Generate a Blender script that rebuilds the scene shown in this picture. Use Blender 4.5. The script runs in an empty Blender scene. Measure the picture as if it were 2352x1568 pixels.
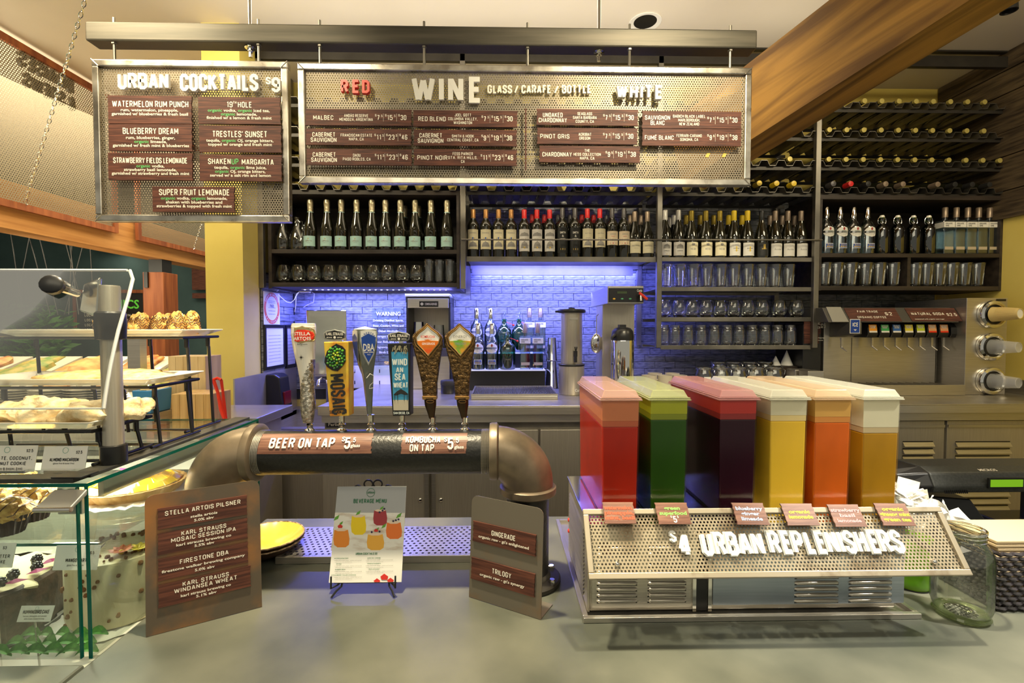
import bpy, math, random
from mathutils import Vector, Matrix, Euler, noise
random.seed(7)
S = bpy.context.scene
COL = S.collection
F = 1110.0
# ---------------------------------------------------------------- camera
CAMLOC = Vector((0, 0, 1.61))
CROT = Euler((math.radians(90 - 1.81), 0, math.radians(-1.19)), 'XYZ')
cam = bpy.data.cameras.new('camera'); camo = bpy.data.objects.new('camera', cam); COL.objects.link(camo)
camo.location = CAMLOC; camo.rotation_euler = CROT
cam.sensor_width = 36; cam.lens = 36 * F / 2352; cam.clip_start = .02; cam.clip_end = 60
S.camera = camo
CR = CROT.to_matrix()
def W(px, py, Y):
    """point on the plane y = Y seen at that pixel of the photograph"""
    r = CR @ Vector(((px - 1176) / F, (784 - py) / F, -1))
    return CAMLOC + r * (Y / r.y)
def ZP(px, py, z):
    """point at height z seen at that pixel"""
    r = CR @ Vector(((px - 1176) / F, (784 - py) / F, -1))
    return CAMLOC + r * ((z - CAMLOC.z) / r.z)
# ---------------------------------------------------------------- world and lights
wd = bpy.data.worlds.new('World'); S.world = wd; wd.use_nodes = True
wd.node_tree.nodes['Background'].inputs[0].default_value = (1, .94, .76, 1)
wd.node_tree.nodes['Background'].inputs[1].default_value = .28
S.view_settings.view_transform = 'Standard'; S.view_settings.look = 'None'
S.view_settings.exposure = 0.28; S.view_settings.gamma = 1; S.view_settings.use_curve_mapping = False
def lamp(name, kind, loc, energy, col, target=None, **kw):
    l = bpy.data.lights.new(name, kind); o = bpy.data.objects.new(name, l); COL.objects.link(o)
    l.energy = energy; l.color = col; o.location = loc
    for k, v in kw.items(): setattr(l, k, v)
    if target is not None:
        o.rotation_euler = (Vector(target) - Vector(loc)).to_track_quat('-Z', 'Y').to_euler()
    return o
WARM = (1, .85, .56)
lamp('spot_counter', 'SPOT', (-.40, 1.12, 3.2), 290, WARM, (-.45, 1.2, .9), spot_size=1.0, spot_blend=.6, shadow_soft_size=.05)
lamp('spot_juice', 'SPOT', (.62, 1.16, 3.2), 260, (1, .88, .64), (.78, 1.25, .9), spot_size=.72, spot_blend=.7, shadow_soft_size=.05)
lamp('spot_sign', 'SPOT', (.85, .8, 3.2), 130, WARM, (.62, 2.02, 2.55), spot_size=1.25, spot_blend=.9, shadow_soft_size=.05)
lamp('spot_cocktails', 'SPOT', (-1.0, .8, 3.2), 46, WARM, (-1.1, 2.02, 2.4), spot_size=1.1, spot_blend=.9, shadow_soft_size=.06)
lamp('spot_sun_side', 'SPOT', (2.1, .7, 3.1), 260, (1, .95, .82), (1.05, 1.25, 1.1), spot_size=.46, spot_blend=.5, shadow_soft_size=.04)
lamp('area_ceiling', 'AREA', (.2, -.6, 3.2), 26, (1, .9, .66), (.2, 1.6, 1.2), shape='RECTANGLE', size=3.5, size_y=1.2)  # unseen fill lamp added above and behind the camera
lamp('area_bar', 'AREA', (.3, 2.3, 3.22), 8, WARM, (.3, 2.3, 0), shape='RECTANGLE', size=3.6, size_y=.4)
lamp('cove_uplight', 'AREA', (.2, 2.55, 2.78), 9.5, (1, .90, .70), (.2, 2.5, 3.28), shape='RECTANGLE', size=3.2, size_y=.3)  # upward fill added to brighten the ceiling, no fixture there
lamp('cove_uplight_rear', 'AREA', (-3.6, 2.6, 2.2), 48, (1, .88, .62), (-3.9, 3.2, 3.28), shape='RECTANGLE', size=1.2, size_y=2)  # second unseen fill, added to lift the ceiling at the left
lamp('area_pillar', 'AREA', (-1.7, 1.7, 3.2), 26, WARM, (-1.6, 2.6, 1.6), shape='RECTANGLE', size=.6, size_y=.6)
lamp('area_right', 'AREA', (2.4, 1.4, 3.2), 22, WARM, (2.6, 3.0, 1.3), shape='RECTANGLE', size=.8, size_y=.6)
lamp('area_deli', 'AREA', (-3.4, 4.2, 3.1), 120, WARM, (-3.4, 4.4, 0), shape='RECTANGLE', size=3, size_y=3)
lamp('case_light', 'AREA', (-1.5, 1.32, 1.268), 11, (1, .93, .75), (-1.5, 1.3, .9), shape='RECTANGLE', size=1.0, size_y=.12)
lamp('case_light_top', 'SPOT', (-1.15, 1.1, 3.1), 55, (1, .9, .68), (-1.12, 1.35, 1.4), spot_size=.5, spot_blend=.6, shadow_soft_size=.05)
BLUE = (.14, .16, 1.0)
lamp('led_strip_left', 'AREA', (-.82, 3.20, 1.826), 19, BLUE, (-.82, 3.30, 0), shape='RECTANGLE', size=1.05, size_y=.03)
lamp('led_strip_mid', 'AREA', (.38, 3.338, 2.0), 16, BLUE, (.38, 3.30, 0), shape='RECTANGLE', size=1.1, size_y=.03)
lamp('led_strip_shelf', 'AREA', (.38, 3.0, 2.018), 16, BLUE, (.38, 3.4, 1.55), shape='RECTANGLE', size=1.1, size_y=.01)
lamp('led_strip_white', 'AREA', (-.2, 3.1, 1.822), 7, (.4, .45, 1), (-.2, 3.3, 1.2), shape='RECTANGLE', size=1.8, size_y=.03)
# ---------------------------------------------------------------- materials
def nt(m): return m.node_tree.nodes, m.node_tree.links
_M = {}
def pbr(name, col, r=.5, m=0., **kw):
    if name in _M: return _M[name]
    mt = bpy.data.materials.new(name); mt.use_nodes = True
    b = mt.node_tree.nodes['Principled BSDF']
    b.inputs['Base Color'].default_value = (*col, 1); b.inputs['Roughness'].default_value = r; b.inputs['Metallic'].default_value = m
    for k, v in kw.items():
        b.inputs[k.replace('_', ' ')].default_value = v
    _M[name] = mt; return mt
def noisy(name, c1, c2, scale=(1, 1, 1), ns=5., r=.5, m=0., bump=0., detail=6., lo=.35, hi=.65, r2=None, c3=None, **kw):
    mt = pbr(name, c1, r, m, **kw); n, l = nt(mt); b = n['Principled BSDF']
    tc = n.new('ShaderNodeTexCoord'); mp = n.new('ShaderNodeMapping'); mp.inputs['Scale'].default_value = scale
    no = n.new('ShaderNodeTexNoise'); no.inputs['Scale'].default_value = ns; no.inputs['Detail'].default_value = detail
    l.new(tc.outputs['Object'], mp.inputs[0]); l.new(mp.outputs[0], no.inputs['Vector'])
    cr = n.new('ShaderNodeValToRGB'); cr.color_ramp.elements[0].position = lo; cr.color_ramp.elements[1].position = hi
    cr.color_ramp.elements[0].color = (*c1, 1); cr.color_ramp.elements[1].color = (*c2, 1)
    if c3:
        e = cr.color_ramp.elements.new((lo + hi) / 2); e.color = (*c3, 1)
    l.new(no.outputs['Fac'], cr.inputs[0]); l.new(cr.outputs[0], b.inputs['Base Color'])
    if r2 is not None:
        mr = n.new('ShaderNodeMapRange'); mr.inputs[3].default_value = r; mr.inputs[4].default_value = r2
        l.new(no.outputs['Fac'], mr.inputs[0]); l.new(mr.outputs[0], b.inputs['Roughness'])
    if bump:
        bp = n.new('ShaderNodeBump'); bp.inputs['Strength'].default_value = bump; bp.inputs['Distance'].default_value = .01
        l.new(no.outputs['Fac'], bp.inputs['Height']); l.new(bp.outputs[0], b.inputs['Normal'])
    return mt
def glow(name, col, s):
    mt = pbr(name, col, .5); b = mt.node_tree.nodes['Principled BSDF']
    b.inputs['Emission Color'].default_value = (*col, 1); b.inputs['Emission Strength'].default_value = s
    return mt
def pane(name, tint=(1, 1, 1), refl=.08, rough=.0, gmax=.9):
    """thin clear sheet: transparent mixed with a gloss by fresnel"""
    mt = bpy.data.materials.new(name); mt.use_nodes = True; n, l = nt(mt)
    for x in list(n): n.remove(x)
    o = n.new('ShaderNodeOutputMaterial'); t = n.new('ShaderNodeBsdfTransparent'); g = n.new('ShaderNodeBsdfGlossy')
    f = n.new('ShaderNodeLayerWeight'); mx = n.new('ShaderNodeMixShader'); mr = n.new('ShaderNodeMapRange')
    t.inputs[0].default_value = (*tint, 1); g.inputs['Roughness'].default_value = rough; f.inputs[0].default_value = .25
    mr.inputs[3].default_value = refl; mr.inputs[4].default_value = gmax
    l.new(f.outputs['Fresnel'], mr.inputs[0]); l.new(mr.outputs[0], mx.inputs[0])
    l.new(t.outputs[0], mx.inputs[1]); l.new(g.outputs[0], mx.inputs[2]); l.new(mx.outputs[0], o.inputs[0])
    _M[name] = mt; return mt
M = {}
M['ceil'] = noisy('ceiling_paint', (.70, .63, .52), (.74, .67, .56), ns=2, r=.9)
M['yellow'] = noisy('yellow_paint', (.78, .62, .14), (.84, .68, .18), ns=3, r=.6)
M['teal'] = noisy('teal_paint', (.035, .075, .085), (.05, .1, .11), ns=3, r=.8)
M['floor'] = noisy('floor_tile', (.12, .10, .085), (.17, .14, .12), ns=4, r=.5)
M['slate'] = noisy('slate_counter', (.080, .088, .070), (.175, .178, .138), ns=3.2, r=.30, r2=.5, bump=.05, lo=.36, hi=.66, detail=10)
M['steel'] = noisy('brushed_steel', (.50, .47, .42), (.60, .57, .51), (1, 1, 60), 8, r=.24, m=.85, r2=.40)
M['steelv'] = noisy('brushed_steel_door', (.46, .42, .35), (.54, .50, .42), (60, 1, 1), 8, r=.30, m=.65, r2=.42)
M['chrome'] = pbr('chrome', (.80, .79, .76), .08, 1)
M['dsteel'] = noisy('mill_steel', (.17, .16, .14), (.29, .27, .235), (1, 1, 1), 5, r=.32, m=.85, r2=.5)
M['tube'] = noisy('mill_steel_tube', (.055, .050, .037), (.105, .093, .07), (.4, 1, 8), 5, r=.42, m=.4, r2=.5)
M['dark'] = noisy('black_steel', (.028, .025, .022), (.05, .045, .038), ns=6, r=.42, m=.4)
M['cab'] = noisy('stained_cabinet', (.018, .013, .010), (.045, .032, .024), (1, 8, 8), 4, r=.5)
M['black'] = pbr('black_plastic', (.012, .012, .013), .32)
M['blackm'] = pbr('black_matte', (.018, .017, .017), .7)
M['frame'] = noisy('welded_sign_frame', (.42, .38, .32), (.72, .68, .60), (1, 1, 1), 14, r=.20, m=1, r2=.38, bump=.1)
M['perf'] = noisy('perforated_steel', (.21, .18, .135), (.29, .25, .19), ns=4, r=.45, m=.55)
M['perf_rust'] = noisy('aged_perforated_steel', (.13, .08, .035), (.40, .34, .24), ns=9, r=.5, m=.5, lo=.30, hi=.52)
M['plaque'] = noisy('dark_wood_print', (.055, .014, .008), (.15, .046, .026), (1.5, 1, 26), 7, r=.62, lo=.38, hi=.66)
M['plaque_lt'] = noisy('light_wood_print', (.13, .050, .032), (.27, .13, .085), (1.5, 1, 26), 7, r=.42, lo=.35, hi=.65)
M['white'] = pbr('white_acrylic', (.86, .84, .78), .4)
M['cream'] = pbr('cream_print', (.88, .83, .72), .5)
M['red'] = pbr('red_acrylic', (.78, .035, .01), .35)
M['green_ink'] = pbr('green_ink', (.10, .42, .12), .5)
M['ink'] = pbr('black_ink', (.02, .02, .02), .5)
M['paper'] = pbr('paper_card', (.88, .87, .82), .6)
M['beam'] = noisy('fir_beam', (.15, .065, .009), (.44, .225, .038), (1, 1, 1), 6, r=.5, lo=.38, hi=.62)
M['beam_far'] = noisy('fir_beam_far', (.42, .18, .05), (.66, .34, .12), (.6, .6, 9), 4, r=.5, lo=.3, hi=.7)
M['post'] = noisy('red_fir_post', (.20, .05, .018), (.38, .12, .04), (9, 9, .7), 3, r=.55)
M['plank'] = noisy('reclaimed_plank', (.035, .022, .012), (.12, .085, .045), (1, 1.2, 12), 5, r=.65, bump=.4)
M['tile'] = noisy('slate_glass_tile', (.10, .11, .13), (.36, .37, .39), (3, 1, 22), 7, r=.16, bump=.35, lo=.30, hi=.72, r2=.30)
M['grout'] = pbr('grout', (.03, .03, .033), .8)
M['rust'] = noisy('rusted_plate', (.14, .11, .08), (.40, .18, .06), ns=6, r=.42, m=.35, lo=.42, hi=.62, detail=8)
M['rust2'] = noisy('grey_rusted_plate', (.20, .175, .14), (.27, .14, .06), ns=7, r=.42, m=.45, lo=.52, hi=.75, detail=8)
M['pipe'] = noisy('black_pipe', (.010, .010, .0095), (.015, .015, .014), ns=120, r=.36, bump=.15)
M['cast'] = noisy('cast_iron_elbow', (.10, .08, .055), (.33, .26, .18), ns=7, r=.38, m=.55, bump=.12, detail=10)
M['bglass'] = pbr('dark_bottle_glass', (.010, .010, .005), .05, Coat_Weight=1.0)
M['bgreen'] = pbr('green_bottle_glass', (.02, .09, .02), .06, Transmission_Weight=.6)
M['glass'] = pbr('clear_glass', (1, 1, 1), .02, Transmission_Weight=1.0, IOR=1.45)
M['cglass'] = pane('thin_clear_glass', (.90, .94, .93), .13)
M['tglass'] = pane('thin_tumbler_glass', (.86, .89, .90), .20, .0)
M['spirit'] = pane('clear_spirit_glass', (.78, .88, .92), .16)
M['spiritg'] = pane('green_spirit_glass', (.10, .55, .38), .15)
M['swing'] = pane('green_swing_glass', (.10, .22, .05), .16)
M['pane'] = pane('glass_pane', (.93, .97, .95), .04, 0, .35)
M['edge'] = pbr('glass_edge_teal', (.0, .10, .075), .12)
M['acedge'] = pbr('acrylic_edge', (.80, .82, .80), .25)
M['porc'] = pbr('white_porcelain', (.90, .87, .78), .18, Coat_Weight=.5)
M['gold'] = pbr('gold_foil', (.60, .47, .22), .35, .8)
M['foil'] = noisy('champagne_foil', (.42, .36, .22), (.66, .58, .40), ns=60, r=.32, m=.7, bump=.3)
# ---------------------------------------------------------------- mesh helpers
class B:
    """collects shapes, then links them as ONE mesh object"""
    def __init__(s): s.v = []; s.f = []
    def add(s, v, f):
        k = len(s.v); s.v += [tuple(p) for p in v]; s.f += [tuple(i + k for i in q) for q in f]; return s
    def box(s, a, b):
        x0, y0, z0 = a; x1, y1, z1 = b
        return s.add([(x0,y0,z0),(x1,y0,z0),(x1,y1,z0),(x0,y1,z0),(x0,y0,z1),(x1,y0,z1),(x1,y1,z1),(x0,y1,z1)],
                     [(0,3,2,1),(4,5,6,7),(0,1,5,4),(1,2,6,5),(2,3,7,6),(3,0,4,7)])
    def hexa(s, p):  # 8 points ordered like box
        return s.add(p, [(0,3,2,1),(4,5,6,7),(0,1,5,4),(1,2,6,5),(2,3,7,6),(3,0,4,7)])
    def prism(s, poly, fr, d0, d1):
        """polygon in the frame fr=(O,U,V,N) extruded from d0 to d1 along N"""
        O, U, V, N = fr; n = len(poly)
        v = [O + U * a + V * b + N * d0 for a, b in poly] + [O + U * a + V * b + N * d1 for a, b in poly]
        f = [tuple(range(n - 1, -1, -1)), tuple(range(n, 2 * n))] + [(i, (i + 1) % n, n + (i + 1) % n, n + i) for i in range(n)]
        return s.add(v, f)
    def flat(s, poly, fr, d):
        O, U, V, N = fr
        return s.add([O + U * a + V * b + N * d for a, b in poly], [tuple(range(len(poly)))])
    def lathe(s, prof, c=(0, 0, 0), seg=20, rot=None, sx=1, sy=1, a0=0, a1=None):
        c = Vector(c); v = []; f = []; full = a1 is None
        n = seg if full else seg + 1
        for r, z in prof:
            for i in range(n):
                a = (2 * math.pi * i / seg) if full else a0 + (a1 - a0) * i / seg
                p = Vector((r * math.cos(a) * sx, r * math.sin(a) * sy, z))
                if rot: p = rot @ p
                v.append(c + p)
        for j in range(len(prof) - 1):
            for i in range(seg):
                k = (i + 1) % n
                f.append((j * n + i, j * n + k, (j + 1) * n + k, (j + 1) * n + i))
        return s.add(v, f)
    def tube(s, pts, r, seg=8, closed=False, caps=True):
        P = [Vector(p) for p in pts]; n = len(P); v = []; f = []; up = None
        rr = r if isinstance(r, (list, tuple)) else [r] * n
        for i in range(n):
            if closed: t = P[(i + 1) % n] - P[i - 1]
            else: t = P[min(i + 1, n - 1)] - P[max(i - 1, 0)]
            t.normalize()
            if up is None:
                up = Vector((0, 0, 1)) if abs(t.z) < .9 else Vector((1, 0, 0))
            a = t.cross(up).normalized(); b = a.cross(t).normalized(); up = b
            for k in range(seg):
                w = 2 * math.pi * k / seg
                v.append(P[i] + (a * math.cos(w) + b * math.sin(w)) * rr[i])
        m = n if closed else n - 1
        for i in range(m):
            j = (i + 1) % n
            for k in range(seg):
                q = (k + 1) % seg
                f.append((i * seg + k, i * seg + q, j * seg + q, j * seg + k))
        if caps and not closed:
            f.append(tuple(range(seg - 1, -1, -1))); f.append(tuple((n - 1) * seg + k for k in range(seg)))
        return s.add(v, f)
    def ball(s, c, r, seg=12, rings=8, lump=0, freq=20, seed=0, squash=None):
        c = Vector(c); r = Vector(r) if isinstance(r, (tuple, list, Vector)) else Vector((r, r, r)); v = []; f = []
        for j in range(rings + 1):
            th = math.pi * j / rings
            for i in range(seg):
                a = 2 * math.pi * i / seg
                d = Vector((math.sin(th) * math.cos(a), math.sin(th) * math.sin(a), math.cos(th)))
                k = 1 + (lump * noise.noise(Vector((d.x * r.x, d.y * r.y, d.z * r.z)) * freq + Vector((seed * 3.7, seed, 0))) if lump else 0)
                p = Vector((d.x * r.x, d.y * r.y, d.z * r.z)) * k
                if squash is not None and p.z < squash: p.z = squash
                v.append(c + p)
        for j in range(rings):
            for i in range(seg):
                q = (i + 1) % seg
                f.append((j * seg + i, (j + 1) * seg + i, (j + 1) * seg + q, j * seg + q))
        return s.add(v, f)
    def perf(s, w, h, fr, pitch, hole, d=0, th=0):
        """staggered perforated sheet, hexagonal cells with round holes"""
        O, U, V, N = fr; R = pitch / math.sqrt(3); dy = R * 1.5; hs = hole
        ca = [(math.cos(math.pi / 6 + math.pi / 3 * k), math.sin(math.pi / 6 + math.pi / 3 * k)) for k in range(6)]
        v = s.v; f = s.f; ny = int(h / dy); nx = int(w / pitch)
        for j in range(ny):
            y = (j + .5) * h / ny; off = (j % 2) * .5
            for i in range(nx - (j % 2)):
                x = (i + .5 + off) * w / nx; k = len(v)
                for a, b in ca: v.append(tuple(O + U * (x + a * R * 1.004) + V * (y + b * R * 1.004) + N * d))
                for a, b in ca: v.append(tuple(O + U * (x + a * hs) + V * (y + b * hs) + N * d))
                for q in range(6):
                    e = (q + 1) % 6; f.append((k + q, k + e, k + 6 + e, k + 6 + q))
        return s
    def text(s, t, fr, cx, cy, h, w=None, d=.0006, thick=0, style='G', align='c', st=.17, mp=None, ital=0):
        polys = gothic(t, h, w, st, sub=bool(mp)) if style == 'G' else serif(t, h, w, style)
        if not polys: return s
        xs = [p[0] for q in polys for p in q]; x0, x1 = min(xs), max(xs)
        ox = cx - (x0 + x1) / 2 if align == 'c' else cx - x0 if align == 'l' else cx - x1
        lay = list(LAY) if style == 'G' else [0] * len(polys)
        for q, e in zip(polys, lay):
            e *= .00012; q = [(a + ox + ital * b, b + cy - h / 2) for a, b in q]
            if mp: s.add([mp(a, b) for a, b in q], [tuple(range(len(q)))])
            elif thick: s.prism(q, fr, d, d + thick + e * 2)
            else: s.flat(q, fr, d + e)
        return s
    def build(s, name, mat, parent=None, world=None, smooth=False, bevel=0, kind=None, label=None, ang=None):
        """world: origin to subtract, so that meshes given in world coordinates land under their thing"""
        me = bpy.data.meshes.new(name)
        v = s.v
        if world is not None: v = [(a - world[0], b - world[1], c - world[2]) for a, b, c in v]
        me.from_pydata(v, [], s.f); me.materials.append(mat)
        if smooth:
            me.polygons.foreach_set('use_smooth', [True] * len(me.polygons))
            if ang != 0:
                try: me.set_sharp_from_angle(angle=math.radians(ang or 40))
                except Exception: pass
        me.update()
        o = bpy.data.objects.new(name, me); COL.objects.link(o)
        if parent is not None: o.parent = parent
        if bevel:
            b = o.modifiers.new('bevel', 'BEVEL'); b.width = bevel; b.segments = 2; b.limit_method = 'ANGLE'
        if kind: o['kind'] = kind
        if label: o['label'] = label
        return o
# stroke alphabet: condensed grotesque capitals
_c = .13
G = {
'A': (.46, [[(0,0),(.20,1)],[(.26,1),(.46,0)],[(.07,.27),(.39,.27)]]), 'B': (.44, [[(0,0),(0,1),(.3,1),(.42,.88),(.42,.64),(.3,.53),(0,.53)],[(.3,.53),(.44,.41),(.44,.12),(.31,0),(0,0)]]),
'C': (.42, [[(.42,.3),(.42,.13),(.29,0),(.13,0),(0,.13),(0,.87),(.13,1),(.29,1),(.42,.87),(.42,.7)]]), 'D': (.42, [[(0,0),(0,1),(.28,1),(.42,.87),(.42,.13),(.28,0),(0,0)]]),
'E': (.36, [[(.36,0),(0,0),(0,1),(.36,1)],[(0,.52),(.31,.52)]]), 'F': (.36, [[(0,0),(0,1),(.36,1)],[(0,.52),(.31,.52)]]),
'G': (.42, [[(.42,.7),(.42,.87),(.29,1),(.13,1),(0,.87),(0,.13),(.13,0),(.29,0),(.42,.13),(.42,.45),(.24,.45)]]), 'H': (.42, [[(0,0),(0,1)],[(.42,0),(.42,1)],[(0,.51),(.42,.51)]]),
'I': (.0, [[(0,0),(0,1)]]), 'J': (.36, [[(0,.28),(0,.13),(.12,0),(.24,0),(.36,.13),(.36,1)]]), 'K': (.44, [[(0,0),(0,1)],[(.42,1),(.06,.47)],[(.16,.6),(.44,0)]]),
'L': (.34, [[(0,1),(0,0),(.34,0)]]), 'M': (.6, [[(0,0),(0,1)],[(.6,0),(.6,1)],[(.03,.96),(.29,.25)],[(.31,.25),(.57,.96)]]), 'N': (.44, [[(0,0),(0,1)],[(.44,0),(.44,1)],[(.03,.95),(.41,.05)]]),
'O': (.42, [[(0,.13),(0,.87),(.13,1),(.29,1),(.42,.87),(.42,.13),(.29,0),(.13,0),(0,.13)]]), 'P': (.42, [[(0,0),(0,1),(.29,1),(.42,.87),(.42,.58),(.29,.45),(0,.45)]]),
'Q': (.42, [[(0,.13),(0,.87),(.13,1),(.29,1),(.42,.87),(.42,.13),(.29,0),(.13,0),(0,.13)],[(.24,.2),(.46,-.06)]]), 'R': (.43, [[(0,0),(0,1),(.29,1),(.42,.87),(.42,.60),(.29,.48),(0,.48)],[(.25,.48),(.43,0)]]),
'S': (.42, [[(.41,.72),(.41,.87),(.28,1),(.13,1),(0,.87),(0,.66),(.42,.36),(.42,.13),(.29,0),(.13,0),(0,.13),(0,.29)]]), 'T': (.42, [[(0,1),(.42,1)],[(.21,0),(.21,1)]]),
'U': (.42, [[(0,1),(0,.13),(.13,0),(.29,0),(.42,.13),(.42,1)]]), 'V': (.46, [[(0,1),(.20,0)],[(.26,0),(.46,1)]]), 'W': (.74, [[(0,1),(.16,0)],[(.20,0),(.36,.92)],[(.38,.92),(.54,0)],[(.58,0),(.74,1)]]),
'X': (.44, [[(0,0),(.44,1)],[(0,1),(.44,0)]]), 'Y': (.44, [[(0,1),(.22,.45),(.44,1)],[(.22,.45),(.22,0)]]), 'Z': (.40, [[(0,1),(.4,1)],[(.36,.95),(.04,.05)],[(0,0),(.4,0)]]),
'0': (.40, [[(0,.13),(0,.87),(.13,1),(.27,1),(.4,.87),(.4,.13),(.27,0),(.13,0),(0,.13)]]), '1': (.14, [[(0,.85),(.14,1),(.14,0)]]), '2': (.4, [[(0,.75),(0,.87),(.13,1),(.27,1),(.4,.87),(.4,.65),(0,.0),(.4,0)]]),
'3': (.4, [[(0,.8),(0,.87),(.13,1),(.27,1),(.4,.87),(.4,.64),(.28,.53),(.15,.53)],[(.28,.53),(.4,.41),(.4,.13),(.27,0),(.13,0),(0,.13),(0,.22)]]), '4': (.42, [[(.30,0),(.30,1)],[(.26,.98),(.02,.28)],[(-.02,.25),(.46,.25)]]),
'5': (.4, [[(.38,1),(.02,1),(.02,.56),(.27,.62),(.4,.5),(.4,.13),(.27,0),(.13,0),(0,.13),(0,.24)]]), '6': (.4, [[(.4,.78),(.4,.87),(.27,1),(.13,1),(0,.87),(0,.13),(.13,0),(.27,0),(.4,.13),(.4,.42),(.27,.55),(0,.55)]]),
'7': (.38, [[(0,1),(.38,1)],[(.36,.97),(.12,0)]]), '8': (.4, [[(.1,.53),(0,.64),(0,.87),(.13,1),(.27,1),(.4,.87),(.4,.64),(.3,.53),(.1,.53),(0,.41),(0,.13),(.13,0),(.27,0),(.4,.13),(.4,.41),(.3,.53)]]),
'9': (.4, [[(0,.22),(0,.13),(.13,0),(.27,0),(.4,.13),(.4,.87),(.27,1),(.13,1),(0,.87),(0,.58),(.13,.45),(.4,.45)]]),
'$': (.4, [[(.39,.72),(.39,.82),(.27,.93),(.13,.93),(0,.82),(0,.66),(.4,.36),(.4,.18),(.27,.07),(.13,.07),(0,.18),(0,.29)],[(.2,-.06),(.2,.07)],[(.2,.93),(.2,1.06)]]),
'.': (.0, [[(0,0),(0,.09)]]), ',': (.03, [[(.04,.08),(0,-.14)]]), "'": (.0, [[(0,1),(0,.78)]]), '-': (.22, [[(0,.46),(.22,.46)]]), '/': (.3, [[(0,0),(.3,1)]]), '|': (0, [[(0,-.15),(0,1.15)]]),
'&': (.46, [[(.46,0),(.08,.72),(.08,.9),(.18,1),(.3,.9),(.3,.75),(0,.38),(0,.13),(.12,0),(.28,0),(.44,.35)]]), '%': (.5, [[(0,.7),(0,1),(.15,1),(.15,.7),(0,.7)],[(.35,0),(.35,.3),(.5,.3),(.5,0),(.35,0)],[(.05,0),(.45,1)]]),
':': (0, [[(0,.1),(0,.22)],[(0,.6),(0,.72)]]), '*': (.2, [[(0,.9),(.2,.7)],[(0,.7),(.2,.9)],[(.1,.65),(.1,.95)]]),
}
G['\u00c1'] = (.46, G['A'][1] + [[(.2,1.12),(.3,1.28)]]); G['\u00c9'] = (.36, G['E'][1] + [[(.14,1.12),(.24,1.28)]])
def stroke(pts, t):
    """polyline to quads of width t with mitred joints"""
    n = len(pts); cl = n > 2 and pts[0] == pts[-1]; L = []
    for i in range(n):
        if cl: a, b, c = pts[(i - 1) % (n - 1)] if i else pts[n - 2], pts[i], pts[i + 1] if i < n - 1 else pts[1]
        else: a, b, c = pts[max(i - 1, 0)], pts[i], pts[min(i + 1, n - 1)]
        def dr(p, q):
            x, y = q[0] - p[0], q[1] - p[1]; m = math.hypot(x, y); return (x / m, y / m) if m > 1e-9 else None
        d1, d2 = dr(a, b), dr(b, c); d1 = d1 or d2; d2 = d2 or d1
        n1, n2 = (-d1[1], d1[0]), (-d2[1], d2[0]); mx, my = n1[0] + n2[0], n1[1] + n2[1]; m = math.hypot(mx, my)
        if m < .05: mx, my, k = n1[0], n1[1], 1
        else:
            mx, my = mx / m, my / m; k = min(1 / max(mx * n1[0] + my * n1[1], .2), 1.45)
        h = t / 2 * k; L.append(((b[0] + mx * h, b[1] + my * h), (b[0] - mx * h, b[1] - my * h)))
    return [[L[i][1], L[i + 1][1], L[i + 1][0], L[i][0]] for i in range(n - 1)]
def gothic(t, h, w=None, st=.17, sub=False):
    x = 0; glyphs = []; sp = .14
    for ch in t.upper():
        if ch == ' ': x += .30; continue
        g = G.get(ch)
        if not g: continue
        glyphs.append((x, g)); x += g[0] + st + sp
    if not glyphs: return []
    nat = x - sp; hh = h * (1 - st); sc = (w / nat) if w else h * .98
    out = []; del LAY[:]
    for gx, g in glyphs:
        for gi, pl in enumerate(g[1]):
            if sub:
                q = []
                for i in range(len(pl) - 1):
                    (a0, b0), (a1, b1) = pl[i], pl[i + 1]; n = max(1, int(math.hypot(a1 - a0, b1 - b0) / .22))
                    q += [(a0 + (a1 - a0) * k / n, b0 + (b1 - b0) * k / n) for k in range(n)]
                pl = q + [pl[-1]]
            q = stroke([((gx + a + st / 2) * sc, h * st / 2 + b * hh) for a, b in pl], min(st * h, st * sc * 1.5))
            out += q; LAY.extend([gi] * len(q))
    return out
_FC = {}
LAY = []   # layer of every stroke of the last word: strokes that cross lie a hair apart
def serif(t, h, w=None, style='b'):
    """built-in outline font (bold by offset), height h = capital height"""
    k = (t, style)
    if k not in _FC:
        cu = bpy.data.curves.new('t', 'FONT'); cu.body = t; cu.size = 1; cu.resolution_u = 2; cu.offset = {'b': .022, 'B': .035, 'r': .006}[style]
        ob = bpy.data.objects.new('t', cu); me = bpy.data.meshes.new_from_object(ob)
        _FC[k] = [[(me.vertices[i].co.x, me.vertices[i].co.y) for i in p.vertices] for p in me.polygons]
        bpy.data.objects.remove(ob); bpy.data.curves.remove(cu); bpy.data.meshes.remove(me)
    P = _FC[k]
    if not P: return []
    xs = [p[0] for q in P for p in q]; x0, x1 = min(xs), max(xs); s = h / .70; sx = (w / (x1 - x0)) if w else s
    return [[((a - x0) * sx, b * s) for a, b in q] for q in P]
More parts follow.
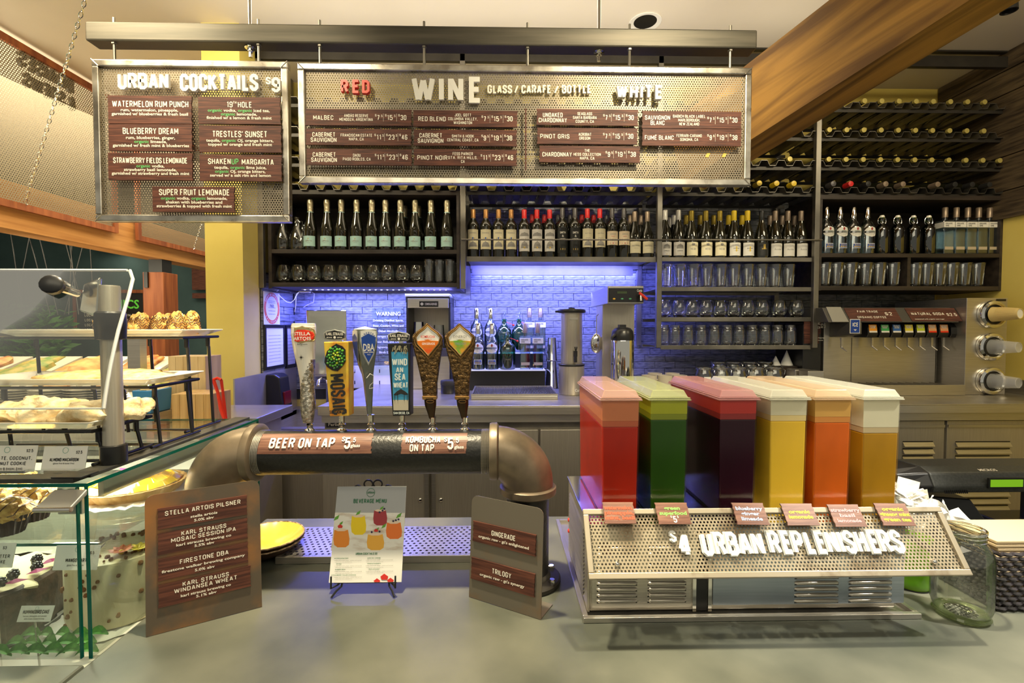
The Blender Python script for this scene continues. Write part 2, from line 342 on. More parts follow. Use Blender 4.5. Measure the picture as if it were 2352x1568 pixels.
def scan(b, poly, mp, rows=8, cols=8):
    """fill a convex outline with a small grid so that it can follow a curved surface"""
    ys = [p[1] for p in poly]; y0, y1 = min(ys), max(ys); L = []
    for j in range(rows + 1):
        y = y0 + (y1 - y0) * (j / rows * .9998 + .0001); xs = []
        for i in range(len(poly)):
            (ax, ay), (bx, by) = poly[i], poly[(i + 1) % len(poly)]
            if (ay - y) * (by - y) < 0: xs.append(ax + (bx - ax) * (y - ay) / (by - ay))
        if len(xs) < 2: xs = [poly[0][0]] * 2
        L.append((min(xs), max(xs), y))
    V = [mp(a + (c - a) * i / cols, y) for a, c, y in L for i in range(cols + 1)]; n = cols + 1
    return b.add(V, [(j * n + i, j * n + i + 1, (j + 1) * n + i + 1, (j + 1) * n + i) for j in range(rows) for i in range(cols)])
UX, UZ, NF = Vector((1, 0, 0)), Vector((0, 0, 1)), Vector((0, -1, 0))
def front(Y, O=None): return (O if O is not None else Vector((0, Y, 0)), UX, UZ, NF)
def frame(bl, br, tl):
    U = (br - bl).normalized(); V = (tl - bl); V = (V - U * V.dot(U)).normalized()
    return (bl, U, V, U.cross(V).normalized())
# ---------------------------------------------------------------- things
def tag(o, label, cat, group=None, kind=None):
    o['label'] = label; o['category'] = cat
    if group: o['group'] = group
    if kind: o['kind'] = kind
    return o
def thing(name, label, cat, loc=(0, 0, 0), rz=0, group=None):
    o = bpy.data.objects.new(name, None); COL.objects.link(o); o.empty_display_size = .02
    o.location = loc; o.rotation_euler = (0, 0, rz)
    return tag(o, label, cat, group)
def struct(o): o['kind'] = 'structure'; return o
def kids(o): return [c for c in bpy.data.objects if c.parent == o]
_kids = {}
def dup(root, loc, label=None, group=None, rz=None):
    if root.name not in _kids:
        ch = kids(root); _kids[root.name] = [(c, kids(c)) for c in ch]
    r = root.copy(); COL.objects.link(r); r.location = loc
    if rz is not None: r.rotation_euler = (0, 0, rz)
    if label: r['label'] = label
    if group: r['group'] = group
    for c, gs in _kids[root.name]:
        d = c.copy(); COL.objects.link(d); d.parent = r
        for g in gs:
            e = g.copy(); COL.objects.link(e); e.parent = d
    return r
ORD = ['leftmost', 'second from the left', 'third from the left', 'fourth from the left', 'fifth from the left', 'sixth from the left', 'seventh from the left',
       'eighth from the left', 'ninth from the left', 'tenth from the left', 'eleventh from the left', 'twelfth from the left']
def od(i, n):
    if n == 1: return 'the only one'
    if i == n - 1: return 'rightmost'
    if n > 6 and i >= n // 2 + 1: return ORD[n - 1 - i].replace('left', 'right')
    return ORD[i]
def row(proto, pts, lab, group, rz=None):
    """proto stands at the first point, copies at the others; lab(i) gives each its own label"""
    n = len(pts)
    for i, p in enumerate(pts):
        l = lab(i) if callable(lab) else lab % od(i, n)
        r = None if rz is None else rz[i]
        if i == 0:
            proto.location = p; proto['label'] = l; proto['group'] = group
            if r is not None: proto.rotation_euler = (0, 0, r)
        else: dup(proto, p, l, group, r)
# ---------------------------------------------------------------- setting
ZC = 3.28; ZB = 1.206; ZF = .91; YS = 2.95; YW = 3.40; XL = -1.45; XR = 3.10
def zz(py, px, Y): return W(px, py, Y).z
def xx(px, Y): return W(px, 749, Y).x
o = struct(B().box((-9, -3.5, -.1), (5, 8.2, 0)).build('floor', M['floor']))
o = struct(B().box((-9, -.2, ZC), (5, 8.2, ZC + .1)).build('ceiling', M['ceil']))
wb = struct(B().box((XL, YW, 0), (XR, YW + .12, ZC)).build('wall_back', M['yellow']))
wl = struct(B().box((-1.658, 2.75, 0), (XL, YW + .12, ZC)).build('wall_left', M['yellow']))
wr = struct(B().box((XR, 1.4, 0), (XR + .12, YW + .12, ZC)).build('wall_right', M['yellow']))
struct(B().box((-9, 7.6, 0), (-1.3, 7.72, ZC)).build('wall_far', M['teal']))
struct(B().box((-9.1, 2.0, 0), (-9, 7.72, ZC)).build('wall_side', M['teal']))
# tiles on the back wall and on the return beside the pillar
random.seed(3)
TW, TH = .1440, .0478
B().box((XL + .001, YW - .004, 1.10), (XR - .01, YW - .0005, 1.985)).build('grout_bed', M['grout'], wb)
B().box((XL, 2.93, 1.05), (XL + .003, YW - .001, 1.94)).build('grout_bed', M['grout'], wl)
def tile_me(dx, dz, k):
    b = B(); t = .008 + .0012 * k; j = .0012
    b.box((0, -t, 0), (dx - .003, 0, dz - .003)); return b
base = []
for k in range(4):
    o = tile_me(TW, TH, k).build('tile', M['tile'], wb, bevel=0); base.append(o)
n = 0; rest = B(); first = True; cells = []
for r in range(17):
    z = 1.985 - (r + 1) * TH; off = [0, .5, .02, .52, .25, .75][r % 6] * TW
    x = XL + .012 - off
    while x < XR - .02:
        cells.append((r, x, z)); x += TW
cells.sort(key=lambda c: c[1])
use = {0: 0}
for (r, x, z) in cells:
    a = max(x, XL + .012); bx = min(x + TW - .003, XR - .02)
    if bx - a < .02: continue
    if a > x or bx < x + TW - .003 or n >= 296:
        rest.box((a, YW - .012, z), (bx, YW - .004, z + TH - .003)); continue
    k = random.randrange(4)
    if n < 4: o = base[n]
    else: o = base[k].copy(); COL.objects.link(o)
    o.location = (x, YW - .004, z); n += 1
for r in range(11):
    x = xx(1062, YW) - (r % 2) * TW / 2
    while x < xx(1880, YW):
        rest.box((x, YW - .012, 1.986 + r * TH), (x + TW - .003, YW - .004, 1.986 + (r + 1) * TH - .003)); x += TW
B().box((xx(1062, YW) - .08, YW - .0045, 1.986), (xx(1880, YW) + .1, YW - .0005, 1.986 + 11 * TH)).build('grout_bed', M['grout'], wb)
rest.build('tile_rest', M['tile'], wb, kind='stuff')
tl = None
for r in range(18):
    z = 1.93 - (r + 1) * TH; y = 2.935 - (r % 2) * .06
    while y < YW - .03:
        a, c = max(y, 2.935), min(y + TW - .003, YW - .014)
        if c - a > .02:
            o = B().box((XL + .003, a, z), (XL + .011 + random.random() * .003, c, z + TH - .003)).build('tile', M['tile'], wl)
        y += TW
# reclaimed planks on the right wall above z 2.27
z = 2.27; i = 0
for h in (.17, .21, .15, .23, .14, .12):
    if z >= ZC - .02: break
    for (a, c) in ((1.41, 2.1 + .2 * (i % 2)), (2.105 + .2 * (i % 2), YW - .01)):
        B().box((XR - .022 - .004 * (i % 3), a, z), (XR, c, min(z + h - .006, ZC - .002))).build('plank', M['plank'], wr)
    z += h; i += 1
# ---------------------------------------------------------------- ceiling downlights
for px, py, nm in ((1482, 50, 'downlight behind the steel tube at the middle of the ceiling'),):
    p = ZP(px, py, ZC)
    t = thing('downlight', 'white rimmed recessed ' + nm, 'light', (p.x, p.y, ZC))
    B().lathe([(.062, -.001), (.085, -.006), (.088, -.004), (.088, .0)], seg=32).build('trim_ring', M['white'], t, smooth=True)
    B().lathe([(.0, -.0008), (.062, -.0012)], seg=32).build('baffle', M['black'], t)
p = ZP(2318, 12, ZC - .06)
t = thing('ceiling_spotlight', 'small black ceiling spotlight beyond the timber beam', 'light', (p.x, p.y, ZC))
B().lathe([(0, 0), (.03, 0), (.035, -.09), (.028, -.09), (.026, -.07), (0, -.07)], seg=20).build('housing', M['black'], t, smooth=True)
# ---------------------------------------------------------------- timber beam at the right (pitched, runs towards the room)
d = (CR @ Vector(((475 - 1176) / F, (784 - 1118) / F, -1))).normalized()
def beam(name, label, A, C, E, Y0, s0, s1, thick, mat):
    """A top edge, C lower edge of the side face at depth Y0; E lower edge of the underside"""
    a = W(*A, Y0); c = W(*C, Y0)
    up = Vector((0, 0, 1)); up = (up - d * up.dot(d)).normalized(); c = a - up * (a - c).length * .93
    side = d.cross(up).normalized(); side = side if side.x > 0 else -side
    P = []
    for s in (s0, s1):
        P.append([a - d * s, c - d * s, c - d * s + side * thick, a - d * s + side * thick])
    b = B().hexa([P[0][1], P[0][2], P[1][2], P[1][1], P[0][0], P[0][3], P[1][3], P[1][0]])
    b.f = [f[::-1] for f in b.f]
    o = b.build(name, mat); tag(o, label, 'beam'); return o
bm = beam('timber_beam', 'thick golden timber beam sloping up from behind the wine menu to the ceiling', (1722, 143), (1732, 330), None, 2.35, -.5, 1.9, .20, M['beam'])
# grain follows the beam: rotate texture space through a mapping on object coordinates
nn, ll = nt(M['beam']); mp = nn['Mapping']; q = d.to_track_quat('X', 'Z').to_euler()
mp.vector_type = 'TEXTURE'; mp.inputs['Rotation'].default_value = q; mp.inputs['Scale'].default_value = (1.6, .16, .16)
nn['Noise Texture'].inputs['Scale'].default_value = 1.7; nn['Noise Texture'].inputs['Distortion'].default_value = .9; nn['Noise Texture'].inputs['Detail'].default_value = 7
# ---------------------------------------------------------------- steel shelving
bays = [(612, 1059), (1072, 1504), (1516, 1860), (1874, 2296)]
sh = thing('shelving_frame', 'tall dark steel shelving frame with corrugated wine racks along the back wall', 'shelf', (0, YS, 0))
w0 = sh.location
for px, py in ((607, 662), (1065, 664), (1510, 798), (1866, 798), (2302, 668)):
    x = xx(px, YS); hw = .0155
    B().box((x - hw, YS - .03, zz(py, px, YS)), (x + hw, YS, ZC - .002)).build('post', M['dsteel'], sh, w0, bevel=.002)
    B().box((x - hw, YW - .055, zz(py, px, YS)), (x + hw, YW - .025, ZC - .002)).build('post', M['dsteel'], sh, w0)
B().box((xx(600, YS), YS - .03, ZC - .10), (xx(2310, YS), YS + .0, ZC - .035)).build('top_rail', M['dark'], sh, w0, bevel=.002)
B().box((xx(600, YS), YS - .03, ZC - .010), (xx(2310, YS), YS + .0, ZC - .002)).build('top_rail', M['dark'], sh, w0)
racks = {}
for (a, c) in bays:
    x0, x1 = xx(a, YS) - .004, xx(c, YS) + .004
    for ry in (441, 380, 312, 245):
        zv = zz(ry, 1500, YS); P = .1023; n = int(round((x1 - x0) / P)); P = (x1 - x0) / n; top = []
        for i in range(n):
            u = x0 + i * P; q = P
            top += [(u, zv + .031), (u + .16 * q, zv + .031), (u + .30 * q, zv), (u + .66 * q, zv), (u + .80 * q, zv + .031)]
        top.append((x1, zv + .031))
        poly = top + [(u, z - .0022) for u, z in top[::-1]]
        b = B(); m = len(top)
        for i in range(m - 1):
            (u0, z0), (u1, z1) = top[i], top[i + 1]
            b.hexa([(u0, YS - .02, z0 - .0024), (u1, YS - .02, z1 - .0024), (u1, YS + .34, z1 - .0024), (u0, YS + .34, z0 - .0024),
                    (u0, YS - .02, z0), (u1, YS - .02, z1), (u1, YS + .34, z1), (u0, YS + .34, z0)])
        b.build('corrugated_rack', M['dsteel'], sh, w0)
        B().box((x0, YS + .0, zv - .022), (x1, YS + .004, zv - .0026)).box((x0, YS + .3, zv - .022), (x1, YS + .304, zv - .0026)).build('rack_rail', M['dark'], sh, w0)
        racks[(a, ry)] = (x0, P, n, zv)
def steel_shelf(pa, pc, py, tk=.024):
    z = zz(py, (pa + pc) / 2, YS)
    b = B().box((xx(pa, YS), YS - .012, z - tk), (xx(pc, YS), YS - .004, z + .001))
    b.box((xx(pa, YS), YS - .004, z - .006), (xx(pc, YS), YW - .07, z - .002)); b.box((xx(pa, YS), YW - .078, z - tk), (xx(pc, YS), YW - .07, z - .002))
    b.build('shelf', M['dsteel'], sh, w0, bevel=.001); return z - .002
Z2 = steel_shelf(1072, 1504, 590.5, .030)
Z3 = [steel_shelf(1516, 1860, y) for y in (592, 660, 729, 793)]
# side returns at the left of the third bay (glasses seen through)
b = B()
x = xx(1508, YS)
pts = [(xx(1062, YS), 2.915, zz(550, 1062, 2.915)), (xx(1876, YS), 2.915, zz(551, 1876, 2.915))]
b = B(); P0, P1 = Vector(pts[0]), Vector(pts[1]); n = 150
for i in range(n):
    a, c = P0.lerp(P1, i / n), P0.lerp(P1, (i + .6) / n)
    b.tube([a, c], .0052, 6)
b.tube([P0, P1], .0042, 8)
b.build('rebar_rail', M['dsteel'], sh, w0)
# valance with LED strip at the back of the alcove
za, zb_ = zz(617, 1290, 3.31), zz(632, 1290, 3.31)
B().box((xx(1085, 3.31), 3.30, zb_), (xx(1452, 3.31), 3.33, za)).build('valance', M['dsteel'], sh, w0)
# ---------------------------------------------------------------- wooden boxes
def cabinet(name, label, pL, pR, yT, yS, yB, yBB, div=None):
    x0, x1 = xx(pL, YS), xx(pR, YS); pc = (pL + pR) / 2
    t = thing(name, label, 'cabinet', ((x0 + x1) / 2, YS + .15, zz(yBB, pc, YS))); w = t.location
    zt, zs, zb, zbb = (zz(y, pc, YS) for y in (yT, yS, yB, yBB)); y0, y1 = YS - .004, 3.30; k = .020
    B().box((x0, y0, zt - .026), (x1, y1, zt)).build('top_panel', M['cab'], t, w, bevel=.001)
    for a, c in ((x0, x0 + k), (x1 - k, x1)):
        B().box((a, y0 + .001, zbb + .001), (c, y1, zt - .0265)).build('side_panel', M['cab'], t, w, bevel=.001)
    B().box((x0 + k, y0 + .002, zs - .024), (x1 - k, y1 - .01, zs)).build('shelf', M['cab'], t, w, bevel=.001)
    B().box((x0 + k, y0 + .002, zb - .026), (x1 - k, y1 - .01, zb)).build('bottom_panel', M['cab'], t, w, bevel=.001)
    B().box((x0, y1, zbb), (x1, y1 + .01, zt)).build('back_panel', M['cab'], t, w)
    if div: B().box((xx(div, YS) - .01, y0 + .003, zb), (xx(div, YS) + .01, y1 - .01, zs - .024)).build('divider', M['cab'], t, w)
    return t, zs, zb
cabL, ZL1, ZL0 = cabinet('bar_cabinet', 'dark stained open cabinet with sparkling wine over stemless glasses', 619, 1057, 437, 573, 649, 663)
cabR, ZR1, ZR0 = cabinet('bar_cabinet', 'dark stained open cabinet with clear and green spirit bottles beside the yellow wall', 1876, 2297, 449, 582, 657, 668, 2084)
xa, xb = xx(690, 3.2), xx(1025, 3.2)
def led(name, label, a, c, y, z, col=(.35, .38, 1)):
    t = thing(name, label, 'light strip', ((a + c) / 2, y, z)); w = t.location
    B().box((a, y - .006, z), (c, y + .006, z + .003)).build('backing', M['white'], t, w)
    n = int((c - a) / .035)
    b = B()
    for i in range(n):
        u = a + (i + .5) * (c - a) / n; b.box((u - .004, y - .004, z - .002), (u + .004, y + .004, z - .0002))
    b.build('diode_row', glow('led_blue', col, 9), t, w, kind='stuff')
zc = zz(663, 840, YS)
led('led_strip', 'blue led strip under the sparkling wine cabinet', xx(690, YS), xx(1030, YS), YS + .03, zc - .0035)
led('led_strip', 'blue led strip above the tiled alcove beneath the red wine shelf', xx(1090, 3.31), xx(1448, 3.31), 3.345, zb_ + .012)
# ---------------------------------------------------------------- back counter
bc = thing('back_counter', 'long brushed stainless back bar counter below the wine shelves', 'counter', (1, 2.9, 0)); w = bc.location
X0 = xx(727, 2.45)
B().box((X0, 2.45, ZB - .006), (XR - .002, YW - .014, ZB)).box((X0, 2.45, ZB - .048), (XR - .002, 2.47, ZB - .006)).build('worktop', M['steel'], bc, w, bevel=.002)
B().box((X0 + .01, 2.475, ZB - .090), (XR - .002, 2.50, ZB - .048)).build('apron', M['steel'], bc, w)
B().box((X0 + .01, 2.52, .12), (XR - .002, 3.36, ZB - .008)).build('carcass', M['steelv'], bc, w)
B().box((X0 + .012, 2.515, ZB - .128), (xx(1700, 2.5), 2.52, ZB - .094)).build('vent_grille', M['dsteel'], bc, w)
zd = zz(987, 1000, 2.5)
for i, (a, c) in enumerate(((738, 984), (990, 1236), (1241, 1487), (1492, 1738), (1743, 1989))):
    x0, x1 = xx(a, 2.5), xx(c, 2.5)
    dr = B().box((x0, 2.492, .2), (x1, 2.518, zd)).build('fridge_door', M['steelv'], bc, w, bevel=.002)
    hx = x1 - .012 if i % 2 == 0 else x0 + .012
    B().box((hx - .010, 2.480, .22), (hx + .010, 2.492, zd - .01)).build('handle_strip', M['steel'], dr, w)
    lx = hx + (-.035 if i % 2 == 0 else .035); lz = zz(1148, 988, 2.49)
    B().lathe([(0, 0), (.009, 0), (.010, .004), (.006, .007), (0, .007)], (lx, 2.492, lz), 14, rot=Matrix.Rotation(math.pi / 2, 3, 'X')).build('lock', M['chrome'], dr, w, smooth=True)
zl = zz(966, 2150, 2.5)
for (a, c, la, lc) in ((1996, 2176, 2080, 2150), (2182, 2420, 2202, 2328)):
    x0, x1 = xx(a, 2.5), xx(c, 2.5)
    dr = B().box((x0, 2.50, .2), (x1, 2.519, zl)).build('louvred_door', M['steelv'], bc, w, bevel=.002)
    B().box((x0 + .002, 2.494, zz(981, 2150, 2.5)), (x1 - .002, 2.4995, zz(975, 2150, 2.5))).build('pull_lip', M['steel'], dr, w)
    for j in range(10):
        py = 1012 + 16.3 * j + (a > 2100) * 1; z0 = zz(py, 2200, 2.5)
        b = B(); u0, u1 = xx(la, 2.5), xx(lc, 2.5)
        b.box((u0, 2.4985, z0 - .018), (u1, 2.4995, z0)).build('louvre_slot', M['black'], dr, w)
        b = B().hexa([(u0, 2.484, z0 - .0265), (u1, 2.484, z0 - .0265), (u1, 2.4985, z0 - .0265), (u0, 2.4985, z0 - .0265), (u0, 2.486, z0 - .024), (u1, 2.486, z0 - .024), (u1, 2.4985, z0 - .006), (u0, 2.4985, z0 - .006)])
        b.build('louvre', M['steel'], dr, w)
x0 = W(770, 974, 2.51)
b = B().box((x0.x - .045, 2.508, x0.z - .0155), (x0.x + .045, 2.514, x0.z + .0155)).build('badge', M['black'], bc, w)
B().text('Perlick', front(2.508), x0.x, x0.z, .016, .07, .0006, style='b').build('badge_lettering', M['cream'], b, w)
# sink bay between the counter and the left wall
sk = thing('hand_sink', 'stainless hand sink bay beside the pillar under the soap dispenser', 'sink', (-1.2, 2.9, 0)); w = sk.location
zs = 1.055; xa, xb = XL + .016, X0 - .004
B().box((xa, 2.62, zs - .03), (xa + .06, 3.37, zs)).box((xb - .04, 2.62, zs - .03), (xb, 3.37, zs)).box((xa + .06, 2.62, zs - .03), (xb - .04, 2.68, zs)).box((xa + .06, 3.25, zs - .03), (xb - .04, 3.37, zs)).build('rim', M['steel'], sk, w)
B().box((xa + .06, 2.68, zs - .2), (xb - .04, 3.25, zs - .19)).box((xa + .055, 2.68, zs - .2), (xa + .06, 3.25, zs - .001)).box((xb - .04, 2.68, zs - .2), (xb - .035, 3.25, zs - .001)).box((xa + .06, 3.245, zs - .2), (xb - .04, 3.25, zs - .001)).build('basin', M['steel'], sk, w)
B().box((xa, 2.62, .1), (xb, 2.64, zs - .03)).build('cabinet_front', M['steelv'], sk, w)
B().box((xa, 2.60, zs + .0), (xa + .008, 3.376, zz(865, 563, 2.71) + .0)).build('side_splash', M['steelv'], sk, w)
B().tube([(-1.19, 3.31, zs), (-1.19, 3.31, zs + .16), (-1.19, 3.29, zs + .2), (-1.19, 3.22, zs + .215), (-1.19, 3.15, zs + .2), (-1.19, 3.14, zs + .17)], .011, 10).build('faucet', M['chrome'], sk, w, smooth=True)
# ---------------------------------------------------------------- bottles and glasses
BORD = [(0,.006),(.034,0),(.037,.003),(.0378,.010),(.0378,.190),(.0365,.203),(.030,.218),(.020,.232),(.0150,.245),(.0142,.258),(.0142,.296),(0,.296)]
BURG = [(0,.006),(.036,0),(.0395,.003),(.0402,.010),(.0402,.125),(.0385,.145),(.033,.172),(.025,.198),(.0180,.222),(.0148,.240),(.0142,.255),(.0142,.296),(0,.296)]
PROS = [(0,.006),(.036,0),(.0395,.003),(.0405,.010),(.0400,.110),(.0375,.140),(.031,.172),(.023,.205),(.0172,.235),(.0158,.255),(.0150,.300),(0,.300)]
_k = [0]
def wrap(r):
    return lambda u, v: Vector((r * math.cos(-math.pi / 2 + u / r), r * math.sin(-math.pi / 2 + u / r), v))
def bottle(name, prof, body, cap=None, lab=None, texts=(), extra=None, seg=24, simple=False):
    t = thing(name, 'x', 'bottle')
    r0 = max(p[0] for p in prof)
    B().lathe(prof, seg=seg).build('glass', body, t, smooth=True, ang=60)
    if cap:
        m, z0, z1, rr, bulge = cap
        pr = [(rr, z0), (rr + .0006, z0 + .002), (rr, (z0 + z1) / 2), (rr + bulge, z1 - .014), (rr + bulge, z1 - .003), (rr - .002, z1), (0, z1)]
        B().lathe(pr, seg=16).build('capsule', m, t, smooth=True)
    if lab:
        m, z0, z1, ha = lab
        lo = B().lathe([(r0 + .0005, z0), (r0 + .0005, z1)], seg=14, a0=-math.pi / 2 - ha, a1=-math.pi / 2 + ha).build('label', m, t, smooth=True)
        by = {}
        for (s, z, h, w, mm, st) in texts: by.setdefault(mm.name, (mm, []))[1].append((s, z, h, w, st))
        for mm, L in by.values():
            b = B()
            for s, z, h, w, st in L:
                if s == '#': b.add([wrap(r0 + .0009)(a, z + c) for a, c in ((-w / 2, -h / 2), (0, -h / 2), (w / 2, -h / 2), (w / 2, h / 2), (0, h / 2), (-w / 2, h / 2))], [(0, 1, 2, 3, 4, 5)])
                elif s == '^': scan(b, [(w / 2 * math.cos(k * math.pi / 8), z + h * math.sin(k * math.pi / 8)) for k in range(9)], wrap(r0 + .0009), 4, 6)
                elif s == 'o': b.add([wrap(r0 + .0011)(w / 2 * math.cos(k * math.pi / 5), z + h / 2 * math.sin(k * math.pi / 5)) for k in range(10)], [tuple(range(10))])
                else: b.text(s, None, 0, z, h, w, style=st, mp=wrap(r0 + .0012))
            b.build('label_print', mm, lo)
    return t
def at(px, py, Y, z=None):
    p = W(px, py, Y); return (p.x, Y, p.z if z is None else z)
ink = M['ink']; mint = pbr('mint_label', (.42, .66, .62), .5); creamL = pbr('cream_label', (.80, .74, .52), .55); greyL = pbr('pale_grey_label', (.74, .72, .68), .55)
grey_ink = pbr('grey_ink', (.33, .32, .30), .6); pink = pbr('blush_label', (.82, .70, .50), .55); wht = pbr('white_label', (.80, .79, .74), .5)
redc = pbr('red_capsule', (.62, .02, .02), .3, Coat_Weight=.4); tanc = pbr('copper_capsule', (.42, .21, .07), .35, .5); greyc = pbr('grey_capsule', (.10, .095, .10), .35, .4)
taupe = pbr('taupe_capsule', (.30, .23, .17), .35, .5); blackc = pbr('black_capsule', (.02, .02, .02), .3); whitec = pbr('white_capsule', (.75, .73, .68), .3, .3)
goldc = pbr('olive_gold_capsule', (.36, .26, .03), .35, .4); yelc = pbr('yellow_capsule', (.85, .60, .02), .35); blueL = pbr('blue_label', (.03, .10, .42), .5); gold2 = pbr('gold_print', (.60, .42, .10), .4, .4)
# sparkling wine
zs = ZL1
p = bottle('sparkling_wine_bottle', PROS, M['bglass'], None, (mint, .022, .084, 1.0), [('LaMarca', .055, .009, .042, grey_ink, 'r'), ('PROSECCO', .043, .003, .025, grey_ink, 'G'), ('o', .067, .005, .008, gold2, 'r')])
B().lathe([(.0182, .212), (.0172, .235), (.0172, .262), (.0182, .275), (.0190, .282), (.0180, .300), (.0150, .309), (0, .311)], seg=18).build('foil', M['foil'], p, smooth=True)
B().lathe([(.0186, .212), (.0180, .234)], seg=18).build('neck_band', mint, p, smooth=True)
xs10 = [714, 752, 785, 820, 855, 886, 920, 954, 990, 1027]
row(p, [at(x, 570, 3.0, zs) for x in xs10], lambda i: 'mint labelled sparkling wine bottle, ' + od(i, 10) + ' in the front row', 'sparkling wine bottles')
for i, x in enumerate((930, 962, 994)):
    dup(p, at(x, 570, 3.14, zs), 'sparkling wine bottle half hidden behind the %s front bottle' % ['seventh', 'eighth', 'ninth'][i], 'sparkling wine bottles')
def vessel(name, cat, prof, mat, seg=24, part='glass', th=.0022):
    t = thing(name, 'x', cat)
    B().lathe(prof, seg=seg).build(part, mat, t, smooth=True, ang=55)
    return t
def rimmed(t, r, z, rb=None, mat=None):
    pts = [(r * math.cos(2 * math.pi * k / 24), r * math.sin(2 * math.pi * k / 24), z) for k in range(24)]
    B().tube(pts, .0011, 5, closed=True).build('rim', mat or M['glass'], t, smooth=True)
car = vessel('carafe', 'carafe', [(0, .004), (.046, 0), (.050, .006), (.050, .06), (.044, .09), (.026, .135), (.0165, .160), (.0165, .188), (.024, .200)], M['cglass'])
B().lathe([(0, .001), (.047, .001), (.048, .012), (0, .010)], seg=24).build('thick_base', M['glass'], car, smooth=True)
row(car, [at(650, 570, 3.01, zs), at(684, 570, 3.0, zs), at(697, 570, 3.12, zs)], lambda i: ['clear glass carafe at the left end of the cabinet shelf', 'clear glass carafe beside the leftmost sparkling wine bottle', 'clear glass carafe standing behind the other two carafes'][i], 'carafes')
stem = thing('stemless_glass', 'x', 'glass')
B().lathe([(0, .010), (.022, .008), (.034, .018), (.0435, .040), (.0445, .055), (.042, .075), (.034, .108)], seg=24).build('bowl', M['cglass'], stem, smooth=True)
B().lathe([(0, .0), (.024, 0), (.034, .008), (.038, .018), (.030, .014), (0, .008)], seg=24).build('base', M['glass'], stem, smooth=True)
rimmed(stem, .034, .108)
xsL = [652, 686, 721, 757, 790, 824, 858, 890, 924, 957]
row(stem, [at(x, 649, 3.0, ZL0) for x in xsL], lambda i: 'stemless wine glass below the sparkling wine, ' + od(i, 10), 'stemless glasses in the left cabinet')
hi = thing('highball_glass', 'x', 'glass')
B().lathe([(0, .008), (.026, .008), (.029, .02), (.030, .145)], seg=20).build('wall', M['tglass'], hi, smooth=True)
B().lathe([(0, 0), (.026, 0), (.029, .004), (.029, .016), (0, .012)], seg=20).build('base', M['glass'], hi, smooth=True)
rimmed(hi, .030, .145)
row(hi, [at(985, 649, 3.0, ZL0), at(1009, 649, 3.01, ZL0), at(1033, 649, 3.0, ZL0), at(1040, 649, 3.10, ZL0)], lambda i: ['highball glass next to the stemless glasses', 'highball glass in the middle of the highballs', 'highball glass at the right end of the cabinet bottom', 'highball glass in the back corner of the cabinet bottom'][i], 'highball glasses')
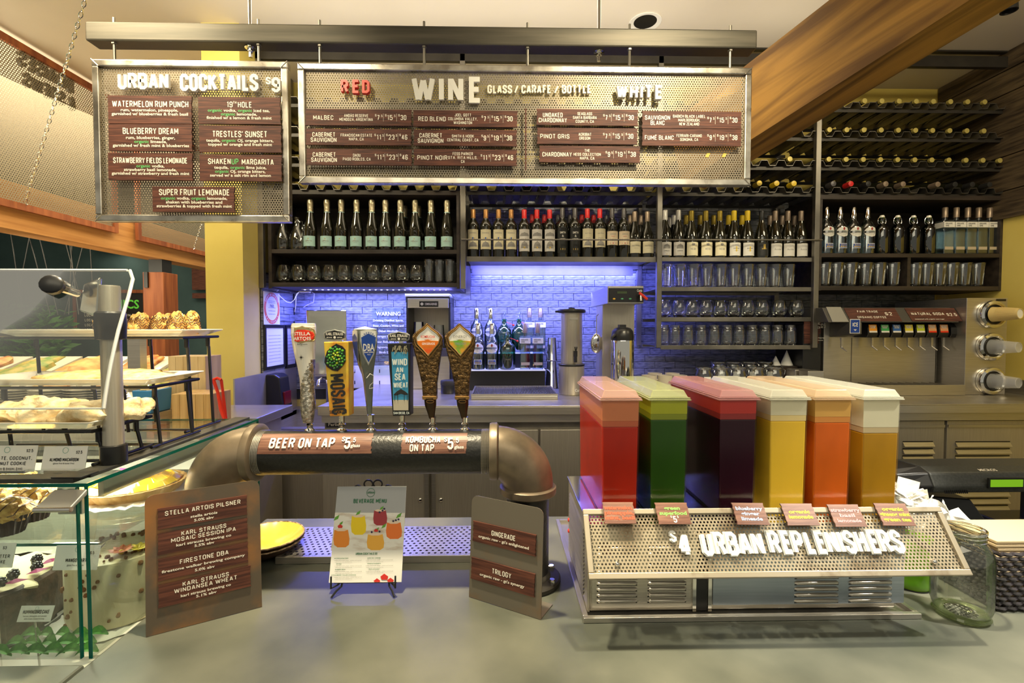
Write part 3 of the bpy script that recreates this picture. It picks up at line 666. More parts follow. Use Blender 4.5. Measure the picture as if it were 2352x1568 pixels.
# red wines
def wines(items, z, Y, shelf):
    """items: (key, pixel x list)"""
    for key, pxs in items:
        k, (nm, prof, cap, lab, tx, desc, hs) = key, KIND[key]
        p = bottle('wine_bottle', prof, M['bglass'], cap, lab, tx); n = len(pxs)
        p.scale = (1, 1, hs)
        row(p, [at(x, 588, Y, z) for x in pxs], lambda i: 'wine bottle with %s%s' % (desc, ', ' + od(i, n) + ' of its kind' if n > 1 else ' ' + shelf), nm)
KIND = {
 'fra': ('copper capsule reds', BORD, (tanc, .232, .299, .0150, .0004), (creamL, .052, .172, .95), [('FRANCISCAN', .150, .006, .044, grey_ink, 'G'), ('#', .118, .008, .026, gold2, 0), ('^', .066, .034, .050, grey_ink, 0), ('o', .118, .011, .010, blueL, 0)], 'copper capsule and cream estate label', 1),
 'dao': ('red capsule hill reds', BORD, (redc, .228, .299, .0152, .0004), (greyL, .040, .174, .95), [('^', .132, .024, .062, grey_ink, 0), ('DAOU', .112, .010, .036, grey_ink, 'G'), ('^', .058, .045, .046, grey_ink, 0), ('o', .062, .012, .012, gold2, 0)], 'red capsule and grey hill label', 1),
 'smi': ('black painted label reds', BORD, (greyc, .232, .302, .0152, .0004), (pbr('black_label', (.012, .014, .014), .5), .030, .180, .95), [('SMITH', .150, .012, .036, wht, 'b'), ('&', .130, .013, .012, wht, 'b'), ('HOOK', .110, .012, .036, wht, 'b'), ('#', .052, .010, .030, gold2, 0)], 'grey capsule and white lettering on black', 1.03),
 'joe': ('red capsule cream label reds', BORD, (redc, .232, .300, .0152, .0004), (creamL, .065, .176, .98), [('Joel Gott', .148, .007, .040, grey_ink, 'r'), ('RED BLEND', .120, .004, .03, grey_ink, 'G'), ('^', .075, .030, .048, grey_ink, 0)], 'red capsule and plain cream label', 1.02),
 'and': ('grey capsule blush label reds', BORD, (greyc, .236, .302, .0150, .0004), (pink, .078, .160, 1.05), [('ANDAS', .142, .008, .034, grey_ink, 'G'), ('RESERVE', .128, .004, .022, redc, 'G'), ('#', .088, .006, .036, redc, 0)], 'grey capsule and blush label', 1.03),
 'fes': ('taupe capsule burgundies', BURG, (taupe, .232, .300, .0152, .0004), (creamL, .032, .105, .95), [('Fess Parker', .078, .008, .046, grey_ink, 'r'), ('PINOT NOIR', .062, .003, .03, grey_ink, 'G')], 'taupe capsule and low cream label', .97),
 'cre': ('white capsule whites', BURG, (whitec, .240, .302, .0152, .0004), (greyL, .018, .100, 1.0), [('^', .060, .030, .046, grey_ink, 0), ('CARANO', .046, .006, .034, ink, 'G'), ('#', .026, .006, .050, gold2, 0)], 'white capsule and crest label', 1),
 'hes': ('olive gold capsule whites', BURG, (goldc, .232, .298, .0152, .0004), (creamL, .018, .100, 1.0), [('HESS', .058, .012, .034, grey_ink, 'G'), ('o', .086, .016, .020, grey_ink, 0)], 'olive gold capsule and cream label', 1),
 'sea': ('yellow capsule whites', BURG, (yelc, .238, .300, .0152, .0004), (wht, .018, .098, 1.0), [('SEAGLASS', .062, .008, .036, grey_ink, 'G'), ('#', .058, .030, .008, yelc, 0), ('CHARDONNAY', .048, .003, .03, grey_ink, 'G')], 'yellow capsule and white label', 1),
 'bab': ('black capsule white', BURG, (blackc, .240, .300, .0150, .0004), (pbr('black_label', (.012, .014, .014), .5), .018, .098, 1.0), [('#', .072, .030, .014, gold2, 0), ('BABICH', .060, .007, .030, gold2, 'G')], 'black capsule and black gold label', 1),
 'acr': ('tan capsule whites', BURG, (taupe, .238, .300, .0152, .0004), (wht, .016, .094, 1.0), [('Acrobat', .058, .011, .044, grey_ink, 'r')], 'tan capsule and pale script label', 1),
}
wines([('fra', [1087, 1116, 1145, 1174]), ('dao', [1204, 1233, 1262]), ('smi', [1291, 1320]), ('joe', [1348.5, 1377]), ('and', [1405, 1432]), ('fes', [1457, 1486])], Z2, 3.0, 'on the red wine shelf')
for px, k, c, d in ((1222, BORD, redc, 'red capsule behind the hill label bottles at the left'), (1250, BORD, redc, 'red capsule behind the hill label bottles at the right'), (1281, BORD, greyc, 'grey capsule behind the left black bottle'), (1309, BORD, greyc, 'grey capsule behind the right black painted bottle'), (1336, BORD, redc, 'red capsule behind the left plain cream label bottle'), (1363, BORD, redc, 'red capsule behind the right plain cream label bottle'), (1392, BORD, greyc, 'grey capsule behind the left blush label bottle'), (1446, BURG, taupe, 'taupe capsule behind the left burgundy bottle'), (1471, BURG, taupe, 'taupe capsule behind the right burgundy bottle')):
    o = bottle('wine_bottle', k, M['bglass'], (c, .234, .299, .0150, .0004)); o.location = at(px, 588, 3.13, Z2)
    tag(o, 'wine bottle behind, with ' + d, 'bottle', 'second row reds')
wines([('cre', [1527, 1557]), ('hes', [1587, 1620, 1652]), ('sea', [1684.5, 1715.5]), ('bab', [1748]), ('acr', [1779, 1808, 1838])], Z3[0], 3.0, 'on the white wine shelf')
for i, (px, c) in enumerate(((1537, whitec), (1547, whitec), (1575, goldc), (1607, goldc), (1638, goldc), (1672, yelc), (1703, yelc), (1767, taupe), (1795, taupe), (1823, taupe))):
    o = bottle('wine_bottle', BURG, M['bglass'], (c, .236, .299, .0150, .0004)); o.location = at(px, 588, 3.12 + .07 * (i == 0), Z3[0])
    tag(o, 'wine bottle behind the white wines, %s' % (od(i, 10)), 'bottle', 'second row whites')
# pint glasses, stemless, mason mugs
pint = thing('pint_glass', 'x', 'glass')
B().lathe([(0, .008), (.027, .008), (.030, .02), (.041, .148)], seg=20).build('wall', M['tglass'], pint, smooth=True)
B().lathe([(0, 0), (.028, 0), (.030, .004), (.030, .016), (0, .010)], seg=20).build('base', M['glass'], pint, smooth=True)
rimmed(pint, .041, .148)
xsP = [1530, 1561, 1592, 1623, 1655, 1686, 1717, 1748, 1779, 1811]
row(pint, [at(x, 659, 3.0, Z3[1]) for x in xsP], lambda i: 'pint glass under the white wines, ' + od(i, 10) + ' in front', 'pint glasses in the steel shelving')
for i, x in enumerate((1546, 1577, 1608, 1640, 1671, 1702, 1733, 1765, 1795)):
    dup(pint, at(x, 659, 3.12, Z3[1]), 'second row pint glass under the white wines, ' + od(i, 9), 'pint glasses in the steel shelving')
xsS = [1527, 1560, 1590, 1622, 1654, 1685, 1717, 1750, 1789, 1829]
for i, x in enumerate(xsS):
    dup(stem, at(x, 728, 3.0, Z3[2]), 'stemless glass below the steel shelf pint glasses, ' + od(i, 10), 'stemless glasses in the steel shelving')
jar = thing('mason_jar_glass', 'x', 'glass')
JP = [(0, .006), (.028, .006), (.034, .012), (.0355, .030), (.0355, .088), (.033, .100), (.030, .107), (.030, .128)]
B().lathe(JP, seg=20).build('wall', M['tglass'], jar, smooth=True)
B().lathe([(0, 0), (.030, 0), (.034, .006), (.034, .014), (0, .008)], seg=20).build('base', M['glass'], jar, smooth=True)
b = B()
for z in (.112, .119, .126):
    b.tube([(.0305 * math.cos(2 * math.pi * k / 20), .0305 * math.sin(2 * math.pi * k / 20), z) for k in range(20)], .0012, 5, closed=True)
b.build('thread', M['glass'], jar, smooth=True)
B().text('MASON', None, 0, .062, .012, .036, style='G', mp=wrap(.0362)).build('embossing', M['spirit'], jar)
xsJ = [1524, 1550, 1580, 1610, 1640, 1669, 1697, 1727, 1756, 1785, 1815]
row(jar, [at(x, 791, 3.0, Z3[3]) for x in xsJ], lambda i: 'small mason jar glass on the lowest shelf, ' + od(i, 11), 'mason jar glasses')
row_r = [1893, 1921, 1953, 1987, 2018, 2051, 2100, 2127, 2156, 2184, 2213, 2244]
for i, x in enumerate(row_r):
    dup(pint, at(x, 656, 3.0, ZR0), 'pint glass ' + ('below the oval labels, ' if i < 6 else 'past the cabinet divider, ') + od(i % 6, 6), 'pint glasses in the right cabinet')
# clear spirit bottles
def spirit(small=False):
    t = thing('clear_spirit_bottle', 'x', 'bottle')
    B().lathe([(0, .004), (.038, 0), (.042, .004), (.042, .150), (.040, .170), (.030, .192), (.018, .210), (.0145, .222), (.0145, .27)], seg=24).build('glass', M['spirit'], t, smooth=True)
    B().lathe([(0, .006), (.0395, .006), (.0395, .120), (0, .120)], seg=24).build('liquid', M['spirit'], t, smooth=True)
    B().lathe([(.0165, .225), (.0165, .290), (.014, .294), (0, .294)], seg=16).build('screw_cap', M['chrome'] if not small else taupe, t, smooth=True)
    lo = scan(B(), [(.041 * math.cos(k * math.pi / 12), .135 + .032 * math.sin(k * math.pi / 12)) for k in range(24)], wrap(.0430), 10, 10).build('label', wht, t)
    B().text('CORTEZ', None, 0, .130, .012, .056, style='b', mp=wrap(.0438)).text('SILVER RUM', None, 0, .117, .0035, .03, style='G', mp=wrap(.0438)).build('label_print', grey_ink, lo)
    B().add([wrap(.0438)(.006 * math.cos(k * math.pi / 6), .153 + .009 * math.sin(k * math.pi / 6)) for k in range(12)], [tuple(range(12))]).build('label_emblem', pbr('maroon_ink', (.35, .04, .03), .5), lo)
    lo = B().lathe([(.0427, .034), (.0427, .064)], seg=8, a0=-math.pi / 2 - .62, a1=-math.pi / 2 + .62).build('lower_label', wht, t, smooth=True)
    B().lathe([(.0432, .037), (.0432, .061)], seg=8, a0=-math.pi / 2 - .54, a1=-math.pi / 2 + .54).build('blue_panel', blueL, lo, smooth=True)
    b = B()
    for u in (-.015, -.005, .005, .015): b.add([wrap(.0438)(u + .0045 * math.cos(k * math.pi / 4), .044 + .0045 * math.sin(k * math.pi / 4)) for k in range(8)], [tuple(range(8))])
    b.text('BLANCO', None, 0, .055, .006, .03, style='G', mp=wrap(.0438)).build('medals', gold2, lo)
    return t
sp = spirit()
row(sp, [at(x, 580, 3.0, ZR1) for x in (1896, 1927, 1958, 1990)], lambda i: 'spirit bottle with oval white label in the dark cabinet, ' + od(i, 4), 'clear spirit bottles')
sw = thing('swing_top_bottle', 'x', 'bottle')
B().lathe([(0, .004), (.034, 0), (.037, .005), (.037, .150), (.034, .166), (.020, .184), (.015, .196), (.015, .222), (.018, .226), (.018, .230)], seg=24).build('glass', M['swing'], sw, smooth=True)
B().lathe([(0, .006), (.0345, .006), (.0345, .150), (0, .150)], seg=20).build('liquid', pane('green_liquid', (.25, .42, .10), .03), sw, smooth=True)
B().lathe([(0, .226), (.013, .226), (.015, .234), (.011, .244), (0, .245)], seg=16).build('stopper', M['porc'], sw, smooth=True)
B().tube([(-.012, 0, .240), (-.024, 0, .222), (-.026, 0, .200), (-.018, 0, .190)], .0016, 6).tube([(.012, 0, .240), (.024, 0, .222), (.026, 0, .200), (.018, 0, .190)], .0016, 6).tube([(-.012, 0, .240), (.012, 0, .240)], .0014, 6).build('wire_bail', M['chrome'], sw, smooth=True)
row(sw, [at(x, 580, 3.0, ZR1) for x in (2024, 2060, 2096, 2131)], lambda i: 'green swing top bottle, ' + od(i, 4) + ' between the clear spirits', 'green swing top bottles')
def square():
    t = thing('square_bottle', 'x', 'bottle')
    B().box((-.033, -.033, .0), (.033, .033, .212)).build('glass', M['spirit'], t, bevel=.005)
    B().box((-.028, -.028, .012), (.028, .028, .160)).build('liquid', M['spirit'], t)
    B().lathe([(.013, .212), (.012, .232)], seg=14).build('neck', M['spirit'], t, smooth=True)
    B().lathe([(.0155, .232), (.0155, .292), (.013, .295), (0, .295)], seg=16).build('capsule', taupe, t, smooth=True)
    lo = B().box((-.0335, -.0336, .166), (.0335, .0336, .200)).build('label', wht, t)
    B().text('SQUARE', front(-.0338), -.004, .189, .009, .044, .0004, style='G').text('ONE', front(-.0338), -.014, .176, .009, .022, .0004, style='G').build('label_print', ink, lo)
    B().box((-.026, -.0337, .028), (.028, -.0331, .046)).build('lower_label', pbr('kraft_label', (.50, .42, .30), .6), t)
    return t
sq = square()
row(sq, [at(x, 580, 3.0, ZR1) for x in (2168, 2194, 2220, 2245, 2270)], lambda i: 'square clear bottle beside the swing tops, ' + od(i, 5), 'square bottles in the right cabinet')
# bottles lying in the racks
def lying(name, cap, crk=None):
    t = thing(name, 'x', 'bottle'); R = Matrix.Rotation(math.pi / 2, 3, 'X')
    R2 = Matrix.Rotation(math.pi / 2, 3, 'X')
    B().lathe([(0, .0), (.036, 0), (.037, .01), (.037, .19), (.030, .217), (.0150, .245), (.0140, .294), (0, .294)], (0, .296, 0), 16, rot=R2).build('glass', M['bglass'], t, smooth=True)
    if cap == 'cork':
        B().lathe([(.0148, .280), (.0150, .297), (0, .2975)], (0, .296, 0), 14, rot=R2).build('cork', pbr('cork_gold', (.50, .42, .12), .4, .3), t, smooth=True)
    else:
        B().lathe([(.0160, .225), (.0160, .297), (0, .2985)], (0, .296, 0), 14, rot=R2).build('capsule', cap, t, smooth=True)
    return t
ly = lying('lying_bottle', 'cork')
def rackpos(px, py, ry, Y=2.945, dy=.0):
    p = W(px, py, Y)
    key = min((k for k in racks if k[1] == ry), key=lambda k: abs((racks[k][0] + racks[k][1] * racks[k][2] / 2) - p.x) - racks[k][1] * racks[k][2] / 2)
    x0, P, n, zv = racks[key]; i = min(max(int((p.x - x0 - .48 * P) / P + .5), 0), n - 1)
    return (x0 + (i + .48) * P, 2.93 + dy, zv + .0385)
ROWN = {245: 'top rack', 312: 'second rack', 380: 'third rack', 441: 'lowest rack'}
first = True
for ry, pts in ((245, [1997, 2033, 2071, 2109, 2145, 2184, 2221, 2259]), (312, [1919, 1956, 1991, 2035, 2069, 2105, 2142, 2180, 2216, 2250]), (380, [1822, 1908, 1946, 1985, 2020, 2056, 2095, 2135, 2176, 2214, 2245, 2281])):
    seen = set(); k = 0; pos = []
    for px in pts:
        q = rackpos(px, ry - 22, ry)
        if (round(q[0], 3)) in seen: q = (q[0] + .1, q[1], q[2])
        if round(q[0], 3) in seen or q[0] > xx(2290, YS): continue
        seen.add(round(q[0], 3)); pos.append(q)
    for i, q in enumerate(pos):
        l = 'wine bottle with pale end lying in the %s, %s' % (ROWN[ry], od(i, len(pos)))
        if first: ly.location = q; ly['label'] = l; ly['group'] = 'corked bottles in the racks'; first = False
        else: dup(ly, q, l, 'corked bottles in the racks')
seen = set()
for px, c, d in ((1205, redc, 'red capsule above the hill label wines'), (1237, redc, 'red capsule above the middle of the red wines'), (1310, redc, 'red capsule above the black painted bottles'), (1160, redc, 'red capsule above the copper capsule wines'), (1350, redc, 'red capsule above the plain cream label wines'), (1748, goldc, 'olive capsule by the wine menu'), (1785, yelc, 'yellow capsule beside the olive one'), (1822, yelc, 'yellow capsule by the post'), (1905, greyc, 'grey capsule next to the steel post'), (1945, redc, 'bright red capsule'), (1985, blackc, 'black capsule after the red one'),
                 (2022, taupe, 'tan capsule right after the black one'), (2068, taupe, 'tan capsule in the middle of the bay'), (2138, taupe, 'tan capsule above the green swing tops'), (2172, blackc, 'black capsule above the square bottles'), (2205, blackc, 'black capsule, last but one'), (2245, blackc, 'black capsule closest to the yellow wall')):
    q = rackpos(px, 418, 441, dy=-.045)
    while round(q[0], 3) in seen: q = (q[0] + racks[(1874, 441)][1], q[1], q[2])
    seen.add(round(q[0], 3))
    o = lying('lying_bottle', c); o.location = q; tag(o, 'bottle lying in the lowest rack with ' + d, 'bottle', 'capsuled bottles in the racks')
# ---------------------------------------------------------------- hanging menu signs
def run(bs, words, cx, cy, h, w, fr, d=.0006, style='b'):
    """one centred line of coloured words: words = [(text, builder)]"""
    parts = []; tot = 0; sp = h * .45
    for t, b in words:
        P = serif(t, h, None, style); xs = [p[0] for q in P for p in q]; parts.append((P, min(xs), max(xs), b)); tot += max(xs) - min(xs) + sp
    tot -= sp; k = w / tot; x = cx - w / 2
    for P, a, c, b in parts:
        for q in P: b.flat([((u - a) * k + x, v + cy - h / 2) for u, v in q], fr, d)
        x += (c - a + sp) * k
def jag(w, h, L=True, R=True, n=7, am=.0025):
    """strip outline with torn ends, origin at its centre"""
    rnd = random.Random(int(w * 1e5 + h * 1e4))
    p = [(-w / 2, -h / 2), (w / 2, -h / 2)]
    if R: p += [(w / 2 - am * (i % 2) - am * rnd.random() * .6, -h / 2 + h * i / n) for i in range(1, n)]
    p += [(w / 2, h / 2), (-w / 2, h / 2)]
    if L: p += [(-w / 2 + am * (i % 2) + am * rnd.random() * .6, h / 2 - h * i / n) for i in range(1, n)]
    return p
YG = 2.0; YP = 1.972
def signframe(t, TL, TR, BL, BR, tw=.027):
    w = t.location
    a, b, c, d = (W(*p, YG) for p in (TL, TR, BR, BL))
    x0, x1, z0, z1 = (a.x + d.x) / 2, (b.x + c.x) / 2, (c.z + d.z) / 2, (a.z + b.z) / 2
    for (p, q) in (((x0, z1 - tw), (x1, z1)), ((x0, z0), (x1, z0 + tw)), ((x0, z0 + tw), (x0 + tw, z1 - tw)), ((x1 - tw, z0 + tw), (x1, z1 - tw))):
        B().box((p[0], YG - .016, p[1]), (q[0], YG + .016, q[1])).build('frame_bar', M['frame'], t, w, bevel=.004)
    for (u, v) in ((x0, z0), (x1, z0), (x0, z1), (x1, z1)):
        su, sv = (1 if u == x0 else -1), (1 if v == z0 else -1)
        B().tube([(u, YG - .0165, v), (u + su * tw, YG - .0165, v + sv * tw)], .0022, 6).build('weld_bead', M['frame'], t, w, smooth=True)
    fr = (Vector((x0 + tw * .8, YG - .002, z0 + tw * .8)), UX, UZ, NF)
    B().perf(x1 - x0 - tw * 1.6, z1 - z0 - tw * 1.6, fr, .0103, .0031).build('perforated_panel', M['perf'], t, w)
    return x0, x1, z0, z1
s2 = YP / F
def letters(t, txt, boxes, mat, depth=.022, Y=YG - .004):
    gap = depth * .45; depth = depth * .55; Y -= gap
    """one raised part per letter; boxes = (x0, x1, y0, y1) in photo pixels"""
    for ch, (a, b, c, d) in zip(txt, boxes):
        p = W((a + b) / 2, (c + d) / 2, Y - depth); sc = (Y - depth) / F
        B().text(ch, front(Y), p.x, p.z, (d - c) * sc, max((b - a), 6) * sc if ch not in 'I' else None, 0.0, depth, st=.19).build('raised_letter', mat, t, t.location)
def spread(txt, x0, x1, y0, y1, st=.19):
    """pixel boxes of each letter of a word set between x0 and x1"""
    ws = [(G[c][0] + st) for c in txt]; tot = sum(ws) + .14 * (len(txt) - 1); k = (x1 - x0) / tot; x = x0; out = []
    for w_ in ws:
        out.append((x, x + w_ * k, y0, y1)); x += (w_ + .14) * k
    return out
def strip(t, rect, L=True, R=True, mat=None):
    x0, y0, x1, y1 = rect; p = W((x0 + x1) / 2, (y0 + y1) / 2, YP)
    o = B().prism(jag((x1 - x0) * s2, (y1 - y0) * s2, L, R), (Vector((p.x, YP, p.z)), UX, UZ, NF), -.003, .003).build('menu_strip', mat or M['plaque'], t, t.location)
    for sx in (-.35, .35):
        pass
    return o
FRP = front(YP - .003)
def tx(b, s, cx, cy, h, w=None, style='G', st=.15, d=.0006):
    p = W(cx, cy, YP - .003); return b.text(s, FRP, p.x, p.z, h * s2, None if w is None else w * s2, d, style=style, st=st)
ck = thing('menu_sign', 'hanging perforated steel cocktail menu with welded frame and seven strips', 'sign', (W(443, 510, YG).x, YG, W(443, 510, YG).z))
signframe(ck, (217, 138), (665, 147), (226, 511), (668, 510))
letters(ck, 'URBAN', spread('URBAN', 271, 386, 168, 204), M['white'])
letters(ck, 'COCKTAILS', spread('COCKTAILS', 414, 592, 170, 208), M['white'])
letters(ck, '$9', [(610, 622, 176, 194), (624, 643, 178, 211)], M['white'])
cock = [((254, 222, 438, 283), ('WATERMELON RUM PUNCH', 345.5, 239, 14, 167), [(['rum, watermelon, pineapple,'], 343.5, 252.5, 126), (['garnished w/ blueberries & fresh basil'], 344.5, 261.5, 168)]),
 ((255, 287, 439, 346), ('BLUEBERRY DREAM', 346, 301, 14, 122), [(['rum, blueberries, ginger,'], 346, 316, 108), (['*organic', 'limeade,'], 346, 325, 72), (['garnished w/ fresh mint & blueberries'], 347, 334, 168)]),
 ((254, 353, 440, 413), ('STRAWBERRY FIELDS LEMONADE', 345, 368.5, 13, 163), [(['*organic', 'vodka,'], 345.5, 381, 62), (['strawberry basil lemonade,'], 345.5, 389.5, 116), (['garnished w/ strawberry and fresh mint'], 346, 398, 171)]),
 ((460, 225, 642, 284), ('19', 542, 239.5, 14, 0), [(['*organic', 'vodka,', '*organic', 'iced tea,'], 548.5, 253.5, 137), (['*organic', 'lemonade,'], 549, 262, 80), (['finished w/ a lemon & fresh mint'], 549.5, 270.5, 144)]),
 ((462, 290, 644, 349), ('TRESTLES\' SUNSET', 551, 308, 14, 121), [(['tequila,', '*organic', 'OJ, orange bitters,'], 551, 322.5, 149), (['topped w/ orange and fresh mint'], 551.5, 331.5, 142)]),
 ((463, 357, 645, 415), ('SHAKEN *UP MARGARITA', 553, 371, 14, 150), [(['tequila,', '*organic', 'lime juice,'], 552, 384.5, 116), (['*organic', 'OJ, orange bitters,'], 552, 393.5, 112), (['served w/ a salt rim and lemon'], 552.5, 402.5, 135)]),
 ((355, 430, 537, 486), ('SUPER FRUIT LEMONADE', 446, 441.5, 14, 156), [(['*organic', 'vodka,', '*organic', 'lemonade,'], 446, 455, 147), (['shaken with blueberries and'], 446, 464, 125), (['strawberries & topped with fresh mint'], 446.5, 473, 167)])]
green = pbr('leaf_green_ink', (.13, .50, .16), .5)
for rect, ti, lines in cock:
    o = strip(ck, rect, False, True); bw, bg = B(), B()
    if ti[0] == '19':
        tx(bw, '19', 528, 240, 13, 13); tx(bw, 'TH', 539.5, 235.5, 6, 8); tx(bw, 'HOLE', 562, 240.5, 13, 31)
    elif '*' in ti[0]:
        tx(bw, 'SHAKEN', 504, 370.5, 13, 50); tx(bg, 'UP', 540, 371, 13, 15); tx(bw, 'MARGARITA', 592, 372, 13, 71)
    else: tx(bw, ti[0], ti[1], ti[2], ti[3], ti[4])
    for ws, cx, cy, w_ in lines:
        p = W(cx, cy, YP - .003)
        run(None, [(q.strip('*'), bg if q[0] == '*' else bw) for q in ws], p.x, p.z, 6.4 * s2, w_ * s2, FRP)
    bw.build('lettering', M['cream'], o, ck.location)
    if bg.v: bg.build('green_lettering', green, o, ck.location)
wn = thing('menu_sign', 'wide hanging perforated steel wine menu with white and red raised letters', 'sign', (W(1205, 427, YG).x, YG, W(1205, 427, YG).z))
signframe(wn, (687, 148), (1722, 160), (690, 424), (1721, 427))
letters(wn, 'WINE', [(946, 998, 176, 233), (1007, 1020, 176, 233), (1030, 1063, 176, 234), (1075, 1104, 177, 235)], M['white'])
letters(wn, 'RED', [(783, 799, 183, 212), (808, 824, 183, 213), (832, 848, 184, 213)], M['red'], .032)
letters(wn, 'WHITE', [(1417, 1440, 195, 225), (1447, 1465, 195, 226), (1470, 1478, 195, 226), (1481, 1499, 196, 226), (1504, 1521, 196, 227)], M['white'], .032)
for wd_, a, c in (('GLASS', 1120, 1176), ('CARAFE', 1198, 1265), ('BOTTLE', 1291, 1357)):
    letters(wn, wd_, spread(wd_, a, c, 195, 214), M['cream'], .014)
letters(wn, '//', [(1181, 1191, 195, 214), (1272, 1284, 196, 215)], M['cream'], .014)
p = W(1207.5, 249, YP); q = W(1207.5, 390, YP)
B().box((p.x - .003, YP, q.z), (p.x + .003, YP + .006, p.z)).build('divider_bar', M['plaque'], wn, wn.location)
def price(b, s, x0, x1, cy):
    big, _, small = s.partition('.')
    w = x1 - x0; tx(b, '$', x0 + 2.2, cy - 5, 5.5, 4)
    k = 5 if small else 0; tx(b, big, x0 + 5.5 + (w - 6 - k) / 2, cy, 11.5, w - 6.5 - k)
    if small: tx(b, '.5', x1 - 1.8, cy - 3.8, 5.2, 4.6)
def wine(rect, name, mid, pr):
    o = strip(wn, rect); b = B(); x0, y0, x1, y1 = rect; w = x1 - x0; cy = (y0 + y1) / 2; n = len(name)
    for i, t in enumerate(name):
        ww = {6: 45, 8: 55, 9: 62}.get(len(t), len(t) * 7.0) if n == 1 else len(t) * 6.4
        tx(b, t, x0 + .158 * w + (4 if n == 1 and len(t) > 8 else 0), cy + (i - (n - 1) / 2) * 12, 10.3, min(ww, .29 * w))
    m = len(mid)
    for i, t in enumerate(mid):
        tx(b, t, x0 + .475 * w, cy + (i - (m - 1) / 2) * 8.8, 6.8, min(len(t) * 4.15, 84), st=.14)
    xs_ = ((.655, .727, .738, .752, .852, .866, .88, .962) if pr[0][0] != '1' else (.648, .738, .747, .762, .868, .878, .89, .972))
    q = [x0 + f * w for f in xs_]
    price(b, pr[0], q[0], q[1], cy); price(b, pr[1], q[3], q[4], cy); price(b, pr[2], q[6], q[7], cy)
    for u in (q[2], q[5]):
        a = W(u, cy - 9, YP - .003); c = W(u, cy + 9, YP - .003); b.box((a.x - .0004, YP - .0038, c.z), (a.x + .0004, YP - .003, a.z))
    b.build('lettering', M['cream'], o, wn.location)
A5, B5, C5 = ('7.5', '15.5', '30'), ('11.5', '23.5', '46'), ('9.5', '19.5', '38')
wine((705, 252, 943, 288), ['MALBEC'], ['AND\u00c1S RESERVE', 'MENDOZA, ARGENTINA'], A5)
wine((706, 297, 943, 333), ['CABERNET', 'SAUVIGNON'], ['FRANCISCAN ESTATE', 'NAPA, CA'], B5)
wine((707, 343, 944, 379), ['CABERNET', 'SAUVIGNON'], ['DAOU', 'PASO ROBLES, CA'], B5)
wine((951, 255, 1187, 291), ['RED BLEND'], ['JOEL GOTT', 'COLUMBIA VALLEY,', 'WASHINGTON'], A5)
wine((952, 299, 1186, 335), ['CABERNET', 'SAUVIGNON'], ['SMITH & HOOK', 'CENTRAL COAST, CA'], C5)
wine((952, 344, 1186, 380), ['PINOT NOIR'], ['FESS PARKER', 'STA. RITA HILLS,', 'CA'], B5)
wine((1233, 252, 1465, 288), ['UNOAKED', 'CHARDONNAY'], ['SEAGLASS', 'SANTA BARBARA', 'COUNTY, CA'], A5)
wine((1234, 295, 1464, 331), ['PINOT GRIS'], ['ACROBAT', 'OREGON'], A5)
wine((1239, 336, 1470, 373), ['CHARDONNAY'], ['THE', 'HESS COLLECTION', 'NAPA, CA'], C5)
wine((1474, 257, 1703, 295), ['SAUVIGNON', 'BLANC'], ['BABICH BLACK LABEL', 'MARLBOROUGH,', 'NEW ZEALAND'], A5)
wine((1474, 297, 1703, 335), ['FUM\u00c9 BLANC'], ['FERRARI-CARANO', 'SONOMA, CA'], C5)
for px in (1625, 1663):
    a = W(px, 356, YG - .003)
    B().prism([(-.010, -.009), (.004, -.009), (.012, .009), (-.002, .009)], (Vector((a.x, YG - .003, a.z)), UX, UZ, NF), 0, .0006).build('tape_remnant', pbr('yellow_tape', (.62, .50, .10), .6), wn, wn.location)
# steel tube and its rods
tb = thing('hanging_steel_tube', 'long rectangular steel tube hung from the ceiling that carries both menus', 'rail', (W(960, 75, 2.04).x, 2.04, W(960, 100, 2.04).z)); w0 = tb.location
a, c, e = W(194, 45, 1.985), W(1740, 71, 1.985), W(194, 92, 1.985)
B().box((a.x, 1.985, e.z), (c.x, 2.055, (a.z + c.z) / 2)).build('tube', M['tube'], tb, w0, bevel=.006)
for px, z1 in ((279, 140), (605, 148), (743, 152), (978, 155), (1211, 158), (1441, 160), (1668, 162)):
    x = xx(px, 2.0); t = tb
    B().tube([(x, 2.0, W(px, z1, 2.0).z + .0), (x, 2.0, a.z + .018)], .0058, 8).build('threaded_rod', M['dsteel'], t, w0, smooth=True)
    B().lathe([(0, 0), (.010, 0), (.010, .006), (0, .006)], (x, 2.0, e.z - .007), 6).build('hex_nut', M['dsteel'], t, w0)
for px in (586, 1372):
    x = xx(px, 2.02)
    B().tube([(x, 2.02, a.z), (x, 2.02, ZC - .001)], .0075, 10).build('ceiling_rod', M['chrome'], tb, w0, smooth=True)
    B().lathe([(0, 0), (.007, 0), (.007, .022), (.012, .022), (.012, .034), (.022, .036), (.022, .040), (0, .040)], (x, 2.02, e.z - .041), 12).build('bolt_and_washer', M['chrome'], tb, w0)
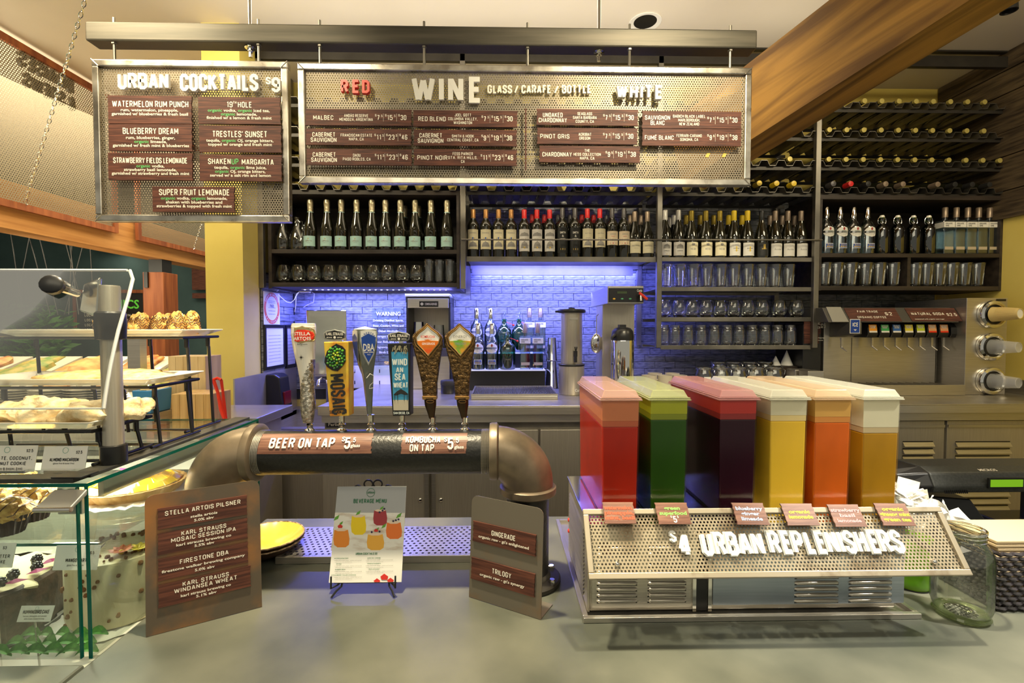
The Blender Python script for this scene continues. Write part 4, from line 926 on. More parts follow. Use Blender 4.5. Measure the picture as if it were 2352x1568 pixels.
# perforated station sign at the far left, seen from behind
XB = -2.80
def sidepanel(name, label, y0, y1, z0, z1):
    t = thing(name, label, 'sign', (XB, (y0 + y1) / 2, z0)); w = t.location; k = .035
    fr = (Vector((XB, y0 + k, z0 + k)), Vector((0, 1, 0)), UZ, Vector((1, 0, 0)))
    B().perf(y1 - y0 - 2 * k, z1 - z0 - 2 * k, fr, .0145, .0048).build('perforated_panel', pbr('station_mesh', (.30, .26, .19), .5, .3), t, w)
    for p, q in (((y0, z0), (y1, z0 + k * 1.1)), ((y0, z1 - k * 1.1), (y1, z1)), ((y0, z0 + k * 1.1), (y0 + k, z1 - k * 1.1)), ((y1 - k, z0 + k * 1.1), (y1, z1 - k * 1.1))):
        B().box((XB - .012, p[0], p[1]), (XB + .012, q[0], q[1])).build('wood_frame_bar', M['post'], t, w)
    return t
p1 = sidepanel('station_sign', 'big perforated steel station sign with reversed lettering above the pastry case', 1.9, 3.60, 2.285, 3.255)
b = B(); fb = (Vector((XB - .004, 0, 0)), Vector((0, -1, 0)), UZ, Vector((-1, 0, 0)))
b.text('BRAISES', fb, -3.10, 3.175, .085, .36, 0, .02).text('& STEWS', fb, -3.12, 3.065, .085, .34, 0, .02).build('raised_lettering', M['dark'], p1, p1.location)
B().box((XB - .05, 2.68, 2.32), (XB - .02, 2.74, 3.22)).build('back_batten', M['perf'], p1, p1.location)
p2 = sidepanel('station_sign', 'smaller perforated steel station sign hung near the yellow pillar', 3.79, 4.75, 2.27, 3.255)
def chain(name, label, A, C, n, r=.008):
    t = thing(name, label, 'chain', A); A, C = Vector(A), Vector(C); b = B(); d = (C - A) / n
    u = d.normalized(); s = u.cross(Vector((0, 0, 1))).normalized(); v = u.cross(s)
    for i in range(n):
        m = A + d * (i + .5); q = s if i % 2 else v
        b.tube([m + u * (math.cos(k * math.pi / 5) * d.length * .62) + q * (math.sin(k * math.pi / 5) * r) for k in range(10)], r * .26, 5, closed=True)
    b.build('links', M['chrome'], t, A, smooth=True)
    e = C + u * .01
    B().tube([e + s * .012, e + u * .02, e - s * .012], .003, 6).build('hook', M['chrome'], t, A)
    return t
q = W(80, 483, 2.76)
chain('support_chain', 'thin chain slanting down to the lower edge of the big station sign', (XB + .95, 2.3, ZC - .004), (XB + .02, 2.90, 2.33), 52)
q = W(457, 572, 4.5)
chain('support_chain', 'thin chain holding the smaller station sign beside the pillar', (XB + .45, 4.3, ZC - .004), (XB + .02, 4.45, 2.33), 60, .007)
# far timber structure
o = B().box((-3.0, 1.9, 2.17), (XB - .03, 7.58, 2.44)).build('timber_beam', M['beam_far']); tag(o, 'long timber beam running back under the station signs', 'beam')
mpn = nt(M['beam_far'])[0]['Mapping']; mpn.inputs['Scale'].default_value = (8, .5, 8)
t = thing('timber_post', 'reddish square timber post with black bracket under the far beam', 'post', (-2.905, 4.19, 0))
B().box((-2.99, 4.10, 0), (-2.82, 4.28, 2.06)).build('shaft', M['post'], t, t.location, bevel=.004)
B().box((-2.96, 4.13, 2.06), (-2.85, 4.25, 2.169)).box((-2.97, 4.085, 1.93), (-2.94, 4.0995, 2.06)).build('bracket', M['black'], t, t.location)
t = thing('chalkboard_sign', 'black chalkboard with green heading on the far dark wall', 'sign', (xx(246, 7.5), 7.58, 1.3))
a, c = W(168, 672, 7.5), W(326, 775, 7.5); w = t.location
B().box((a.x, 7.55, c.z), (c.x, 7.59, a.z)).build('board', M['blackm'], t, w)
B().box((a.x - .04, 7.54, a.z), (c.x + .04, 7.59, a.z + .05)).box((c.x, 7.54, c.z), (c.x + .05, 7.59, a.z)).box((a.x - .05, 7.54, c.z), (a.x, 7.59, a.z)).build('board_frame', M['post'], t, w)
B().text('ORGANICS', front(7.55), (a.x + c.x) / 2, a.z - .17, .13, .88, .002, style='b').build('green_heading', glow('chalk_green', (.12, .55, .05), .3), t, w)  # heading is given a faint glow, though chalk gives no light
b = B()
for i in range(5):
    for j, s in enumerate(('LOCAL GREENS', 'BROWN RICE')): b.text(s, front(7.55), a.x + .3 + j * .48, a.z - .34 - i * .075, .04, .36, .002)
b.build('chalk_lines', M['cream'], t, w, kind='stuff')
a = W(432, 600, 7.4)
t = thing('hanging_banner', 'dark brown sign board on the far wall beside the pillar', 'sign', (a.x + .2, 7.5, a.z - .4))
B().box((a.x, 7.48, a.z - .42), (a.x + .75, 7.52, a.z)).box((a.x, 7.48, a.z - .55), (a.x + .75, 7.50, a.z - .47)).box((a.x + .1, 7.52, a.z - .3), (a.x + .6, 7.599, a.z - .1)).build('board', M['plaque'], t, t.location)
a = ZP(255, 571, 2.75)
t = thing('pendant_lamp', 'glowing round lamp hanging in the dark room behind the beam', 'lamp', (a.x, a.y, 2.75))
B().lathe([(0, .0), (.20, 0)], seg=24).build('diffuser', glow('lamp_glow', (1, .85, .6), 6), t)
B().lathe([(.20, -.004), (.22, -.002), (.22, .10), (0, .11)], seg=24).build('lamp_shade', M['white'], t, smooth=True)
B().tube([(0, 0, .11), (0, 0, ZC - 2.751)], .006, 6).build('cord', M['black'], t)
random.seed(5)
for i in range(9):
    px = 12 + i * 27; a = W(px, 540, 6.0)
    x = a.x; b = B().tube([(x, 6.0, ZC - .001), (x + random.uniform(-.35, .35), 6.0 + random.uniform(-.2, .2), 1.75)], .006, 5)
    o = b.build('hanging_cable', M['black']); tag(o, 'thin black cable hanging in the dark room, ' + od(i, 9), 'cable', 'hanging cables')
# planter in the far room
t = thing('planter', 'long planter of green leaves in front of the far dark wall', 'plant', (-6.4, 6.6, 0)); w = t.location
B().box((-7.0, 6.4, 0), (-5.9, 6.8, 1.15)).build('trough', M['blackm'], t, w, bevel=.01)
b = B()
for i in range(650):
    x = random.uniform(-7, -5.9); y = random.uniform(6.42, 6.78); z = 1.15 + random.random() ** 1.5 * .75; l = random.uniform(.08, .22); a = random.uniform(0, 6.28); u = Vector((math.cos(a), math.sin(a), random.uniform(-.2, .9))).normalized(); s = u.cross(Vector((random.random(), random.random(), .3))).normalized() * l * .16
    p = Vector((x, y, z)); b.add([p, p + u * l * .5 + s, p + u * l, p + u * l * .5 - s], [(0, 1, 2, 3)])
b.build('leaves', noisy('leaf', (.03, .12, .02), (.10, .30, .05), ns=6, r=.5), t, w, kind='stuff')
# ---------------------------------------------------------------- front counter
XS = -.863   # plane of the pastry case's right side
fc = B().box((XS + .002, .35, .87), (XR - .002, 1.76, ZF)).build('bar_counter', M['slate'], bevel=.006)
tag(fc, 'wide dark slate topped counter carrying the beer tower and juice dispenser', 'counter')
cl = B().box((-3.2, .35, .87), (XS - .002, 1.0, ZF)).build('bar_counter', M['slate'], bevel=.006)
tag(cl, 'slate ledge running in front of the glass pastry case', 'counter')
t = thing('counter_base', 'dark panelled base under the slate counter', 'counter', (1, 1.2, 0))
B().box((-.80, .45, 0), (XR - .01, 1.70, .87)).build('carcass', M['dark'], t, t.location)
# ---------------------------------------------------------------- beer tower
YT = 1.31; zt = zz(1037, 850, YT); rp = .059
xl, xr = xx(582, YT), xx(1133, YT); xv, xlv = xx(1213, YT), -.778
tw = thing('beer_tower', 'black pipe beer tower with cast iron elbows and bolted flange', 'beer tower', (xv, YT, ZF)); w = tw.location
RY = Matrix.Rotation(math.pi / 2, 3, 'Y')
B().lathe([(rp, 0), (rp, xr - xl)], (xl, YT, zt), 48, rot=RY).build('main_pipe', M['pipe'], tw, w, smooth=True)
b = B()
for x in [xl + .006 + i * .004 for i in range(7)] + [xr - .006 - i * .004 for i in range(7)]:
    b.lathe([(rp, -.002), (rp + .0012, 0), (rp, .002)], (x, YT, zt), 40, rot=RY)
b.build('pipe_thread', M['dsteel'], tw, w, smooth=True, kind='stuff')
for sg, xe, xc in ((1, xr, xv), (-1, xl, xlv)):
    R = abs(xc - xe); pts = []; rr = []
    zc_ = zt - R
    for k in range(15):
        a = math.pi / 2 * k / 14
        pts.append((xe + sg * R * math.sin(a), YT, zt - R + R * math.cos(a))); rr.append(rp + .0095 + .003 * math.sin(a * 2))
    pts = [(xe - sg * .002, YT, zt)] + pts + [(xc, YT, zc_ - .012)]; rr = [rr[0]] + rr + [rr[-1]]
    e = B().tube(pts, rr, 40, caps=False).build('elbow', M['cast'], tw, w, smooth=True)
    B().lathe([(rp, -.010), (rp + .016, -.010), (rp + .018, -.004), (rp + .018, .010), (rp + .013, .014), (rp, .014)], (xe, YT, zt), 44, rot=RY).build('collar', M['cast'], e, w, smooth=True)
    B().lathe([(rp, -.014), (rp + .013, -.014), (rp + .018, -.010), (rp + .018, .006), (rp + .012, .010), (rp, .010)], (xc, YT, zc_ - .008), 44).build('collar', M['cast'], e, w, smooth=True)
    B().lathe([(rp - .002, ZF + .01), (rp - .002, zc_ - .01)], (xc, YT, 0), 40).build('upright_pipe', M['pipe'], tw, w, smooth=True)
    f = B().lathe([(rp, 0), (.088, 0), (.090, .003), (.090, .012), (.086, .016), (rp + .004, .018), (rp - .002, .030)], (xc, YT, ZF + .0005), 44).build('base_flange', M['dark'], tw, w, smooth=True)
    for k in range(6):
        a = math.pi / 3 * k + .45
        B().lathe([(0, 0), (.0095, 0), (.0095, .007), (.007, .009), (0, .009)], (xc + .076 * math.cos(a), YT + .076 * math.sin(a), ZF + .0165), 6).build('hex_bolt', M['chrome'], f, w)
for px, dy in ((468, 1045), (565, 1035), (1208, 1060)):
    p = W(px, dy, YT - rp - .006)
def curved_strip(name, px0, px1, z0, z1, texts):
    """printed strip that wraps the front of the pipe"""
    x0, x1 = xx(px0, YT - rp), xx(px1, YT - rp); r = rp + .0012
    def mpf(rad):
        def g(u, v):
            a = (v - zt) / rp; return Vector((u, YT - rad * math.cos(a), zt + rad * math.sin(a)))
        return g
    n = 10; b = B(); g = mpf(r); rnd = random.Random(px0)
    for j in range(n):
        v0, v1 = z0 + (z1 - z0) * j / n, z0 + (z1 - z0) * (j + 1) / n
        a0, a1 = .004 * rnd.random(), .005 * rnd.random()
        b.add([g(x0 + a0, v0), g(x1 - a1, v0), g(x1 - a1, v1), g(x0 + a0, v1)], [(0, 1, 2, 3)])
    o = b.build(name, M['plaque_lt'], tw, w, smooth=True)
    b = B(); g = mpf(r + .0028)
    for s, cx, cy, h, wd_, st, it in texts:
        u = xx(cx, YT - rp); v = W(cx, cy, YT - rp).z; k = (YT - rp) / F
        b.text(s, None, u, v, h * k, wd_ * k, style=st, mp=(lambda a, c, u0=u, v0=v: g(a, c)), ital=0)
    b.build('lettering', M['white'], o, w)
k = (YT - rp) / F
za_, zb2 = W(720, 1042, YT - rp).z, W(720, 990, YT - rp).z
curved_strip('printed_strip', 583, 851, za_, zb2, [('BEER ON TAP', 687, 1018, 24, 149, 'G', 0), ('$', 782, 1009, 13, 8, 'G', 0), ('5', 793, 1018, 27, 13, 'G', 0), ('.5', 806, 1011, 12, 10, 'G', 0), ('glass', 812, 1024, 7, 22, 'b', 0)])
curved_strip('printed_strip', 916, 1073, za_ - .001, zb2 - .001, [('KOMBUCHA', 968.5, 1010, 17, 80, 'G', 0), ('ON TAP', 967, 1029, 16, 56, 'G', 0), ('$', 1021, 1010, 13, 7, 'G', 0), ('5', 1033, 1019, 27, 13, 'G', 0), ('.5', 1047, 1012, 12, 11, 'G', 0), ('glass', 1053, 1027, 7, 22, 'b', 0)])
# ---------------------------------------------------------------- tap handles
def tapbase(t, w, x, ztop):
    z0 = zt + rp - .002
    B().lathe([(.013, 0), (.013, .004), (.008, .008), (.0075, .014), (.010, .018), (.007, .022), (.0085, ztop - z0 - .002), (.0095, ztop - z0), (0, ztop - z0)], (x, YT, z0), 18).build('ferrule', M['chrome'], t, w, smooth=True)
zz0 = lambda py: W(850, py, YT).z
kp = YT / F
def poly(b, pts, Y, d0, d1):
    """prism from photo pixel outline at depth Y"""
    P = [W(a, c, Y) for a, c in pts]
    if sum(P[i].x * P[(i + 1) % len(P)].z - P[(i + 1) % len(P)].x * P[i].z for i in range(len(P))) < 0: P = P[::-1]
    return b.prism([(q.x, q.z) for q in P], (Vector((0, Y, 0)), UX, UZ, NF), d0, d1)
def tt(b, s, cx, cy, h, wd_, Y, st='G', stw=.17, thick=0):
    p = W(cx, cy, Y); return b.text(s, front(Y), p.x, p.z, h * Y / F, wd_ * Y / F, .0006, thick, style=st, st=stw)
def handle(px, label, ztop):
    x = xx(px, YT); t = thing('tap_handle', label, 'tap handle', (x, YT, zt + rp), group='beer tap handles'); tapbase(t, t.location, x, ztop); return t, t.location
# white glass shaped handle with a silver swirl
t, w = handle(709, 'white tap handle with red logo and silver swirl, first on the tower', zz0(955))
prof = [(970, 708, 11), (955, 707, 14), (930, 707.5, 17), (900, 707, 15.5), (870, 706, 16), (840, 703.5, 19), (810, 700, 22.5), (785, 698, 25), (765, 697.5, 27), (750, 697.5, 26.5), (743, 697.5, 25)]
bw, bs = B(), B(); n = 28; rings = []
for py, cx, r in prof:
    c = W(cx, py, YT); rings.append((c, r * kp))
fine = []
for i in range(len(rings) - 1):
    for s in range(4):
        f = s / 4; fine.append((rings[i][0].lerp(rings[i + 1][0], f), rings[i][1] * (1 - f) + rings[i + 1][1] * f))
fine.append(rings[-1]); z0_, z1_ = fine[0][0].z, fine[-1][0].z
for i in range(len(fine) - 1):
    f = (fine[i][0].z - z0_) / (z1_ - z0_)
    for kk in range(n):
        a, a2 = 2 * math.pi * kk / n, 2 * math.pi * (kk + 1) / n
        am = math.cos((a + a2) / 2 - math.pi / 2 * 3)          # 1 towards the camera, from the side: right = +x
        side = math.cos((a + a2) / 2)
        silver = f < .30 or (f < .64 and side > (f - .30) / .34 * 2 - 1 + .0)
        q = [fine[i][0] + Vector((math.cos(a), math.sin(a), 0)) * fine[i][1], fine[i][0] + Vector((math.cos(a2), math.sin(a2), 0)) * fine[i][1],
             fine[i + 1][0] + Vector((math.cos(a2), math.sin(a2), 0)) * fine[i + 1][1], fine[i + 1][0] + Vector((math.cos(a), math.sin(a), 0)) * fine[i + 1][1]]
        (bs if silver else bw).add(q, [(0, 1, 2, 3)])
o = bw.build('white_body', M['porc'], t, w, smooth=True)
bs.build('silver_swirl', noisy('hammered_silver', (.28, .26, .22), (.85, .82, .74), ns=120, r=.22, m=1, bump=.6), t, w, smooth=True)
c = fine[-1][0]
B().lathe([(0, .001), (.026, .001), (.0295, .0), (.030, -.004)], c, 28).build('top_cap', M['porc'], t, w, smooth=True)
B().lathe([(fine[-1][1] + .0005, -.006), (fine[-1][1] + .0010, -.003)], c, 28).build('gold_band', M['gold'], t, w, smooth=True)
def bodywrap(Yc, r, cx):
    return lambda u, v: Vector((u, Yc - math.sqrt(max(r * r - (u - cx) ** 2, r * r * .12)) , v))
cx = W(697.5, 775, YT).x; r = 26.2 * kp; mpw = bodywrap(YT, r + .001, cx)
k2 = (YT - r) / F
def badge(pts): 
    return scan(B(), [(q.x, q.z) for q in (W(a, c, YT - r) for a, c in pts)], mpw, 10, 12)
badge([(675, 752), (683, 749), (694, 748), (706, 751), (716, 757), (719, 770), (717, 783), (706, 787), (690, 788), (678, 786), (673, 772)]).build('gold_crest', M['gold'], t, w)
mpw = bodywrap(YT, r + .0018, cx)
rb = badge([(675, 762), (684, 757), (700, 757), (712, 761), (716, 770), (714, 780), (700, 783), (684, 785), (675, 783), (676, 773)]).build('red_badge', M['red'], t, w)
mpw = bodywrap(YT, r + .0028, cx)
b = B()
for s, py, wd_ in (('STELLA', 766, 33), ('ARTOIS', 777, 35)):
    p = W(693, py, YT - r); b.text(s, None, p.x, p.z, 7.6 * k2, wd_ * k2, style='b', mp=mpw)
b.build('lettering', M['white'], rb, w)
b = B(); p = W(694, 790, YT - r); b.text('Belgium', None, p.x, p.z, 3.5 * k2, 20 * k2, style='r', mp=mpw)
p = W(694, 820, YT - .02)
for a in range(4):
    u = Vector((math.cos(a * math.pi / 4), 0, math.sin(a * math.pi / 4))); s = u.cross(Vector((0, 1, 0))) * .0009; L = .008 if a % 2 == 0 else .005
    q = Vector((p.x, YT - 22.0 * kp - .0012, p.z)); b.add([q - u * L, q + s, q + u * L, q - s], [(0, 1, 2, 3)])
b.build('small_print', M['ink'], t, w)
# plaque helper for the two brewery handles
def brewery_top(t, w, x0, x1, y0, y1):
    cx = (x0 + x1) / 2; h = y1 - y0
    out = [(x0, y0 + .35 * h), (x0 + .12 * (x1 - x0), y0 + .16 * h), (cx - 8, y0 + .1 * h), (cx, y0), (cx + 8, y0 + .1 * h), (x1 - .12 * (x1 - x0), y0 + .16 * h), (x1, y0 + .35 * h), (x1 - 1, y0 + .85 * h), (x1 - 8, y1 - 1), (cx, y1), (x0 + 8, y1 - 1), (x0 + 1, y0 + .85 * h)]
    Yb = YT - .012
    o = poly(B(), out, Yb, -.006, .004).build('name_plate', pbr('grey_plate', (.42, .42, .36), .35, .6), t, w, bevel=.0012)
    inn = [(cx + (a - cx) * .91, (y0 + y1) / 2 + (c - (y0 + y1) / 2) * .80) for a, c in out]
    poly(B(), inn, Yb - .004, -.001, .001).build('black_panel', M['black'], o, w)
    b = B(); tt(b, 'KARL STRAUSS', cx, (y0 + y1) / 2 - .08 * h, 6.4, (x1 - x0) * .80, Yb - .0052, 'b'); tt(b, 'BREWING', cx - 12, y1 - .25 * h, 2.6, 12, Yb - .0052); tt(b, 'COMPANY', cx + 12, y1 - .25 * h, 2.6, 12, Yb - .0052)
    p = W(cx, y1 - .26 * h, Yb - .006); b.lathe([(0, 0), (.0035, 0)], (p.x, Yb - .0056, p.z), 12, rot=Matrix.Rotation(math.pi / 2, 3, 'X'))
    b.build('lettering', M['cream'], o, w)
def slab(b, q, Y0, depth, dx=0):
    """tapering block: q = 4 pixel corners (bl, br, tr, tl) of its front, depth back along y"""
    P = [W(a, c, Y0) for a, c in q]; Qs = [p + Vector((dx, depth, 0)) for p in P]
    return b.hexa([P[0], P[1], Qs[1], Qs[0], P[3], P[2], Qs[2], Qs[3]])
t, w = handle(783, 'orange and yellow block tap handle with green hop gem and upright lettering', zz0(952))
Yf = YT - .018
slab(B(), [(757, 956), (801, 955), (800, 784), (743, 785)], Yf, .034, .004).build('block', noisy('amber_mosaic_paint', (.62, .20, .015), (.80, .56, .06), (1, 1, .5), 26, r=.22, lo=.35, hi=.6), t, w, bevel=.002)
poly(B(), [(777, 790), (788, 790), (787, 780), (778, 780)], YT, -.004, .004).build('neck', M['chrome'], t, w)
brewery_top(t, w, 744, 793, 756, 781)
b = B(); hop = [(747, 822), (752, 806), (762, 796), (773, 789), (787, 795), (794, 803), (794, 830), (788, 840), (776, 852), (764, 850), (752, 842), (746, 832)]
poly(b, hop, Yf - .0005, 0, .003).build('hop_backing', M['black'], t, w)
random.seed(11); cxh, cyh = 771, 821
gems = [pbr('gem_light', (.42, .55, .03), .08, Coat_Weight=1.), pbr('gem_mid', (.10, .40, .03), .08, Coat_Weight=1.), pbr('gem_dark', (.02, .16, .03), .08, Coat_Weight=1.)]
for i in range(44):
    a = i * 2.399; rad = 3.2 * math.sqrt(i); gx, gy = cxh + rad * math.cos(a) * 1.0, cyh + rad * math.sin(a) * 1.22
    g = B(); p = W(gx, gy, Yf - .004); r_ = .0042
    g.lathe([(r_, 0), (r_ * .7, .0022 + .003 * (1 - i / 44)), (0, .003 + .003 * (1 - i / 44))], (p.x, Yf - .003, p.z), 5 + i % 2, rot=Matrix.Rotation(math.pi / 2, 3, 'X') @ Matrix.Rotation(i, 3, 'Z'))
    g.build('gem', gems[0 if i < 12 and i % 3 else (1 if i % 2 else 2)], t, w)
b = B(); O = W(777, 905, Yf); frv = (Vector((O.x, Yf, O.z)), Vector((math.sin(.06), 0, -math.cos(.06))), Vector((math.cos(.06), 0, math.sin(.06))), NF)
b.text('MOSAIC', frv, 0, 0, 33 * Yf / F, 92 * Yf / F, .0006, .001, st=.15); tt(b, 'SESSION IPA', 777, 946, 7.5, 39, Yf)
b.build('lettering', M['ink'], t, w)
# grey four sided handle with blue shield
t, w = handle(850, 'grey tapered tap handle with blue and white shield', zz0(952))
b = B(); secs = [(952, 849, 6.5, .010), (910, 847, 10.5, .013), (880, 846, 13, .015), (860, 844, 15, .018), (838, 841, 21, .023), (800, 839, 29, .028), (765, 838, 31, .030), (756, 838, 29, .029)]
V = []; 
for py, cx_, hw, hd in secs:
    for k_ in range(4):
        ox, oy = [(-.22, -1), (1, -.25), (.3, 1), (-1, .3)][k_]
        p = W(cx_, py, YT); V.append((p.x + ox * hw * kp, YT + oy * hd, p.z))
m = len(secs)
F4 = [(i * 4 + k_, i * 4 + (k_ + 1) % 4, (i + 1) * 4 + (k_ + 1) % 4, (i + 1) * 4 + k_) for i in range(m - 1) for k_ in range(4)]
B().add(V, F4 + [(3, 2, 1, 0)]).build('shaft', pbr('grey_lacquer', (.16, .175, .15), .22, .2, Coat_Weight=.6), t, w, bevel=.003)
p = W(838, 757, YT); top = V[-4:]
B().add(top + [(p.x, YT, p.z + .009)], [(0, 1, 4), (1, 2, 4), (2, 3, 4), (3, 0, 4)]).build('white_crown', M['white'], t, w, smooth=True)
def face_patch(pts, k_, off, nm, mat, parent):
    """patch on face k_ of the shaft from (u 0..1, v 0..1) between section 4 and 7"""
    b = B(); vs = []
    for u, v in pts:
        f = v * 3; i = min(int(f), 2); g = f - i; i += 4
        A = Vector(V[i * 4 + k_]).lerp(Vector(V[(i + 1) * 4 + k_]), g); C_ = Vector(V[i * 4 + (k_ + 1) % 4]).lerp(Vector(V[(i + 1) * 4 + (k_ + 1) % 4]), g)
        nrm = (C_ - A).cross(UZ).normalized(); q = A.lerp(C_, u) + nrm * off
        vs.append(q)
    m = sum(vs, Vector()) / len(vs); b.add([m] + vs, [(0, j + 1, (j + 1) % len(vs) + 1) for j in range(len(vs))]); return b.build(nm, mat, parent, w)
shield = [(.5, .0), (.85, .22), (.95, .5), (.95, .88), (.5, 1.02), (.05, .88), (.05, .5), (.15, .22)]
for k_ in (0, 3):
    face_patch([(u, v) for u, v in shield], k_, .0015, 'shield_rim', pbr('shield_grey', (.45, .45, .42), .3), t)
    sh_ = face_patch([(.5 + (u - .5) * .88, .5 + (v - .5) * .93) for u, v in shield], k_, .0025, 'shield', M['white'], t)
    face_patch([(.5, .06), (.78, .24), (.88, .46), (.88, .58), (.5, .66), (.12, .58), (.12, .46), (.22, .24)], k_, .0032, 'blue_field', pbr('shield_blue', (.02, .08, .42), .3), sh_)
A0, A1 = Vector(V[5 * 4]), Vector(V[5 * 4 + 1]); U0 = (A1 - A0); U0.z = 0; U0.normalize(); wf = (A1 - A0).length
Vv = (Vector(V[6 * 4]) - A0).normalized(); Nn = U0.cross(Vv).normalized(); Vv = Nn.cross(U0).normalized()
fd = (A0 + U0 * wf * .5, U0, Vv, Nn)
b = B(); b.text('DBA', fd, 0, .004, .019, .029, .0046, style='b'); b.text('DOUBLE BARREL', fd, 0, -.009, .0035, .026, .0046); b.text('ALE', fd, 0, -.015, .0035, .008, .0046)
b.build('lettering', M['white'], t, w)
b = B()
for i, ch in enumerate('FIRESTONE'):
    a = math.radians(160 - i * 17.5); c_ = Vector((math.cos(a) * .0175, math.sin(a) * .020 + .022))
    fr = (fd[0] + fd[1] * c_.x + fd[2] * c_.y, (fd[1] * math.sin(a) - fd[2] * math.cos(a)), (fd[1] * math.cos(a) + fd[2] * math.sin(a)), fd[3])
    b.text(ch, fr, 0, 0, .006, .0036, .004)
b.text('*', fd, 0, .026, .010, .010, .004); b.build('blue_lettering', pbr('shield_blue', (.02, .08, .42), .3), t, w)
b = B().tube([W(842, 868, YT - .0235), W(850, 858, YT - .0235), W(858, 862, YT - .0225), W(857, 878, YT - .0205), W(850, 884, YT - .0205), W(848, 892, YT - .020), W(860, 890, YT - .019)], .0009, 5); b.build('etched_figure', M['paper'], t, w)
# blue and black block handle
t, w = handle(922, 'black edged tap handle with blue beach picture and white lettering', zz0(952))
Yf = YT - .016
slab(B(), [(902, 955), (942, 954), (942, 788), (890, 789)], Yf, .032, .003).build('block', M['black'], t, w, bevel=.0015)
poly(B(), [(917, 790), (926, 790), (926, 783), (917, 783)], YT, -.004, .004).build('neck', M['chrome'], t, w)
brewery_top(t, w, 891, 941, 761, 784)
sky = poly(B(), [(903, 918), (938, 918), (937, 808), (899, 808)], Yf - .0006, 0, .0006).build('sky_panel', pbr('sky_blue_print', (.05, .30, .52), .3), t, w)
poly(B(), [(904, 942), (938, 942), (938, 918), (903, 918)], Yf - .0006, 0, .0006).build('sand_panel', pbr('sand_print', (.55, .50, .38), .4), t, w)
b = B(); random.seed(4)
for i in range(20):
    a = 898 + random.random() * 37; c = 792 + random.random() * 12; poly(b, [(a, c + 10), (a + 1.6, c + 10), (a + 3.6, c), (a + 2.2, c)], Yf - .0014, 0, .0005)
b.build('thatch_strokes', pbr('straw_print', (.42, .38, .24), .5), t, w, kind='stuff')
b = B(); poly(b, [(904, 906), (912, 898), (921, 893), (930, 898), (938, 905), (932, 907), (921, 904), (910, 908)], Yf - .0014, 0, .0006)
for a in (906, 913, 928, 935): poly(b, [(a, 920), (a + 1, 920), (a + 1, 904), (a, 904)], Yf - .0014, 0, .0006)
b.build('palapa_print', M['ink'], sky, w)
b = B()
for s, cx_, cy_, h, wd_ in (('WIND', 918, 831, 16, 34), ('AN', 918, 849, 13, 16), ('SEA', 919, 865, 16, 24), ('WHEAT', 920, 884, 13, 33), ('SAN DIEGO, CA', 922, 948, 6, 36)): tt(b, s, cx_, cy_, h, wd_, Yf - .0012)
b.build('lettering', pbr('pale_print', (.72, .78, .74), .5), t, w)
